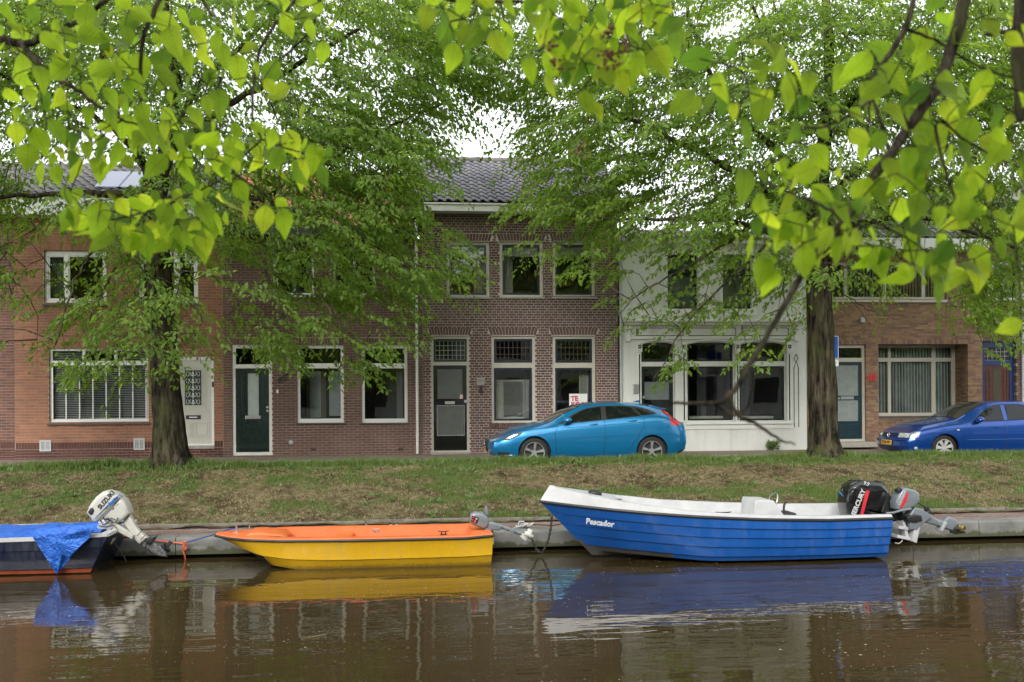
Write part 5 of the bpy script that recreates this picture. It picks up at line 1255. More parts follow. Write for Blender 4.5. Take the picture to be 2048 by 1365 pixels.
def cleat(t, p, L=.2, ang=0., mat=None):
    d = Vector((math.cos(ang), math.sin(ang), 0)); m = MB(); p = Vector(p)
    m.tube([p-d*L/2+Vector((0,0,.052)), p-d*L*.25+Vector((0,0,.042)), p+d*L*.25+Vector((0,0,.042)), p+d*L/2+Vector((0,0,.052))], [.006,.01,.01,.006], 8)
    for s_ in (-1, 1): m.tube([p+d*s_*.03, p+d*s_*.03+Vector((0,0,.04))], .010, 8)
    m.box(p.x-.05, p.x+.05, p.y-.02, p.y+.02, p.z-.002, p.z+.008); return m.build('cleat', mat or MAT['black'], t, True)
def prop(c, axis, r, mat, parent, blades=3, turn=.3):
    axis = Vector(axis).normalized(); u = axis.cross(Vector((0,1,0))).normalized(); v = axis.cross(u); m = MB(); c = Vector(c)
    m.tube([c-axis*.06, c+axis*.05, c+axis*.09], [.04,.04,.015], 12)
    for k in range(blades):
        a0 = turn+2*math.pi*k/blades; pts = []
        for rr, wd in ((.03,.02),(r*.4,.055),(r*.75,.07),(r*.95,.045),(r,.012)):
            for sd in (-1, 1):
                an = a0+sd*wd/max(rr, .03)*.8; an = max(a0-.75, min(a0+.75, an)); pts.append(c+(u*math.cos(an)+v*math.sin(an))*rr+axis*(sd*.028))
        n = len(pts); vs = pts+[p+axis*.007 for p in pts]
        fs = [(2*i, 2*i+1, 2*i+3, 2*i+2) for i in range(4)]+[(n+2*i, n+2*i+2, n+2*i+3, n+2*i+1) for i in range(4)]
        m.add(vs, fs)
    return m.build('propeller', mat, parent, True)
def PX(pts, y): return [(U(a, b_, y).x, U(a, b_, y).z) for a, b_ in pts]
def mslab(name, pts, y, th, mat, parent, bev=.03, sh=0.): return MB().slab(PX(pts, y), y, th, bev, sh=sh, seg=4).build(name, mat, parent, True)
def bar(name, pts, y, r, mat, parent, n=8): return MB().tube([U(a, b_, y) for a, b_ in pts], r, n).build(name, mat, parent, True)

# ---------------- blue boat
yc = 15.12; xs_, xb_ = U(1790, 1041, 14.2).x, U(1080, 1006, yc).x
bb = thing('motor_boat', 'bright blue clinker boat with white raised bow and two outboards moored at the quay', 'boat', ((xs_+xb_)/2, yc, 0))
SH = [(0,.625),(.2,.625),(.4,.66),(.6,.72),(.8,.80),(1,.885)]; KE = [(0,-.02),(.55,-.03),(.75,.02),(1,.05)]
PL = [(0,.90),(.15,.96),(.35,1),(.55,.97),(.7,.85),(.82,.62),(.92,.33),(1,.02)]
h_, ed, S_ = hull(bb, xb_, xs_, yc, 1.88, SH, KE, PL, 5, MAT['boatblue'], MAT['antifoul'], lambda s: np.interp(s, [0,.35,.7,.85,1.], [.94,.90,.78,.71,.66]), stemrake=.80)
rail = MB()
for e_ in ed: rail.tube([p+Vector((0,0,.0)) for p in e_], .024, 8)
rail.tube([ed[0][0], ed[1][0]], .024, 8); rail.build('rub_rail', MAT['black'], bb, True)
# white topside: bulwark rising to the bow, inner wall, deck
def ringcurve(fn): 
    out = []
    for e_, sg in ((ed[0], -1), (ed[1][::-1], 1)):
        for i, p in enumerate(e_): s_ = S_[i] if sg < 0 else S_[len(S_)-1-i]; out.append(fn(p, s_, sg))
    return out
def cur(off_in, hgt, xoff=0.):
    def f(p, s_, sg):
        inn = off_in(s_); w_ = abs(p.y-yc); ny_ = yc+sg*max(.0, w_-inn); dx = xoff*max(0, (s_-.85)/.15)**2 + min(0, w_-inn)*-1.0*.6
        return Vector((p.x+dx - (.0 if s_ > .02 else inn*.0), ny_, p.z+hgt(s_)))
    return ringcurve(f)
hb = lambda s_: np.interp(s_, [0,.3,.6,.75,.9,1.], [.055,.06,.075,.12,.20,.245])
c0 = cur(lambda s: .0, lambda s: .012); c1 = cur(lambda s: .02, hb, .15); c2 = cur(lambda s: .12, hb, .15); c3 = cur(lambda s: .15, lambda s: hb(s)-.05-.25*(s < .74)-.06*(s >= .74), .15)
n = len(c0); vs = c0+c1+c2+c3; fs = []
for r_ in range(3):
    for i in range(n-1): a = r_*n+i; fs.append((a, a+1, a+n+1, a+n))
    fs.append((r_*n+n-1, r_*n, (r_+1)*n, (r_+1)*n+n-1)) if r_ < 3 else None
# foredeck between both sides of the bow, floor aft
H_ = n//2
for i in range(H_-1):
    a, b_ = 2*n+i, 2*n+i+1; c_, d_ = 2*n+(n-1-i), 2*n+(n-2-i)
    if S_[i] >= .74: fs.append((a, b_, d_, c_))
    else: a, b_, c_, d_ = a+n, b_+n, c_+n, d_+n; fs.append((a, b_, d_, c_))
mk('topside', vs, fs, MAT['boatwhite'], bb, True).data.set_sharp_from_angle(angle=R(30))
mslab('console', [(1494,1034),(1496,1003),(1499,997),(1533,998),(1556,1030),(1557,1040)], 15.1, .62, MAT['boatwhite'], bb, .02)
sw = MB(); c_ = U(1545, 1003, 15.1); sw.tube([c_+Vector((.0+.10*math.sin(a_)*.5,.17*math.cos(a_),.17*math.sin(a_)*.8)) for a_ in np.linspace(0, 6.283, 21)], .012, 8, False); sw.tube([c_, c_+Vector((-.12,0,-.06))], .016, 8); sw.tube([c_+Vector((0,-.17,0)), c_+Vector((0,.17,0))], .008, 6); sw.build('steering_wheel', MAT['steel'], bb, True)
bar('throttle', [(1567,1032),(1568,1012),(1571,1004)], 14.9, .018, MAT['black'], bb); mslab('seat_cushion', [(1556,1032),(1560,1024),(1582,1024),(1586,1032)], 15.1, .4, MAT['black'], bb, .02)
for px_, py_, y_ in ((1230,1004,14.75),(1447,1030,14.27)): p = U(px_, py_, y_); cleat(bb, p-Vector((0,0,.01)), .24 if px_ > 1400 else .2, 0 if px_ > 1400 else -.15)
for px_, py_ in ((1378,1016),(1660,1018)):
    rs_ = random.Random(px_); p = U(px_, py_, 15.95); m = MB(); pts = [p+Vector((rs_.uniform(-.13,.13), rs_.uniform(-.04,.04), rs_.uniform(-.03,.06))) for _ in range(14)]
    tag(m.tube(smooth_pts(pts, 4), .009, 6).build('coiled_rope', MAT['black'] if px_ > 1500 else MAT['rubber']), 'small tangle of mooring rope on the far gunwale of the blue boat, '+('near its stern' if px_ > 1500 else 'amidships'), 'rope', 'rope tangles on the blue boat')
p = U(1190, 990, 15.1); MB().box(p.x-.09, p.x+.09, 15.0, 15.2, p.z-.04, p.z+.06, 0, .025).build('bow_fitting', MAT['black'], bb, True)
p = U(1197, 1043, 14.36)
w1, w2 = U(1169, 1041, 14.55), U(1226, 1048, 14.40); dv = (w2-w1); ang = math.atan2(dv.y, dv.x)
txm = Matrix.Translation((w1+w2)/2+Vector((0,-.10,0))) @ Matrix.Rotation(ang, 4, 'Z') @ Matrix.Rotation(R(90),4,'X') @ Matrix.Rotation(-.10, 4, 'Z')
nm = text_mesh('lettering', 'Pescador', .112, MAT['boatwhite'], bb, txm, .012, .0035, sx=1.0)
# bracket and motors
y_ = 15.0
mslab('bracket', [(1790,1050),(1830,1056),(1830,1062),(1790,1056)], y_, .24, MAT['boatwhite'], bb, .004); mslab('bracket', [(1788,1068),(1816,1074),(1816,1080),(1787,1074)], y_, .24, MAT['boatwhite'], bb, .004)
mslab('bracket', [(1799,1043),(1804,1043),(1813,1076),(1807,1078)], y_, .2, MAT['boatwhite'], bb, .003); mslab('motor_board', [(1822,1036),(1831,1042),(1823,1084),(1813,1080)], y_, .34, MAT['boatwhite'], bb, .008)
bm_ = thing('outboard_motor', 'large black outboard tilted up on the stern of the blue boat with a red stripe', 'outboard motor', U(1745, 1040, 15.25))
yb = 15.25
co = mslab('cowl', [(1687,1030),(1683,1010),(1684,990),(1692,972),(1706,962),(1722,960),(1752,964),(1760,972),(1768,983),(1760,1003),(1748,1022),(1742,1048),(1690,1046)], yb, .42, MAT['blackgloss'], bm_, .07)
mslab('collar', [(1752,966),(1757,962),(1765,975),(1772,988),(1785,1000),(1800,1012),(1796,1040),(1748,1046),(1756,1012),(1764,990)], yb, .30, MAT['black'], bm_, .03)
mslab('stripe', [(1733,977),(1740,979),(1727,1028),(1721,1050),(1716,1050),(1722,1022)], yb-.213, .008, MAT['red'], co, .001)
mslab('ridge', [(1697,984),(1704,977),(1722,975),(1754,981),(1753,984),(1722,979),(1706,981),(1699,990)], yb-.212, .014, MAT['black'], co, .003)
text_mesh('lettering', 'MERCURY', .104, MAT['boatwhite'], co, wall_text(1716, 1008, yb-.222, R(66)), .002, .004, sx=1.02)
text_mesh('lettering', '9.9', .08, MAT['boatwhite'], co, wall_text(1733, 968, yb-.21, R(-20)), .002, .002)
gm_ = thing('outboard_motor', 'small grey outboard tilted up on the white stern bracket of the blue boat', 'outboard motor', U(1825, 1040, 14.95)); yg = 14.92
co = mslab('cowl', [(1786,1017),(1785,1004),(1793,984),(1799,977),(1808,975),(1824,979),(1832,985),(1834,1000),(1826,1012),(1808,1019),(1795,1022)], yg, .24, MAT['mgrey'], gm_, .045)
mslab('decal', [(1813,986),(1817,985),(1813,1003),(1804,1017),(1800,1017),(1803,1008)], yg-.124, .006, MAT['red'], co, .001)
text_mesh('lettering', 'YAMAHA', .06, MAT['boatwhite'], co, wall_text(1804.5, 997, yg-.128, R(66)), .002, .0015)
mslab('starter', [(1792,985),(1793,979),(1799,976),(1802,979),(1798,986)], yg-.05, .12, MAT['black'], gm_, .01)
mslab('bracket', [(1824,1014),(1836,1016),(1858,1030),(1856,1036),(1838,1048),(1828,1060),(1814,1058),(1812,1032),(1818,1022)], yg, .20, MAT['mgrey'], gm_, .02)
mslab('clamp', [(1806,1032),(1824,1028),(1836,1030),(1838,1040),(1824,1044),(1808,1042)], yg-.02, .24, MAT['black'], gm_, .02)
bar('tiller', [(1822,1018),(1800,1022),(1786,1026),(1772,1027)], yg-.12, .018, MAT['mgrey'], gm_); bar('tiller_grip', [(1786,1026),(1766,1028),(1742,1027)], yg-.12, .014, MAT['black'], gm_)
bar('shift_lever', [(1830,1004),(1840,1008),(1852,1016),(1862,1024),(1868,1030)], yg-.08, .011, MAT['black'], gm_)
bar('hose', [(1826,1000),(1836,992),(1834,982)], yg, .012, MAT['black'], gm_); mslab('knob', [(1848,1014),(1856,1013),(1859,1021),(1851,1024)], yg-.08, .06, MAT['black'], gm_, .012)
lg = mslab('leg', [(1846,1024),(1858,1030),(1876,1040),(1872,1052),(1850,1046),(1842,1036)], yg, .11, MAT['mgrey'], gm_, .03)
mslab('gearcase', [(1872,1038),(1884,1042),(1894,1032),(1910,1038),(1912,1050),(1902,1062),(1884,1056),(1869,1050)], yg, .12, MAT['mgrey'], lg, .035); mslab('skeg', [(1900,1060),(1912,1050),(1928,1056),(1931,1066),(1912,1069),(1900,1066)], yg, .04, MAT['black'], lg, .008)
mslab('anode_plate', [(1884,1042),(1890,1044),(1880,1062),(1875,1060)], yg, .16, MAT['zinc'], lg, .004)
a_, b2 = U(1918, 1062, yg), U(1905, 1054, yg); prop(U(1921, 1058, yg-.02), (a_-b2), .085, MAT['brass'], gm_, 3, .9)
bar('cable', [(1826,1060),(1826,1085),(1827,1112)], yg-.05, .006, MAT['black'], gm_); bar('fuel_line', [(1790,1086),(1797,1088),(1803,1084),(1806,1078)], yg, .008, MAT['mwhite'], bb)

# ---------------- orange / yellow boat
yc2 = 15.27; xs_, xb_ = U(985, 1068, 14.75).x, U(433, 1071, yc2).x
ob = thing('rowing_boat', 'small yellow boat with bright orange inside moored in the middle', 'boat', ((xs_+xb_)/2, yc2, 0))
SH2 = [(0,.445),(.1,.42),(.5,.425),(.85,.435),(1,.455)]; KE2 = [(0,-.03),(.72,-.03),(.85,.02),(1,.20)]
PL2 = [(0,.93),(.12,.98),(.5,1),(.75,.93),(.88,.72),(.96,.42),(1,.12)]
def dinghy():
    NS = 40; S = [i/NS for i in range(NS+1)]; L = xs_-xb_; cols = []
    for s_ in S:
        b = 1.36/2*np.interp(s_, *zip(*PL2)); zs = np.interp(s_, *zip(*SH2)); zk = np.interp(s_, *zip(*KE2)); zc = zs+(zk-zs)*np.interp(s_, [0,.6,1],[.60,.62,.5]); X = xs_-L*s_
        rk = .52*max(0, (s_-.5)/.5)**2.2; q = lambda z: rk*(zs-z)/max(.05, zs-zk)-.05*(1-s_)*(zs-z)
        ww = np.interp(s_, [0,.7,.9,1],[1,1,.8,.3]); row = [(X, b, zs), (X+q(zs-.03), b*.975, zs-.03), (X+q(zc+.012), b*.93, zc+.012), (X+q(zc), b*.93, zc), (X+q(zc-.002), b*.93, zc-.002), (X+q(zc-.006), b*.90, zc-.006), (X+q(zk+.03), b*.78*ww, zk+.03), (X+q(zk), b*.5*ww, zk), (X+q(zk), 0, zk)]
        cols.append(row)
    m = len(cols[0]); vs, fs, fm = [], [], []
    for sg in (-1, 1):
        base = len(vs)
        for c in cols: vs += [(p[0], yc2+sg*p[1], p[2]) for p in c]
        for i in range(NS):
            for j in range(m-1): a = base+i*m+j; q = (a, a+1, a+m+1, a+m); fs.append(q if sg < 0 else q[::-1]); fm.append(1 if (S[i] > .84 and j >= 5) or (S[i] > .70 and j >= 6) else 0)
    base = m*(NS+1); fs.append([k for k in range(m)]+[base+k for k in range(m-1, -1, -1)]); fm.append(0)
    fs.append([NS*m+k for k in range(m)][::-1]+[base+NS*m+k for k in range(m-1, -1, -1)][::-1]); fm.append(0)
    o = mk('hull', vs, fs, None, ob, False, None, [MAT['yellow'], MAT['rubber']], fm)
    bm = bmesh.new(); bm.from_mesh(o.data); bmesh.ops.remove_doubles(bm, verts=bm.verts, dist=.0005); bmesh.ops.recalc_face_normals(bm, faces=bm.faces); bm.to_mesh(o.data); bm.free()
    for p in o.data.polygons: p.use_smooth = True
    o.data.set_sharp_from_angle(angle=R(24))
    E = [[Vector((c[0][0], yc2+sg*c[0][1], c[0][2])) for c in cols] for sg in (-1, 1)]
    rl = MB().tube(E[0]+E[1][::-1]+[E[0][0]], .019, 8).build('rub_rail', MAT['black'], ob, True)
    def ring(inn, h, fore, aft):
        out = []
        for e_, sg in ((E[0], -1), (E[1][::-1], 1)):
            for i, p in enumerate(e_):
                s_ = S[i] if sg < 0 else S[NS-i]; w_ = max(.04, abs(p.y-yc2)-inn); x = min(max(p.x, xb_+fore), xs_-aft); out.append(Vector((x, yc2+sg*w_, p.z+(h(s_) if callable(h) else h))))
        return out
    up = lambda s_: .035+.075*float(np.interp(s_, [.78,.86,.93,1], [0,1,.6,-.1]))
    R_ = [ring(.0,.018,0,0), ring(.012, .035, .01,.01), ring(.20, lambda s_: .035, .62, .30), ring(.205, lambda s_: .0, .63, .31), ring(.25, lambda s_: -.30, .75, .36)]
    n = len(R_[0]); vs = [v for r_ in R_ for v in r_]; fs = []
    for r_ in range(len(R_)-1):
        for i in range(n-1): a = r_*n+i; fs.append((a, a+1, a+n+1, a+n))
        fs.append((r_*n+n-1, r_*n, (r_+1)*n, (r_+1)*n+n-1))
    k = len(R_)-1
    for i in range(n//2-1): fs.append((k*n+i, k*n+i+1, k*n+(n-2-i), k*n+(n-1-i)))
    fs.append((n//2-1, n//2, n+n//2, n+n//2-1))
    o = mk('deck', vs, fs, MAT['orange'], ob, True); o.data.set_sharp_from_angle(angle=R(30))
    # raised far coaming and foredeck lump
    z = .47
    MB().slab([(xb_+.42,z-.03),(xb_+.52,z+.05),(xb_+.70,z+.055),(xb_+1.0,z+.01),(xb_+1.05,z-.03)], yc2, .66, .03).build('foredeck', MAT['orange'], ob, True)
    far = [p+Vector((0,-.03,.05)) for p, s_ in zip(E[1], S) if .03 < s_ < .82]; mb = MB()
    for i in range(len(far)-1):
        a, b_ = far[i], far[i+1]; mb.add([a, b_, b_+Vector((0,-.10,0)), a+Vector((0,-.10,0)), a-Vector((0,0,.06)), b_-Vector((0,0,.06)), b_+Vector((0,-.13,-.22)), a+Vector((0,-.13,-.22))], [(0,3,2,1), (0,1,5,4), (3,7,6,2)])
    mb.build('coaming', MAT['orange'], ob, True)
    MB().box(xb_+1.75, xb_+2.0, yc2-.45, yc2+.45, z-.12, z-.06, 0, .02).build('thwart', MAT['orange'], ob)
    return E
E2 = dinghy()
cleat(ob, U(887, 1068, 14.75)-Vector((0,0,.01)), .16); cleat(ob, U(787, 1056, 15.95)-Vector((0,0,.0)), .12, 0, MAT['steel']); cleat(ob, U(752, 1065, 15.0)-Vector((0,0,.0)), .1, .4, MAT['steel'])
p = U(473, 1058, yc2); MB().tube([p-Vector((0,0,.06)), p+Vector((0,0,.05))], .014, 8).box(p.x-.035, p.x+.035, p.y-.03, p.y+.03, p.z-.05, p.z-.038).build('bow_post', MAT['steel'], ob)
p = U(785, 1050, 15.95); rs_ = random.Random(8); tag(MB().tube(smooth_pts([p+Vector((rs_.uniform(-.05,.05), rs_.uniform(-.03,.03), rs_.uniform(-.07,.04))) for _ in range(10)], 3), .007, 6).build('coiled_rope', MAT['rubber']), 'little knot of grey rope on the far side of the yellow and orange boat', 'rope')
mo = thing('outboard_motor', 'tiny grey outboard tilted over the stern of the yellow and orange boat', 'outboard motor', U(960, 1045, 15.2)); ym = 15.1
co = mslab('cowl', [(938,1038),(940,1027),(950,1023),(964,1025),(974,1032),(978,1042),(976,1053),(966,1058),(952,1052),(941,1047)], ym, .22, MAT['mgrey'], mo, .05)
mslab('decal', [(944,1031),(958,1036),(954,1048),(942,1043)], ym-.115, .006, MAT['black'], co, .001)
for px_, py_, mm_ in ((947,1035,'red'),(953,1038,'boatwhite'),(950,1043,'orangerope'),(945,1040,'red')): q = RC(px_-1.6, py_-1.6, px_+1.6, py_+1.6, ym-.12); MB().box(q[0], q[1], ym-.122, ym-.119, q[2], q[3]).build('switch', MAT[mm_], co)
mslab('starter', [(937,1033),(938,1027),(943,1026),(943,1034)], ym, .1, MAT['black'], mo, .01); mslab('handle', [(968,1026),(970,1012),(974,1013),(977,1026),(974,1032)], ym, .04, MAT['mgrey'], mo, .01)
mslab('bracket', [(973,1042),(990,1046),(1004,1052),(1000,1060),(984,1060),(974,1066),(968,1060)], ym, .14, MAT['mgrey'], mo, .02)
bar('leg', [(980,1046),(1004,1054),(1024,1061),(1043,1068)], ym, .032, MAT['mgrey'], mo, 10); mslab('cavitation_plate', [(1020,1056),(1030,1060),(1027,1067),(1018,1063)], ym, .12, MAT['mgrey'], mo, .006)
mslab('skeg', [(1040,1064),(1054,1071),(1056,1080),(1050,1082),(1040,1074)], ym, .03, MAT['propwhite'], mo, .006)
prop(U(1056, 1070, ym), U(1060,1073,ym)-U(1040,1066,ym), .10, MAT['propwhite'], mo, 3, .3)
bar('rudder', [(984,1062),(978,1084),(972,1120)], 15.2, .022, MAT['black'], ob); mslab('stern_plate', [(977,1078),(985,1064),(980,1090),(972,1128),(966,1128)], 15.2, .5, MAT['rubber'], ob, .006); mslab('transducer', [(979,1068),(988,1070),(988,1088),(980,1092)], 15.0, .05, MAT['propwhite'], ob, .01)

# ---------------- navy boat under a tarpaulin at the left
yc3 = 15.55; xs_, xb_ = U(222, 1062, 14.95).x, U(-470, 1050, yc3).x
nb_ = thing('motor_boat', 'dark navy boat with white gunwale under a blue tarpaulin at the left edge', 'boat', ((xs_+xb_)/2, yc3, 0))
SH3 = [(0,.535),(.15,.50),(.4,.49),(.7,.56),(1,.72)]; KE3 = [(0,-.06),(1,-.0)]
h_, ed, S_ = hull(nb_, xb_, xs_, yc3, 1.7, SH3, KE3, PL, 4, MAT['boatnavy'], MAT['antired'], lambda s: np.interp(s, [0,.1,.4,1], [.72,.74,.70,.66]), transom_rake=.30, stemrake=.5, step=.022)
g = MB()
for e_, sg in zip(ed, (-1, 1)):
    for i in range(len(e_)-1):
        a, b_ = e_[i], e_[i+1]; iv = Vector((0, -sg*.10, 0)); up_ = Vector((0,0,.045)); o_ = Vector((0, sg*.022, 0))
        g.add([a+o_, b_+o_, b_+o_+up_, a+o_+up_, a+iv+up_, b_+iv+up_, a+iv, b_+iv], [(0,1,2,3),(3,2,5,4),(4,5,7,6),(6,7,1,0)])
a, b_ = ed[0][0], ed[1][0]; g.box(a.x-.10, a.x+.02, a.y, b_.y, a.z, a.z+.045); g.build('gunwale', MAT['boatwhite'], nb_, True).data.set_sharp_from_angle(angle=R(30))
def tarpmat():
    t = NT('blue_tarpaulin'); t.setb(Roughness=.32); n1 = t.noise(9, 6, .65, obj=False)
    r = t.ramp(n1.outputs[0], [(.3, (.012,.10,.50)), (.7, (.03,.17,.66))]); t.l(r.outputs[0], t.b.inputs['Base Color'])
    v = t.n('TexVoronoi', Scale=7, _feature='DISTANCE_TO_EDGE'); g_ = t.n('NewGeometry'); n2 = t.noise(3, 3, .6, obj=False); mx = t.n('VectorMath', _operation='ADD'); t.l(g_.outputs['Position'], mx.inputs[0]); t.l(n2.outputs[1], mx.inputs[1]); t.l(mx.outputs[0], v.inputs['Vector'])
    ad = t.n('Math', _operation='ADD'); t.l(v.outputs[0], ad.inputs[0]); t.l(n1.outputs[0], ad.inputs[1]); t.bump(ad.outputs[0], .03); return t.m
MAT['tarp'] = tarpmat()
tp = thing('tarpaulin', 'crumpled blue tarpaulin draped over the navy boat with a corner hanging to the water', 'tarpaulin', (U(100,1080,15).x, 15.3, .5))
NX, NY = 90, 26; vs = []; x0_ = U(-300, 1060, 15).x; x1_ = U(196, 1052, 14.8).x
for i in range(NX+1):
    x = x0_+(x1_-x0_)*i/NX; s_ = (xs_-x)/(xs_-xb_); hw = .85*float(np.interp(s_, *zip(*PL)))-.10; zr = float(np.interp(s_, *zip(*SH3)))+.055
    for j in range(NY+1):
        t_ = j/NY; y = yc3-hw+2*hw*t_; bump_ = .03*math.sin(math.pi*t_)
        bump_ += .05*math.exp(-((x-U(120,1050,15.3).x)/.5)**2)*math.sin(math.pi*t_)
        bump_ += .035*noise.noise(Vector((x*4, y*4, 1)))+.018*noise.noise(Vector((x*11, y*11, 4)))
        vs.append((x, y, zr+bump_-.01))
mk('sheet', vs, [(i*(NY+1)+j, (i+1)*(NY+1)+j, (i+1)*(NY+1)+j+1, i*(NY+1)+j+1) for i in range(NX) for j in range(NY)], MAT['tarp'], tp, True)
# the hanging corner: a folded triangle
A_, B_, C_ = (62, 1070), (193, 1056), (113, 1149); vs = []; K = 30
for i in range(K+1):
    t_ = i/K
    for j in range(K+1):
        u_ = j/K; px_ = (A_[0]*(1-u_)+B_[0]*u_)*(1-t_)+C_[0]*t_; py_ = (A_[1]*(1-u_)+B_[1]*u_)*(1-t_)+C_[1]*t_
        yy = 14.60+.16*t_**1.2+.045*math.sin(u_*7+t_*3)*(1-t_)-.05*math.exp(-((u_-.45-.2*t_)/.10)**2)+.02*noise.noise(Vector((u_*6, t_*6, 0)))
        v = U(px_, py_, yy); 
        if t_ < .03: v.y += .16; v.z += .05
        vs.append(v)
mk('hanging_corner', vs, [(i*(K+1)+j, (i+1)*(K+1)+j, (i+1)*(K+1)+j+1, i*(K+1)+j+1) for i in range(K) for j in range(K)], MAT['tarp'], tp, True)
mk('fold', [U(110,1082,14.50), U(152,1100,14.50), U(137,1115,14.56), U(122,1108,14.58), U(180,1075,14.55)], [(0,3,2,1),(0,1,4)], MAT['tarp'], tp)
wm = thing('outboard_motor', 'white outboard tilted up on the stern of the navy boat, black decals on its cowl', 'outboard motor', U(225, 1055, 15.4)); yw = 15.35
co = mslab('cowl', [(179,1023),(186,1008),(198,992),(211,982),(217,980),(232,984),(244,990),(246,994),(200,1042),(195,1043),(190,1038)], yw, .36, MAT['mwhite'], wm, .055)
mslab('lower_cowl', [(245,993),(252,999),(258,1009),(263,1026),(250,1040),(236,1046),(222,1036),(200,1043)], yw, .34, MAT['mwhite'], wm, .05)
bar('seam', [(199,1043),(222,1018),(245,992)], yw-.176, .005, MAT['black'], wm)
mslab('grip', [(178,1024),(183,1016),(189,1015),(191,1022),(188,1028),(184,1030)], yw-.12, .16, MAT['black'], co, .02)
text_mesh('lettering', 'SUZUKI', .092, MAT['black'], co, wall_text(212.5, 1000.5, yw-.184, R(50)), .002, .004)
MAT['decalblue'] = plain('blue_decal', (.01,.12,.42), .4)
mslab('decal', [(211,1018),(217,1010),(216,1006),(222,1004),(224,1000),(229,999),(233,993),(238,991),(230,1001),(228,1006),(223,1008),(220,1012),(217,1011),(213,1018)], yw-.182, .006, MAT['decalblue'], co, .0008)
text_mesh('lettering', 'DF 15', .045, MAT['decalblue'], co, wall_text(236, 995, yw-.184, R(44)), .001, .001)
for q4 in ((223,1017,229,1021),(232,1009,237,1012)): mslab('vent_slot', [(q4[0],q4[3]),(q4[0]+2,q4[1]+1),(q4[2],q4[1]-2),(q4[2]-1,q4[3]-3)], yw-.172, .01, MAT['black'], wm, .001)
lg = mslab('leg', [(246,1044),(262,1028),(272,1050),(282,1063),(297,1075),(290,1082),(281,1089),(266,1076),(263,1066)], yw, .16, MAT['mwhite'], wm, .045)
for a_, b2 in (((274,1072),(285,1060)), ((281,1080),(292,1069))): bar('seam', [a_, b2], yw-.082, .004, MAT['black'], lg)
mslab('bracket', [(222,1048),(230,1044),(240,1050),(268,1070),(266,1078),(254,1072),(238,1064),(226,1058)], yw-.09, .12, MAT['mwhite'], wm, .012)
mslab('clamp', [(196,1048),(206,1036),(214,1038),(226,1044),(230,1054),(222,1060),(206,1060),(198,1056)], yw-.06, .22, MAT['zinc'], wm, .02)
for pts in ([(200,1040),(206,1050),(214,1046),(222,1036),(230,1040)], [(198,1052),(212,1054),(226,1050),(234,1058)], [(206,1034),(210,1042),(220,1048),(230,1046),(236,1036)]): bar('cable', pts, yw-.19, .007, MAT['black'], wm)
mslab('transom_clamp', [(219,1064),(228,1062),(230,1080),(224,1088),(216,1088)], yw-.05, .18, MAT['mwhite'], wm, .015)
gc = mslab('gearcase', [(290,1082),(298,1074),(312,1072),(313,1076),(305,1082),(322,1092),(336,1104),(334,1114),(317,1112),(302,1104),(294,1098),(286,1092)], yw, .11, MAT['barnacle'], wm, .03)
mslab('cavitation_plate', [(292,1082),(300,1074),(313,1073),(308,1082),(300,1088)], yw, .2, MAT['black'], gc, .008)
prop(U(330, 1096, yw), U(338,1103,yw)-U(318,1088,yw), .15, MAT['black'], wm, 3, 1.2)
bar('drip_hose', [(294,1084),(291,1100),(294,1106),(300,1108)], yw-.12, .010, MAT['black'], wm); bar('cable', [(229,1087),(240,1100),(250,1118),(253,1124)], yw-.1, .007, MAT['black'], wm)

# ---------------- lines, chain
def rope(name, pts, r, mat, label, cat='rope', group=None): return tag(MB().tube(smooth_pts(pts, 6), r, 7).build(name, mat, None, True), label, cat, group)
rope('mooring_rope', [U(232,1070,15.7), U(262,1075,15.85), U(300,1080,15.9), U(335,1084,15.93), U(368,1088,15.93)], .010, MAT['orangerope'], 'orange mooring line running from the white outboard to the quay knot', 'rope')
rope('knotted_rope', [U(366,1086,15.9), U(371,1084,15.85), U(374,1092,15.9), U(369,1100,15.9), U(368,1086,15.88), U(366,1100,15.92), U(370,1114,15.92), U(371,1125,15.93)], .011, MAT['orangerope'], 'orange rope end knotted at the quay and hanging down to the water', 'rope')
rope('mooring_rope', [U(372,1086,15.9), U(395,1079,15.8), U(430,1069,15.6), U(455,1060,15.4), U(472,1057,15.28)], .009, MAT['bluerope'], 'thin dark blue line from the orange knot to the bow of the yellow boat', 'rope')
rope('mooring_rope', [U(1043,1047,16.4), U(1075,1050,16.2), U(1105,1051,15.9), U(1130,1047,15.4)], .008, MAT['black'], 'dark line lying from the quay ring to under the bow of the blue boat', 'rope')
rs_ = random.Random(21); p = U(1053, 1052, 16.25); rope('coiled_rope', [p+Vector((rs_.uniform(-.12,.12), rs_.uniform(-.06,.06), rs_.uniform(-.02,.05))) for _ in range(13)], .010, MAT['mwhite'], 'pale rope tangled on the quay between the yellow and the blue boat', 'rope')
rope('mooring_rope', [U(985,1066,15.2), U(1005,1064,15.6), U(1030,1056,16.0), U(1050,1052,16.2)], .008, MAT['mwhite'], 'pale line from the stern of the yellow boat to the rope tangle on the quay', 'rope')
ch = thing('chain', 'galvanised chain sagging from the bow of the blue boat almost to the water', 'chain', U(1080, 1105, 15.6))
cps = smooth_pts([U(1104,1030,15.3), U(1101,1060,15.35), U(1095,1085,15.4), U(1084,1104,15.5), U(1074,1100,15.55), U(1066,1084,15.55), U(1060,1070,15.6), U(1056,1056,15.9)], 12)
acc = [0]; 
for i in range(1, len(cps)): acc.append(acc[-1]+(cps[i]-cps[i-1]).length)
n_ = int(acc[-1]/.038); me = None
lk = MB(); lk.tube([(.028*math.copysign(abs(math.cos(a_))**.8, math.cos(a_)), .013*math.sin(a_), 0) for a_ in np.linspace(0, 2*math.pi, 13)], .0048, 6, False)
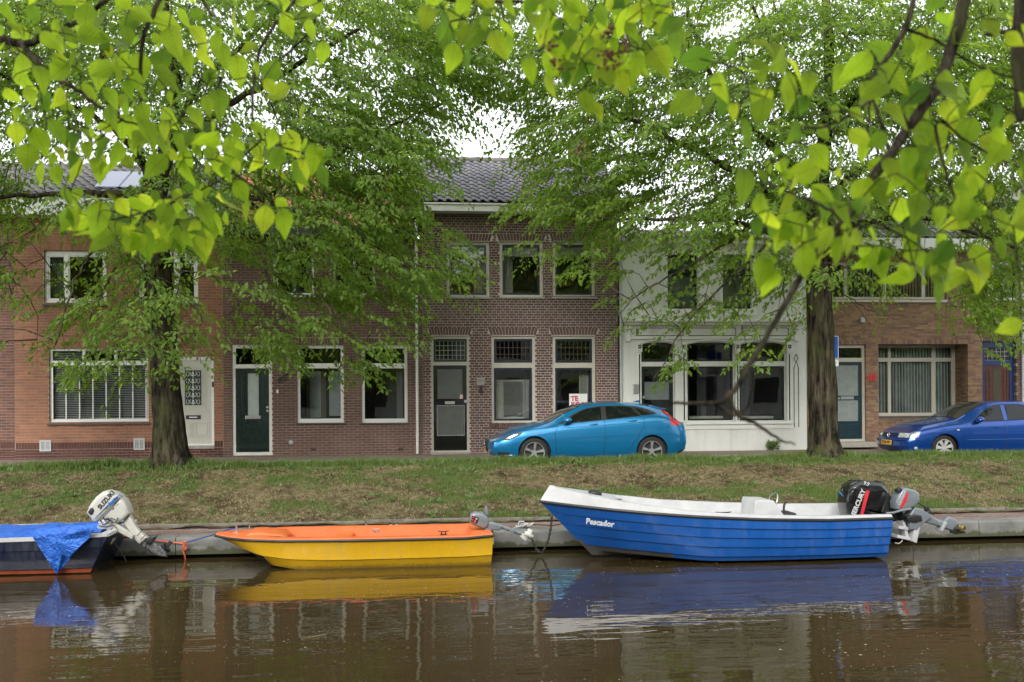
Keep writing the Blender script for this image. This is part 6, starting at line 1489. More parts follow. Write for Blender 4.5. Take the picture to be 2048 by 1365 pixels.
for k in range(n_):
    d_ = acc[-1]*(k+.5)/n_; i = min(len(cps)-2, int(np.searchsorted(acc, d_))-1); i = max(0, i); t_ = (cps[i+1]-cps[i]).normalized(); pp = cps[i].lerp(cps[i+1], (d_-acc[i])/max(1e-6, acc[i+1]-acc[i]))
    rot = t_.to_track_quat('X', 'Z').to_matrix().to_4x4() @ Matrix.Rotation(R(90)*(k % 2)+.5, 4, 'X')
    if me is None: o = lk.build('link', plain('dark_galvanised', (.07,.07,.065), .5, .5), ch, True); me = o.data
    else: o = link(bpy.data.objects.new('link', me), ch)
    o.matrix_basis = Matrix.Translation(pp) @ rot @ Matrix.Scale(1.25, 4)
# quay ring plate
p = U(1043, 1047, 16.4); tag(MB().box(p.x-.10, p.x+.10, p.y-.03, p.y+.03, .332, .36, 0, .008).tube([p+Vector((-.05,0,-.02)), p+Vector((-.04,0,.03)), p+Vector((.04,0,.03)), p+Vector((.05,0,-.02))], .012, 8).build('mooring_ring', MAT['zinc']), 'small metal mooring ring on the quay between the yellow and blue boats', 'mooring ring')
# ================================================================== trees
def barkmat(name, c1, c2, sc=1.):
    t = NT(name); t.setb(Roughness=.95); t.b.inputs['Specular IOR Level'].default_value = .15
    g = t.n('NewGeometry'); mp = t.n('Mapping'); mp.inputs['Scale'].default_value = (5*sc, 5*sc, .8*sc); t.l(g.outputs['Position'], mp.inputs[0])
    n1 = t.noise(2.2, 6, .7, vec=mp.outputs[0]); n2 = t.noise(2.0*sc, 4, .6, obj=False)
    a = t.ramp(n1.outputs[0], [(.40, tuple(c*.18 for c in c1)), (.5, c1), (.62, c2)])
    moss = t.ramp(n2.outputs[0], [(.48, (0,)*3), (.68, (.55,)*3)])
    t.l(t.mix(moss.outputs[0], a.outputs[0], (.075,.085,.03)), t.b.inputs['Base Color']); t.bump(n1.outputs[0], .05/sc); return t.m
MAT['bark'] = barkmat('furrowed_bark', (.032,.026,.018), (.085,.068,.048)); MAT['twig'] = barkmat('twig_bark', (.055,.043,.032), (.11,.09,.065), 3.)
MAT['leaf'] = leafmat('mid_green_leaves', [(.065,.115,.018),(.09,.15,.024),(.07,.125,.02),(.12,.19,.03),(.11,.175,.04)], [(.22,.38,.03),(.34,.52,.04),(.44,.60,.05)], .56, .45, spec=.3)
MAT['fleaf'] = leafmat('young_lime_leaves', [(.17,.29,.02),(.23,.36,.025),(.05,.12,.02),(.29,.42,.03),(.09,.19,.02),(.20,.33,.02)], [(.48,.70,.03),(.62,.82,.04),(.18,.36,.03),(.82,.96,.05),(.30,.50,.03),(.62,.84,.04)], .68, .42, True, .35)  # the darker tones paint in shading by overlapping leaves
def tubes_np(segs, nside=3):
    """segs: array rows p0(3) p1(3) r0 r1 -> verts, faces"""
    S = np.asarray(segs, float); p0, p1, r0, r1 = S[:, :3], S[:, 3:6], S[:, 6], S[:, 7]; d = p1-p0; d /= np.linalg.norm(d, axis=1)[:, None]+1e-9
    q = np.where(np.abs(d[:, 2:3]) < .9, np.array([[0,0,1.]]), np.array([[1.,0,0]])); e = np.cross(d, q); e /= np.linalg.norm(e, axis=1)[:, None]+1e-9; g = np.cross(d, e)
    vs = []
    for p, r in ((p0, r0), (p1, r1)):
        for k in range(nside): an = 2*math.pi*k/nside; vs.append(p+(e*math.cos(an)+g*math.sin(an))*r[:, None])
    V = np.stack(vs, 1).reshape(-1, 3); i = np.arange(len(S))[:, None]*2*nside
    F = np.concatenate([i+np.array([[k, (k+1)%nside, nside+(k+1)%nside, nside+k]]) for k in range(nside)], 0)
    return V, F
def norm(a): return a/(np.linalg.norm(a, axis=-1, keepdims=True)+1e-9)
def leaves_np(base, d, nrm, L, W, rnd, fold=.25, name='crown', mat=None, parent=None, detail=True):
    """every leaf: a folded pointed blade of 4 triangles with its own direction"""
    d = norm(d); s = norm(np.cross(d, nrm)); n = np.cross(s, d); L = L[:, None]; W = W[:, None]
    b0 = base; tip = base+d*L-n*L*.10
    m1 = base+d*L*.38; l1 = m1+s*W/2+n*W*fold; r1 = m1-s*W/2+n*W*fold
    m2 = base+d*L*.74-n*L*.03; l2 = m2+s*W*.33+n*W*fold*.5; r2 = m2-s*W*.33+n*W*fold*.5
    if detail:
        V = np.stack([b0, l1, l2, tip, r2, r1], 1).reshape(-1, 3); i = np.arange(len(base))[:, None]*6
        F = np.concatenate([i+np.array([[0,3,2]]), i+np.array([[0,2,1]]), i+np.array([[0,5,4]]), i+np.array([[0,4,3]])], 0); k = 6
    else:
        V = np.stack([b0, l1, tip, r1], 1).reshape(-1, 3); i = np.arange(len(base))[:, None]*4; F = np.concatenate([i+np.array([[0,2,1]]), i+np.array([[0,3,2]])], 0); k = 4
    return tag(mk(name, V, F, mat, parent, False, np.repeat(rnd, k)), kind='stuff')
# how much foliage of the two street trees stands in each direction (64-pixel cells of the photo, 0..9)
DENS = ["88888866666888877777766688888888",
        "77777744555899999888877799999999",
        "77777665666999998888888899999999",
        "66555666779997315888888888888888",
        "44215666799995114877777677777777",
        "55214667799993004947777788877777",
        "66556776777773016999999988866677",
        "44366666777778726666776666766889",
        "43656663677779831355545554432299",
        "31456638888877610023434434322599",
        "32466621736788630002442322100023",
        "1267663221588861000344321000000",
        "0456531110142220000121100000000"]
def dens(px, py):
    i, j = int(px//64), int(py//64)
    if py < 0: return 7
    if i < 0: return {0: 7, 1: 7}.get(max(0, j//6), 4)
    if i > 31: return 7 if j < 10 else 0
    if j >= len(DENS): return 0
    r_ = DENS[j]; return int(r_[i]) if i < len(r_) else 0
def tree(label, limbs, trunk, cx, nsp, seed, xr, group):
    rg = np.random.default_rng(seed); rd = random.Random(seed)
    base = trunk[0][0]; t = thing('street_tree', label, 'tree', base, group)
    # trunk with furrowed, irregular bark
    pts = smooth_pts([p for p, r in trunk], 16); rr = np.interp(np.linspace(0, 1, len(pts)), np.linspace(0, 1, len(trunk)), [r for p, r in trunk]); n = 64; vs = []
    for i, (p, r) in enumerate(zip(pts, rr)):
        h = p.z-pts[0].z
        for k in range(n):
            an = 2*math.pi*k/n; c, s = math.cos(an), math.sin(an)
            fl = .10*max(0, 1-h/.45)**2*(1+1.2*math.sin(an*5+seed))          # root flare
            bark = .050*abs(noise.noise(Vector((c*8, s*8, h*.9+seed))))+.016*noise.noise(Vector((c*16, s*16, h*3.2)))+.03*noise.noise(Vector((c*1.6, s*1.6, h*.9)))
            q = r+fl+bark-.008; vs.append((p.x+c*q, p.y+s*q, p.z))
    fs = [(i*n+k, i*n+(k+1)%n, (i+1)*n+(k+1)%n, (i+1)*n+k) for i in range(len(pts)-1) for k in range(n)]
    mk('trunk', vs, fs, MAT['bark'], t, True)
    # main limbs (control points in space), then side branches grown towards the foliage
    nodes, rad = [], []
    for lim in limbs:
        P_ = smooth_pts([p for p, r in lim], 6); r_ = np.interp(np.linspace(0, 1, len(P_)), np.linspace(0, 1, len(lim)), [r for p, r in lim])
        P_ = [p+Vector((rd.gauss(0,.02), rd.gauss(0,.02), rd.gauss(0,.02))) for p in P_]
        MB().tube(P_, list(r_), 10).build('branch', MAT['bark'], t, True)
        for p in P_: nodes.append(tuple(p)); rad.append(0)
    sp = []; tries = 0; top = []
    while len(sp) < nsp and tries < nsp*160:
        tries += 1
        x = rd.uniform(*xr); y = rd.gauss(20.2, 1.7)
        if not 17.2 < y < 24.6: continue
        z = rd.uniform(3.0, 12.5); px, py, D = P((x, y, z))
        if not (-420 < px < 2460): continue
        # crown envelope round the stem
        if math.hypot((x-cx)/7.2, (y-20.5)/4.6, (z-8.4)/6.4) > 1.0: continue
        if z > 7.2 and y > 24.2: continue
        dd = dens(px, py); dd = dd if py > -60 else dd*.16
        if dd == 0 or rd.random() > (dd/9.)**1.9: continue
        if noise.noise(Vector((x*.9+seed, y*.9, z*1.5))) < (.10 if py > 430 else -.12): continue      # clumps and gaps between the sprays
        sp.append((x, y, z))
    sp.sort(key=lambda q: math.hypot(q[0]-cx, q[1]-20.5, q[2]-6.)); segs = []
    N = np.zeros((len(nodes)+len(sp)*4, 3)); cnt = len(nodes); N[:cnt] = nodes; par = []
    tips, dirs = [], []
    for q in sp:
        q = np.array(q); dist = np.linalg.norm(N[:cnt]-q, axis=1) + .25*np.maximum(0, N[:cnt, 2]-q[2]); k = int(np.argmin(dist)); a = N[k].copy(); v = q-a; L = np.linalg.norm(v)
        m = a+v*.5+np.array([rd.gauss(0,.05), rd.gauss(0,.05), .08*L+rd.gauss(0,.04)]); r0 = min(.028, .006+.010*L)
        segs += [[*a, *m, r0, r0*.75], [*m, *q, r0*.75, .0045]]
        N[cnt] = m; N[cnt+1] = q; cnt += 2
        out = q-np.array([cx, 20.5, q[2]-.1]); out[2] = 0; dr = norm(norm(out)*.55+norm(v)*.7+rg.normal(0, .35, 3)); dr[2] = dr[2]*.4-.22
        tips.append(q); dirs.append(norm(dr))
    tips, dirs = np.array(tips), np.array(dirs); M = len(tips); K = 30
    tl = rg.uniform(.38, .80, M); # each twig: K leaves left and right, drooping
    u = np.tile(np.linspace(-.12, 1, K), (M, 1)); sd = np.tile(np.where(np.arange(K) % 2 == 0, 1., -1.), (M, 1))
    pos = tips[:, None]+dirs[:, None]*(u*tl[:, None])[..., None]; pos[..., 2] -= (np.maximum(u, 0)**2*tl[:, None]*.35)
    side = norm(np.cross(dirs, np.array([0,0,1.])))
    up = np.cross(side, dirs)
    # sub-twigs fan out sideways so that sprays read as flat layers
    fan = rg.uniform(.0, .26, (M, K))*(1-.5*u); pos += side[:, None]*(sd*fan)[..., None]; pos[..., 2] -= .25*fan
    base_ = pos.reshape(-1, 3)+rg.normal(0, .02, (M*K, 3))
    d = (dirs[:, None]*.55+side[:, None]*(sd*rg.uniform(.3, 1., (M, K)))[..., None]).reshape(-1, 3); d[:, 2] -= rg.uniform(.15, 1.0, M*K); d += rg.normal(0, .25, d.shape)
    nr = np.tile(np.array([[0,0,1.]]), (M*K, 1))+rg.normal(0, .33, (M*K, 3))
    toward = np.array([[0, -1., 0]])*rg.uniform(0, .8, (M*K, 1)); nr += toward
    L = rg.uniform(.075, .135, M*K)
    tint = np.clip(np.repeat(rg.uniform(0, 1, M), K)*.6+rg.uniform(0, .4, M*K), 0, .999)
    leaves_np(base_, d, nr, L, L*rg.uniform(.48, .62, M*K), tint, name='crown', mat=MAT['leaf'], parent=t)
    # twig wood
    for i in range(M):
        a, b_ = tips[i], tips[i]+dirs[i]*tl[i]*.5; b_ = b_-np.array([0,0,.09*tl[i]]); c = tips[i]+dirs[i]*tl[i]; c = c-np.array([0,0,.35*tl[i]]); segs += [[*a, *b_, .0045, .003], [*b_, *c, .003, .0018]]
        for s_ in (-1, 1):
            e = b_+side[i]*s_*.22-np.array([0,0,.06]); segs.append([*b_, *e, .0025, .0015])
    V, F = tubes_np(segs); tag(mk('twigs', V, F, MAT['twig'], t), kind='stuff')
    return t
def tp_(px, py, y): return U(px, py, y)
G_ = 'street trees on the verge'
t1 = tree('large leafy tree with a thick furrowed trunk in front of the orange brick house',
     [[(tp_(312,420,20.8),.17),(tp_(330,300,20.7),.15),(tp_(350,180,20.6),.12),(tp_(330,20,20.5),.09),(tp_(350,-200,20.4),.05)],
      [(tp_(300,360,20.8),.11),(tp_(262,270,20.9),.09),(tp_(210,190,21.0),.08),(tp_(205,60,21.1),.07),(tp_(180,-150,21.1),.04)],
      [(tp_(290,330,20.8),.085),(tp_(230,262,20.3),.06),(tp_(120,200,19.9),.045),(tp_(-40,130,19.6),.03)],
      [(tp_(300,400,20.8),.10),(tp_(240,390,20.4),.07),(tp_(120,385,19.8),.05),(tp_(-40,400,19.3),.03)],
      [(tp_(318,410,20.8),.11),(tp_(400,385,20.6),.08),(tp_(520,400,20.3),.06),(tp_(640,440,20.0),.04),(tp_(760,500,19.8),.02)],
      [(tp_(330,320,20.7),.09),(tp_(430,230,20.4),.07),(tp_(560,150,20.2),.055),(tp_(720,60,20.0),.03)],
      [(tp_(340,250,20.7),.07),(tp_(440,130,21.0),.055),(tp_(560,20,21.2),.04),(tp_(640,-100,21.3),.03)],
      [(tp_(520,400,20.3),.04),(tp_(640,330,20.4),.035),(tp_(790,250,20.3),.025),(tp_(900,200,20.2),.015)],
      [(tp_(500,400,20.3),.035),(tp_(580,480,20.0),.025),(tp_(640,590,19.6),.018),(tp_(690,660,19.3),.010)],
      [(tp_(300,430,20.8),.05),(tp_(220,470,20.3),.03),(tp_(150,560,19.8),.02),(tp_(110,700,19.5),.010)],
      [(tp_(310,470,20.8),.035),(tp_(230,540,20.1),.02),(tp_(180,640,19.8),.012)]],
     [(tp_(343,932,20.8),.36),(tp_(338,850,20.8),.30),(tp_(330,750,20.8),.265),(tp_(322,620,20.8),.245),(tp_(312,500,20.8),.235),(tp_(306,420,20.8),.22),(tp_(302,360,20.8),.16)],
     TX1, 3500, 31, (TX1-7, TX1+6.6), G_)
t2 = tree('tall leafy tree with a straight mossy trunk in front of the white and tan houses',
     [[(tp_(1640,420,20.8),.18),(tp_(1648,300,20.7),.15),(tp_(1660,150,20.7),.12),(tp_(1650,-60,20.6),.08),(tp_(1655,-260,20.6),.04)],
      [(tp_(1640,450,20.8),.11),(tp_(1560,400,20.6),.09),(tp_(1450,330,20.4),.07),(tp_(1330,270,20.2),.05),(tp_(1180,210,20.0),.025)],
      [(tp_(1636,380,20.8),.10),(tp_(1540,290,21.0),.075),(tp_(1440,180,21.2),.055),(tp_(1380,40,21.4),.04),(tp_(1350,-120,21.4),.03)],
      [(tp_(1640,500,20.8),.09),(tp_(1560,470,20.2),.07),(tp_(1440,440,19.8),.05),(tp_(1290,440,19.4),.03),(tp_(1130,430,19.2),.015)],
      [(tp_(1560,470,20.2),.04),(tp_(1480,540,19.7),.025),(tp_(1380,640,19.3),.018),(tp_(1310,760,19.1),.008)],
      [(tp_(1500,455,20.0),.035),(tp_(1400,520,19.5),.02),(tp_(1280,590,19.2),.012),(tp_(1200,680,19.1),.007)],
      [(tp_(1655,400,20.8),.10),(tp_(1740,330,20.5),.07),(tp_(1860,280,20.2),.05),(tp_(2020,220,20.0),.03)],
      [(tp_(1650,470,20.8),.09),(tp_(1740,440,20.4),.06),(tp_(1860,440,20.0),.045),(tp_(2040,500,19.7),.025)],
      [(tp_(1655,260,20.7),.08),(tp_(1760,140,20.9),.055),(tp_(1880,20,21.0),.04),(tp_(1960,-100,21.0),.03)],
      [(tp_(1660,230,20.7),.06),(tp_(1560,120,20.4),.045),(tp_(1500,0,20.2),.03)],
      [(tp_(1662,575,20.55),.02),(tp_(1700,598,20.2),.012),(tp_(1740,620,20.0),.008),(tp_(1790,638,19.9),.004)],
      [(tp_(1700,598,20.2),.008),(tp_(1735,640,20.0),.005),(tp_(1748,655,20.0),.003)]],
     [(tp_(1650,920,20.8),.37),(tp_(1648,850,20.8),.305),(tp_(1645,750,20.8),.275),(tp_(1641,640,20.8),.255),(tp_(1638,560,20.8),.25),(tp_(1640,460,20.8),.235),(tp_(1645,380,20.8),.18)],
     TX2, 3600, 47, (TX2-7.2, TX2+7), G_)
# ------------- trees behind the camera (seen in the window glass) : one loose mass each
for k, (x, lab) in enumerate(((-16,'leafy tree across the canal reflected at the left'),(-2,'leafy tree whose branches hang into the top of the view'),(13,'leafy tree across the canal reflected near the middle'),(30,'leafy tree across the canal reflected at the far right'))):
    t = thing('street_tree', lab, 'tree', (x, -6.5, .9), 'trees on the near bank'); rg = np.random.default_rng(90+k); M = 4200
    u = rg.normal(0, 1, (M, 3)); u = norm(u)*rg.uniform(.35, 1, (M, 1))**.5; b_ = np.array([[x, -6.5, 7.9]])+u*np.array([[6.4, 2.8, 4.7]])
    leaves_np(b_, rg.normal(0, 1, (M, 3)), rg.normal(0, 1, (M, 3)), np.full(M, .34), np.full(M, .22), rg.uniform(0, 1, M), name='crown', mat=MAT['leaf'], parent=t, detail=False)
    MB().tube([(x,-6.5,.8),(x+.1,-6.5,3),(x,-6.4,6),(x+.3,-6.5,9)], [.34,.26,.2,.1], 14).build('trunk', MAT['bark'], t, True)
# ------------- foreground branches of the tree above the photographer
def leafmesh(seed):
    rd = random.Random(seed); n = 9; vs = []; hw = [0,.15,.25,.305,.31,.28,.22,.145,.07,0.]; L = 1.
    for i in range(n+1):
        y = i/n; w_ = hw[i]*(1+.1*math.sin(seed*2.1)); sag = -(.04+.085*seed)*y*y+.035*math.sin(y*7+seed); fo = (.12,.28,.20,.42,.06,.33,.24,.5)[seed%8]
        vs += [(-w_*(1+.05*(i % 2)), y-.012, sag+w_*fo+.015*math.sin(i*1.7)), (0, y, sag), (w_*(1+.05*((i+1) % 2)), y-.012, sag+w_*fo-.015*math.sin(i*1.7))]
    vs.append((.03*math.sin(seed*3), 1.13, sag-.03)); fs = []
    for i in range(n):
        for j in range(2): a = 3*i+j; f = (a, a+1, a+4, a+3); fs.append(f)
    fs.append((3*n, 3*n+1, len(vs)-1)); fs.append((3*n+1, 3*n+2, len(vs)-1))
    # the leaf stalk
    n0 = len(vs); vs += [(-.008,-.22,.05),(.008,-.22,.05),(.008,0,.0),(-.008,0,.0)]; fs.append((n0, n0+1, n0+2, n0+3))
    me = bpy.data.meshes.new('leaf'); me.from_pydata(vs, [], fs); me.materials.append(MAT['fleaf']); me.polygons.foreach_set('use_smooth', [True]*len(me.polygons)); me.update(); return me
LM = [leafmesh(k) for k in range(8)]
def inpoly(x, y, poly):
    c = False; n = len(poly)
    for i in range(n):
        a, b_ = poly[i], poly[i-1]
        if (a[1] > y) != (b_[1] > y) and x < (b_[0]-a[0])*(y-a[1])/(b_[1]-a[1])+a[0]: c = not c
    return c
def forebranch(label, wood, areas, y0, seed, leafL=66, explicit=(), ds=1.):
    wood = [[(a, b_, c*ds, r*ds) for a, b_, c, r in wl] for wl in wood]; y0 = y0*ds
    """wood: list of [(px,py,depth,r)..]; areas: [(polygon, count)]"""
    rd = random.Random(seed); anchor = U(wood[0][0][0], wood[0][0][1], wood[0][0][2]); t = thing('leafy_branch', label, 'branch', anchor, 'leafy lime branches hanging into the top of the view')
    nodes = []
    for wl in wood:
        P_ = smooth_pts([U(a, b_, c) for a, b_, c, r in wl], 5); r_ = np.interp(np.linspace(0, 1, len(P_)), np.linspace(0, 1, len(wl)), [w_[3] for w_ in wl])
        P_ = [p+Vector((rd.gauss(0,.0015), 0, rd.gauss(0,.0015))) for p in P_]
        MB().tube(P_, [q*1.25 for q in r_], 8).build('bough' if wl[0][3] > .006 else 'twig', MAT['twig'], t, True); nodes += P_
    pts = []
    for poly, cnt, md in areas:
        xa, xb = min(p[0] for p in poly), max(p[0] for p in poly); ya, yb = min(p[1] for p in poly), max(p[1] for p in poly); k = 0; tr = 0; mine = []
        while k < cnt and tr < cnt*160:
            tr += 1; x, y = rd.uniform(xa, xb), rd.uniform(ya, yb)
            if not inpoly(x, y, poly) or any((x-q[0])**2+(y-q[1])**2 < md*md for q in mine): continue
            mine.append((x, y)); pts.append((x, y, None, None)); k += 1
    pts += list(explicit)
    nodes = list(nodes); segs = []; 
    cand = []
    for x, y, an, ln in pts:
        dep = y0+rd.uniform(-.28, .28); cand.append((U(x, y-8, dep), x, y, an, ln))
    cand.sort(key=lambda c: min((c[0]-n_).length for n_ in nodes)); objs = 0
    for p, x, y, an, ln in cand:
        b_ = min(nodes, key=lambda n_: (n_-p).length); v = p-b_; L = v.length
        if L > .03:
            mid = b_+v*.55+Vector((rd.gauss(0,.006), rd.gauss(0,.006), .05*L)); segs += [[*b_, *mid, .0016+.004*min(L,.3), .0016+.002*min(L,.3)], [*mid, *p, .0016, .0011]]; nodes.append(mid); nodes.append(p)
        # hanging leaf: tip mostly down, blade turned to the light
        th = R(an) if an is not None else rd.gauss(0, .72); Lf = ((ln and ln*.88) or leafL*.86*rd.uniform(.50, 1.22))/FPX*p.y*.93
        d = Vector((math.sin(th), rd.gauss(-.05, .38), -math.cos(th))).normalized()
        nrm = Vector((rd.gauss(0, .6), -1+rd.gauss(0, .25), rd.gauss(.45, .6)))
        if rd.random() < .16: nrm = Vector((rd.choice((-1, 1)), -.35, .2))
        xx = d.cross(nrm).normalized(); zz = xx.cross(d)
        M4 = Matrix((( xx.x*Lf, d.x*Lf, zz.x*Lf, p.x), (xx.y*Lf, d.y*Lf, zz.y*Lf, p.y), (xx.z*Lf, d.z*Lf, zz.z*Lf, p.z), (0,0,0,1)))
        o = link(bpy.data.objects.new('leaf', LM[rd.randrange(8)]), t); o.matrix_basis = M4
        objs += 1
    V, F = tubes_np(segs, 5); tag(mk('twigs', V, F, MAT['twig'], t, True), kind='stuff')
    return t
forebranch('leafy lime branch filling the top left of the photo with hanging bright green leaves',
    [[(-60,60,2.9,.010),(45,88,2.85,.009),(90,72,2.8,.007),(150,45,2.8,.006),(190,18,2.8,.005),(240,-20,2.8,.005)],
     [(45,90,2.85,.007),(75,125,2.8,.0055),(110,155,2.8,.005),(160,185,2.75,.004),(200,215,2.75,.0035),(245,240,2.7,.0025),(275,250,2.7,.002)],
     [(325,-20,2.8,.006),(305,30,2.8,.0055),(290,65,2.8,.005),(283,100,2.8,.0045),(282,170,2.8,.004),(283,230,2.8,.003)],
     [(245,240,2.7,.0025),(200,275,2.7,.002),(172,308,2.7,.0018),(155,350,2.7,.0015),(140,385,2.7,.0012)],
     [(400,-20,2.9,.004),(418,25,2.9,.0035),(440,40,2.9,.002)], [(395,150,2.9,.002),(440,155,2.9,.0035),(425,190,2.9,.003),(418,215,2.9,.002)],
     [(600,-10,2.9,.004),(520,100,2.9,.0035),(505,235,2.9,.003),(522,278,2.85,.0025),(490,310,2.85,.002),(465,345,2.8,.002),(400,382,2.8,.002),(350,400,2.8,.002)],
     [(640,-10,2.9,.004),(620,60,2.9,.003),(560,120,2.9,.003)],
     [(400,382,2.8,.002),(310,420,2.75,.002),(220,440,2.75,.0015)], [(465,345,2.8,.002),(530,390,2.8,.0015),(550,420,2.8,.001)], [(522,278,2.85,.002),(580,300,2.8,.0015),(640,310,2.8,.001)]],
    [([(0,-30),(690,-30),(690,60),(640,120),(610,110),(560,30),(380,30),(360,110),(0,120)], 64, 28),
     ([(0,60),(215,60),(250,150),(300,240),(240,330),(120,330),(30,230),(0,200)], 52, 30),
     ([(215,60),(350,60),(440,60),(420,180),(330,330),(250,240)], 34, 34),
     ([(400,40),(480,60),(600,170),(620,220),(590,200),(500,190),(430,200)], 22, 32),
     ([(30,230),(250,270),(250,330),(120,330),(70,330)], 16, 32),
     ([(300,250),(430,240),(560,260),(660,290),(620,330),(560,350),(420,330),(330,320)], 48, 22),
     ([(125,375),(260,400),(400,355),(450,430),(400,480),(240,480),(140,425)], 58, 20)],
    2.8, 5, 66, ds=1.22, explicit=[(560,425,20,72),(530,418,-5,74),(505,412,-40,50),(550,405,60,40),(400,470,10,80),(370,460,-10,66),(330,465,15,70),(260,470,12,62),(285,460,5,80),(200,430,-8,70),(135,425,-4,66),(640,340,15,64),(600,320,60,60),(115,335,-5,56),(205,330,-6,58),(30,250,-5,64),(470,370,30,60),(440,390,15,74),(75,340,-15,50)])
forebranch('leafy lime branch with small red brown seed clusters hanging in at the top centre',
    [[(840,-30,2.6,.004),(900,0,2.6,.0045),(1000,3,2.6,.004),(1080,5,2.6,.0035)], [(955,0,2.6,.003),(945,30,2.6,.0025),(900,44,2.6,.002)],
     [(1000,3,2.6,.0025),(1012,50,2.6,.002),(1010,75,2.6,.0015)], [(1130,-20,2.6,.003),(1155,28,2.6,.0028),(1200,60,2.6,.0025),(1240,85,2.6,.002),(1290,100,2.6,.0015)],
     [(1155,28,2.6,.002),(1165,80,2.6,.0015),(1150,130,2.6,.0012)], [(1340,-20,2.6,.003),(1330,20,2.6,.002),(1300,60,2.6,.0015)]],
    [([(835,-30),(1100,-30),(1130,60),(1010,70),(900,60),(850,20)], 46, 24), ([(1080,-30),(1350,-30),(1365,40),(1330,90),(1280,130),(1150,120),(1080,60)], 72, 20), ([(1070,60),(1290,90),(1270,150),(1200,160),(1130,150),(1085,110)], 44, 18)],
    2.55, 9, 70, ds=1.15, explicit=[(930,105,20,64),(910,92,-5,78),(1180,212,35,60),(1165,190,12,74),(1100,140,-8,80),(1235,150,25,66),(1250,130,10,70),(1355,70,-10,74),(1370,40,-45,70),(1330,95,15,66),(1210,140,10,66),(985,70,15,72),(1060,120,-5,66)])
big = forebranch('big forked lime bough slanting across the right side with large blurred bright leaves',
    [[(1935,-40,2.4,.016),(1925,20,2.4,.014),(1903,100,2.4,.013),(1870,180,2.4,.012),(1835,230,2.4,.011),(1780,310,2.4,.0105),(1735,370,2.4,.0095),(1690,440,2.4,.009),(1640,500,2.38,.008),(1600,560,2.36,.0068),(1540,660,2.34,.006),(1500,730,2.32,.0058),(1460,790,2.3,.0055),(1430,808,2.3,.0045),(1340,806,2.3,.002)],
     [(1460,792,2.3,.0045),(1475,830,2.3,.004),(1515,850,2.3,.0035),(1560,880,2.3,.0025),(1590,890,2.3,.0015)], [(1505,745,2.3,.003),(1495,815,2.3,.0025),(1430,820,2.3,.0014)], [(1430,808,2.3,.003),(1470,832,2.3,.003),(1500,810,2.3,.002)],
     [(1835,-30,2.5,.007),(1810,60,2.5,.0065),(1775,115,2.5,.006),(1740,160,2.5,.003)], [(1810,60,2.5,.004),(1870,80,2.5,.003),(1950,130,2.5,.0025),(2060,170,2.5,.002)],
     [(2050,-30,2.3,.018),(2040,80,2.3,.016),(2046,240,2.3,.014)], [(2040,60,2.3,.006),(1970,70,2.3,.004)],
     [(1780,310,2.4,.004),(1745,200,2.45,.003),(1735,270,2.45,.002)], [(1690,440,2.38,.004),(1640,410,2.4,.003),(1530,360,2.45,.002),(1560,300,2.45,.0015)],
     [(1640,430,2.4,.003),(1625,470,2.4,.0035),(1640,500,2.4,.002)],
     [(1870,250,2.45,.0035),(1890,340,2.45,.003),(1930,430,2.45,.002),(2010,510,2.45,.0015)], [(1860,330,2.45,.003),(1780,330,2.45,.002)], [(1880,240,2.45,.003),(1960,300,2.45,.0025),(2050,340,2.45,.002)],
     [(1400,120,2.5,.0015),(1480,140,2.5,.002),(1500,200,2.5,.0015)], [(1560,260,2.5,.0015),(1660,250,2.5,.003),(1745,200,2.5,.003)], [(1740,440,2.4,.0025),(1800,470,2.4,.002),(1880,520,2.4,.0015)]],
    [([(1855,-30),(2048,-30),(2048,90),(1960,70),(1870,60)], 14, 38), ([(1690,120),(1850,60),(1880,150),(1850,250),(1780,250),(1700,210)], 24, 38),
     ([(1400,100),(1560,80),(1640,140),(1560,200),(1500,240),(1430,180)], 15, 38), ([(1530,200),(1620,180),(1700,220),(1700,300),(1600,340),(1500,330),(1540,270)], 22, 36),
     ([(1860,140),(2048,150),(2048,360),(1930,330),(1860,250)], 40, 34), ([(1480,340),(1620,320),(1740,360),(1720,430),(1620,440),(1520,440)], 30, 32),
     ([(1720,280),(1900,260),(1960,380),(1960,450),(1830,430),(1730,370)], 52, 28), ([(1930,330),(2048,330),(2048,480),(1960,490)], 18, 36),
     ([(1500,440),(1600,450),(1640,520),(1560,530),(1500,500)], 14, 32), ([(1640,440),(1850,460),(1960,500),(1940,560),(1800,540),(1660,500)], 36, 26)],
    2.4, 14, 88, explicit=[(1390,190,-50,96),(1460,190,-20,80),(1480,245,30,100),(1435,150,-5,80),(1545,545,5,90),(1530,520,-15,80),(1870,560,10,92),(1900,540,40,90),(1830,540,60,88),(1750,500,15,96),(1690,470,-10,90),(1620,470,20,90),(1985,430,40,80),(1400,200,-35,70),(1500,95,80,70),(2045,650,-60,70),(1570,130,70,70)])
# seed clusters
for k, (px, py) in enumerate(((1214,56),(1250,90),(1223,106),(1100,90),(1107,122),(1215,118),(1228,128))):
    c = U(px, py, 2.5); m = MB(); rd = random.Random(k)
    for q in range(9):
        p = c+Vector((rd.gauss(0,.010), rd.gauss(0,.008), rd.gauss(0,.010))); m.tube([p+Vector((0,0,.004)), p, p-Vector((0,0,.005))], [.002,.0055,.002], 6)
    for o in bpy.data.objects:
        if o.get('label', '').startswith('leafy lime branch with small'): m.build('seed_cluster', plain('red_brown_seeds', (.16,.05,.02), .7) if k == 0 else bpy.data.materials['red_brown_seeds'], o, True); break
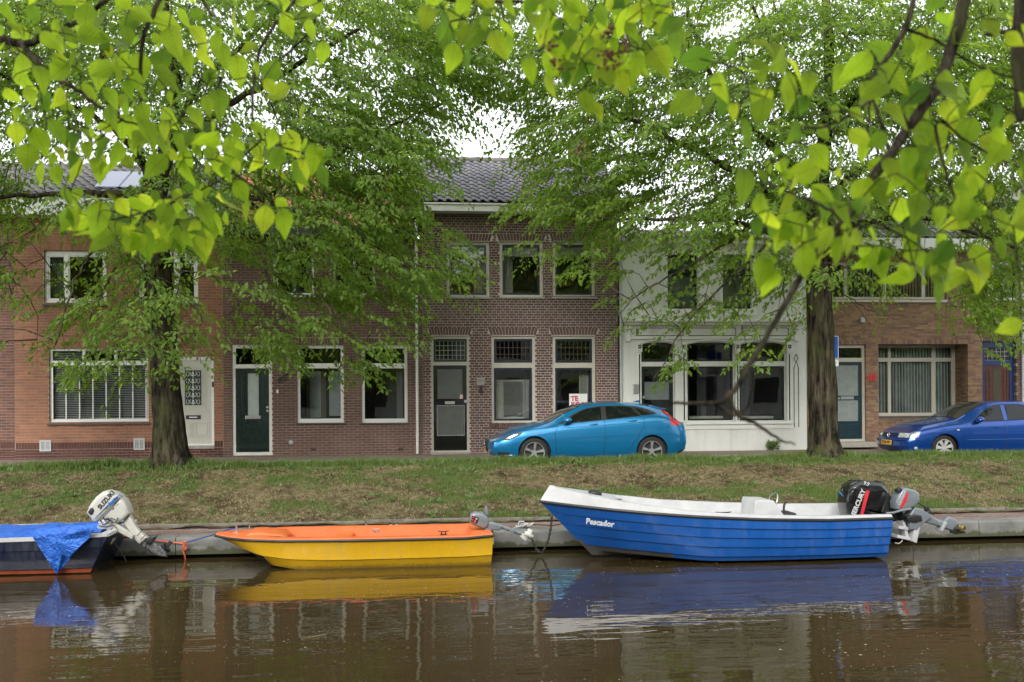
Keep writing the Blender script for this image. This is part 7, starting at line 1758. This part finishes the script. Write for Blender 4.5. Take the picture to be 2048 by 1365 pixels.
# ------------- parking sign behind the right tree, weeds
sg = thing('parking_sign', 'blue parking sign with small white plate half hidden behind the right tree', 'sign', (U(1662,900,21.7).x, 21.7, ROADZ))
sx_ = U(1660, 700, 21.7).x; MB().tube([(sx_,21.7,ROADZ),(sx_,21.7,U(1660,668,21.7).z)], .03, 12).build('pole', MAT['zinc'], sg, True)
q = RC(1641,672,1677,718,21.65); pl = MB().box(q[0], q[1], 21.64, 21.66, q[2], q[3], 0, .004).build('sign_plate', MAT['signblue'], sg); moulding((q[0]+.008,q[1]-.008,q[2]+.008,q[3]-.008), .010, 21.634, 21.639).build('border', MAT['white'], pl)
text_mesh('lettering', 'P', .36, MAT['white'], pl, Matrix.Translation(((q[0]+q[1])/2, 21.636, (q[2]+q[3])/2+.01)) @ Matrix.Rotation(R(90),4,'X'), .001, .006)
q = RC(1641,720,1677,733,21.65); pl = MB().box(q[0], q[1], 21.64, 21.66, q[2], q[3], 0, .003).build('lower_plate', MAT['white'], sg)
text_mesh('lettering', '42-52 PD', .09, MAT['black'], pl, Matrix.Translation(((q[0]+q[1])/2-.02, 21.636, (q[2]+q[3])/2)) @ Matrix.Rotation(R(90),4,'X'), .001, .002)
def weed(label, c, n, h, spread, mat, seed, L=.09, name='weed'):
    rg = np.random.default_rng(seed); t = thing(name, label, 'plant', c); segs = []; B, D = [], []
    for k in range(n):
        an = rg.uniform(0, 6.28); r = rg.uniform(.1, 1)*spread; e = np.array(c)+np.array([math.cos(an)*r, math.sin(an)*r*.5, h*rg.uniform(.3, 1)]); segs.append([*c, *e, .004, .002])
        for q in range(4): B.append(e-np.array([0,0,.03*q])); D.append([math.cos(an+q*1.7), math.sin(an+q*1.7)*.6, rg.uniform(-.2,.6)])
    V, F = tubes_np(segs, 4); mk('stem', V, F, mat, t); B, D = np.array(B), np.array(D); m = len(B)
    leaves_np(B, D, np.tile([[0,-.6,1.]], (m, 1))+rg.normal(0,.3,(m,3)), np.full(m, L), np.full(m, L*.62), rg.uniform(0,1,m), name='foliage', mat=mat, parent=t)
MAT['weedleaf'] = leafmat('pale_weed_leaves', [(.12,.18,.06),(.17,.25,.08),(.10,.15,.05)], [(.2,.34,.06),(.3,.42,.1)], .35, .5)
weed('pale green weed growing against the foot of the white house wall', (U(1545,893,FY-.1).x, FY-.12, PAVZ), 26, .26, .2, MAT['weedleaf'], 4, .085)
rg_ = np.random.default_rng(77); B, D, L_ = [], [], []
for k in range(520):
    x = rg_.uniform(-9.5, 14); y = 17.2+3.6*rg_.uniform(0, 1)**1.1; q = greenness(x, y)
    if q < rg_.uniform(-.5, .5): continue
    h_ = rg_.uniform(.05, .12)*(1.6 if y > 20.3 else 1); z = bankz(x, y)
    for j in range(rg_.integers(9, 22)): B.append((x+rg_.normal(0,.025), y+rg_.normal(0,.025), z-.006)); D.append((rg_.normal(0,.75), rg_.normal(0,.6)-.15, rg_.uniform(.35,1))); L_.append(h_*rg_.uniform(.6,1.3))
B, D, L_ = np.array(B), np.array(D), np.array(L_)
tag(leaves_np(B, D, rg_.normal(0,.4,B.shape)+np.array([[0,-.4,1]]), L_, L_*.20, rg_.uniform(0,1,len(B)), 0, 'weeds', MAT['weedleaf']), 'pale green dandelion and plantain rosettes dotted over the slope of the verge', 'weeds')
def tuft(label, px, y, n, h, sp, seed):
    rg = np.random.default_rng(seed); x = U(px, 925, y).x+rg.normal(0, sp, n); yy = y+rg.normal(0, .10, n); z = np.array([bankz(a, b_) for a, b_ in zip(x, yy)]); B = np.stack([x, yy, z-.01], 1); D = np.stack([rg.normal(0,.35,n), rg.normal(0,.3,n), np.ones(n)], 1)
    L = h*rg.uniform(.5, 1.2, n); tag(leaves_np(B, D, rg.normal(0,1,(n,3)), L, np.full(n, .016), rg.uniform(0,1,n), 0, 'grass_tuft', MAT['grass']), label, 'grass')
tuft('tall dark grass tuft on the verge left of the left tree', 212, 20.7, 420, .24, .30, 1)
tuft('grass tuft growing against the foot of the right tree trunk', 1640, 20.35, 260, .13, .35, 2)
tuft('grass growing in front of the left tree roots', 345, 20.3, 240, .12, .45, 3)
bpy.context.view_layer.update()
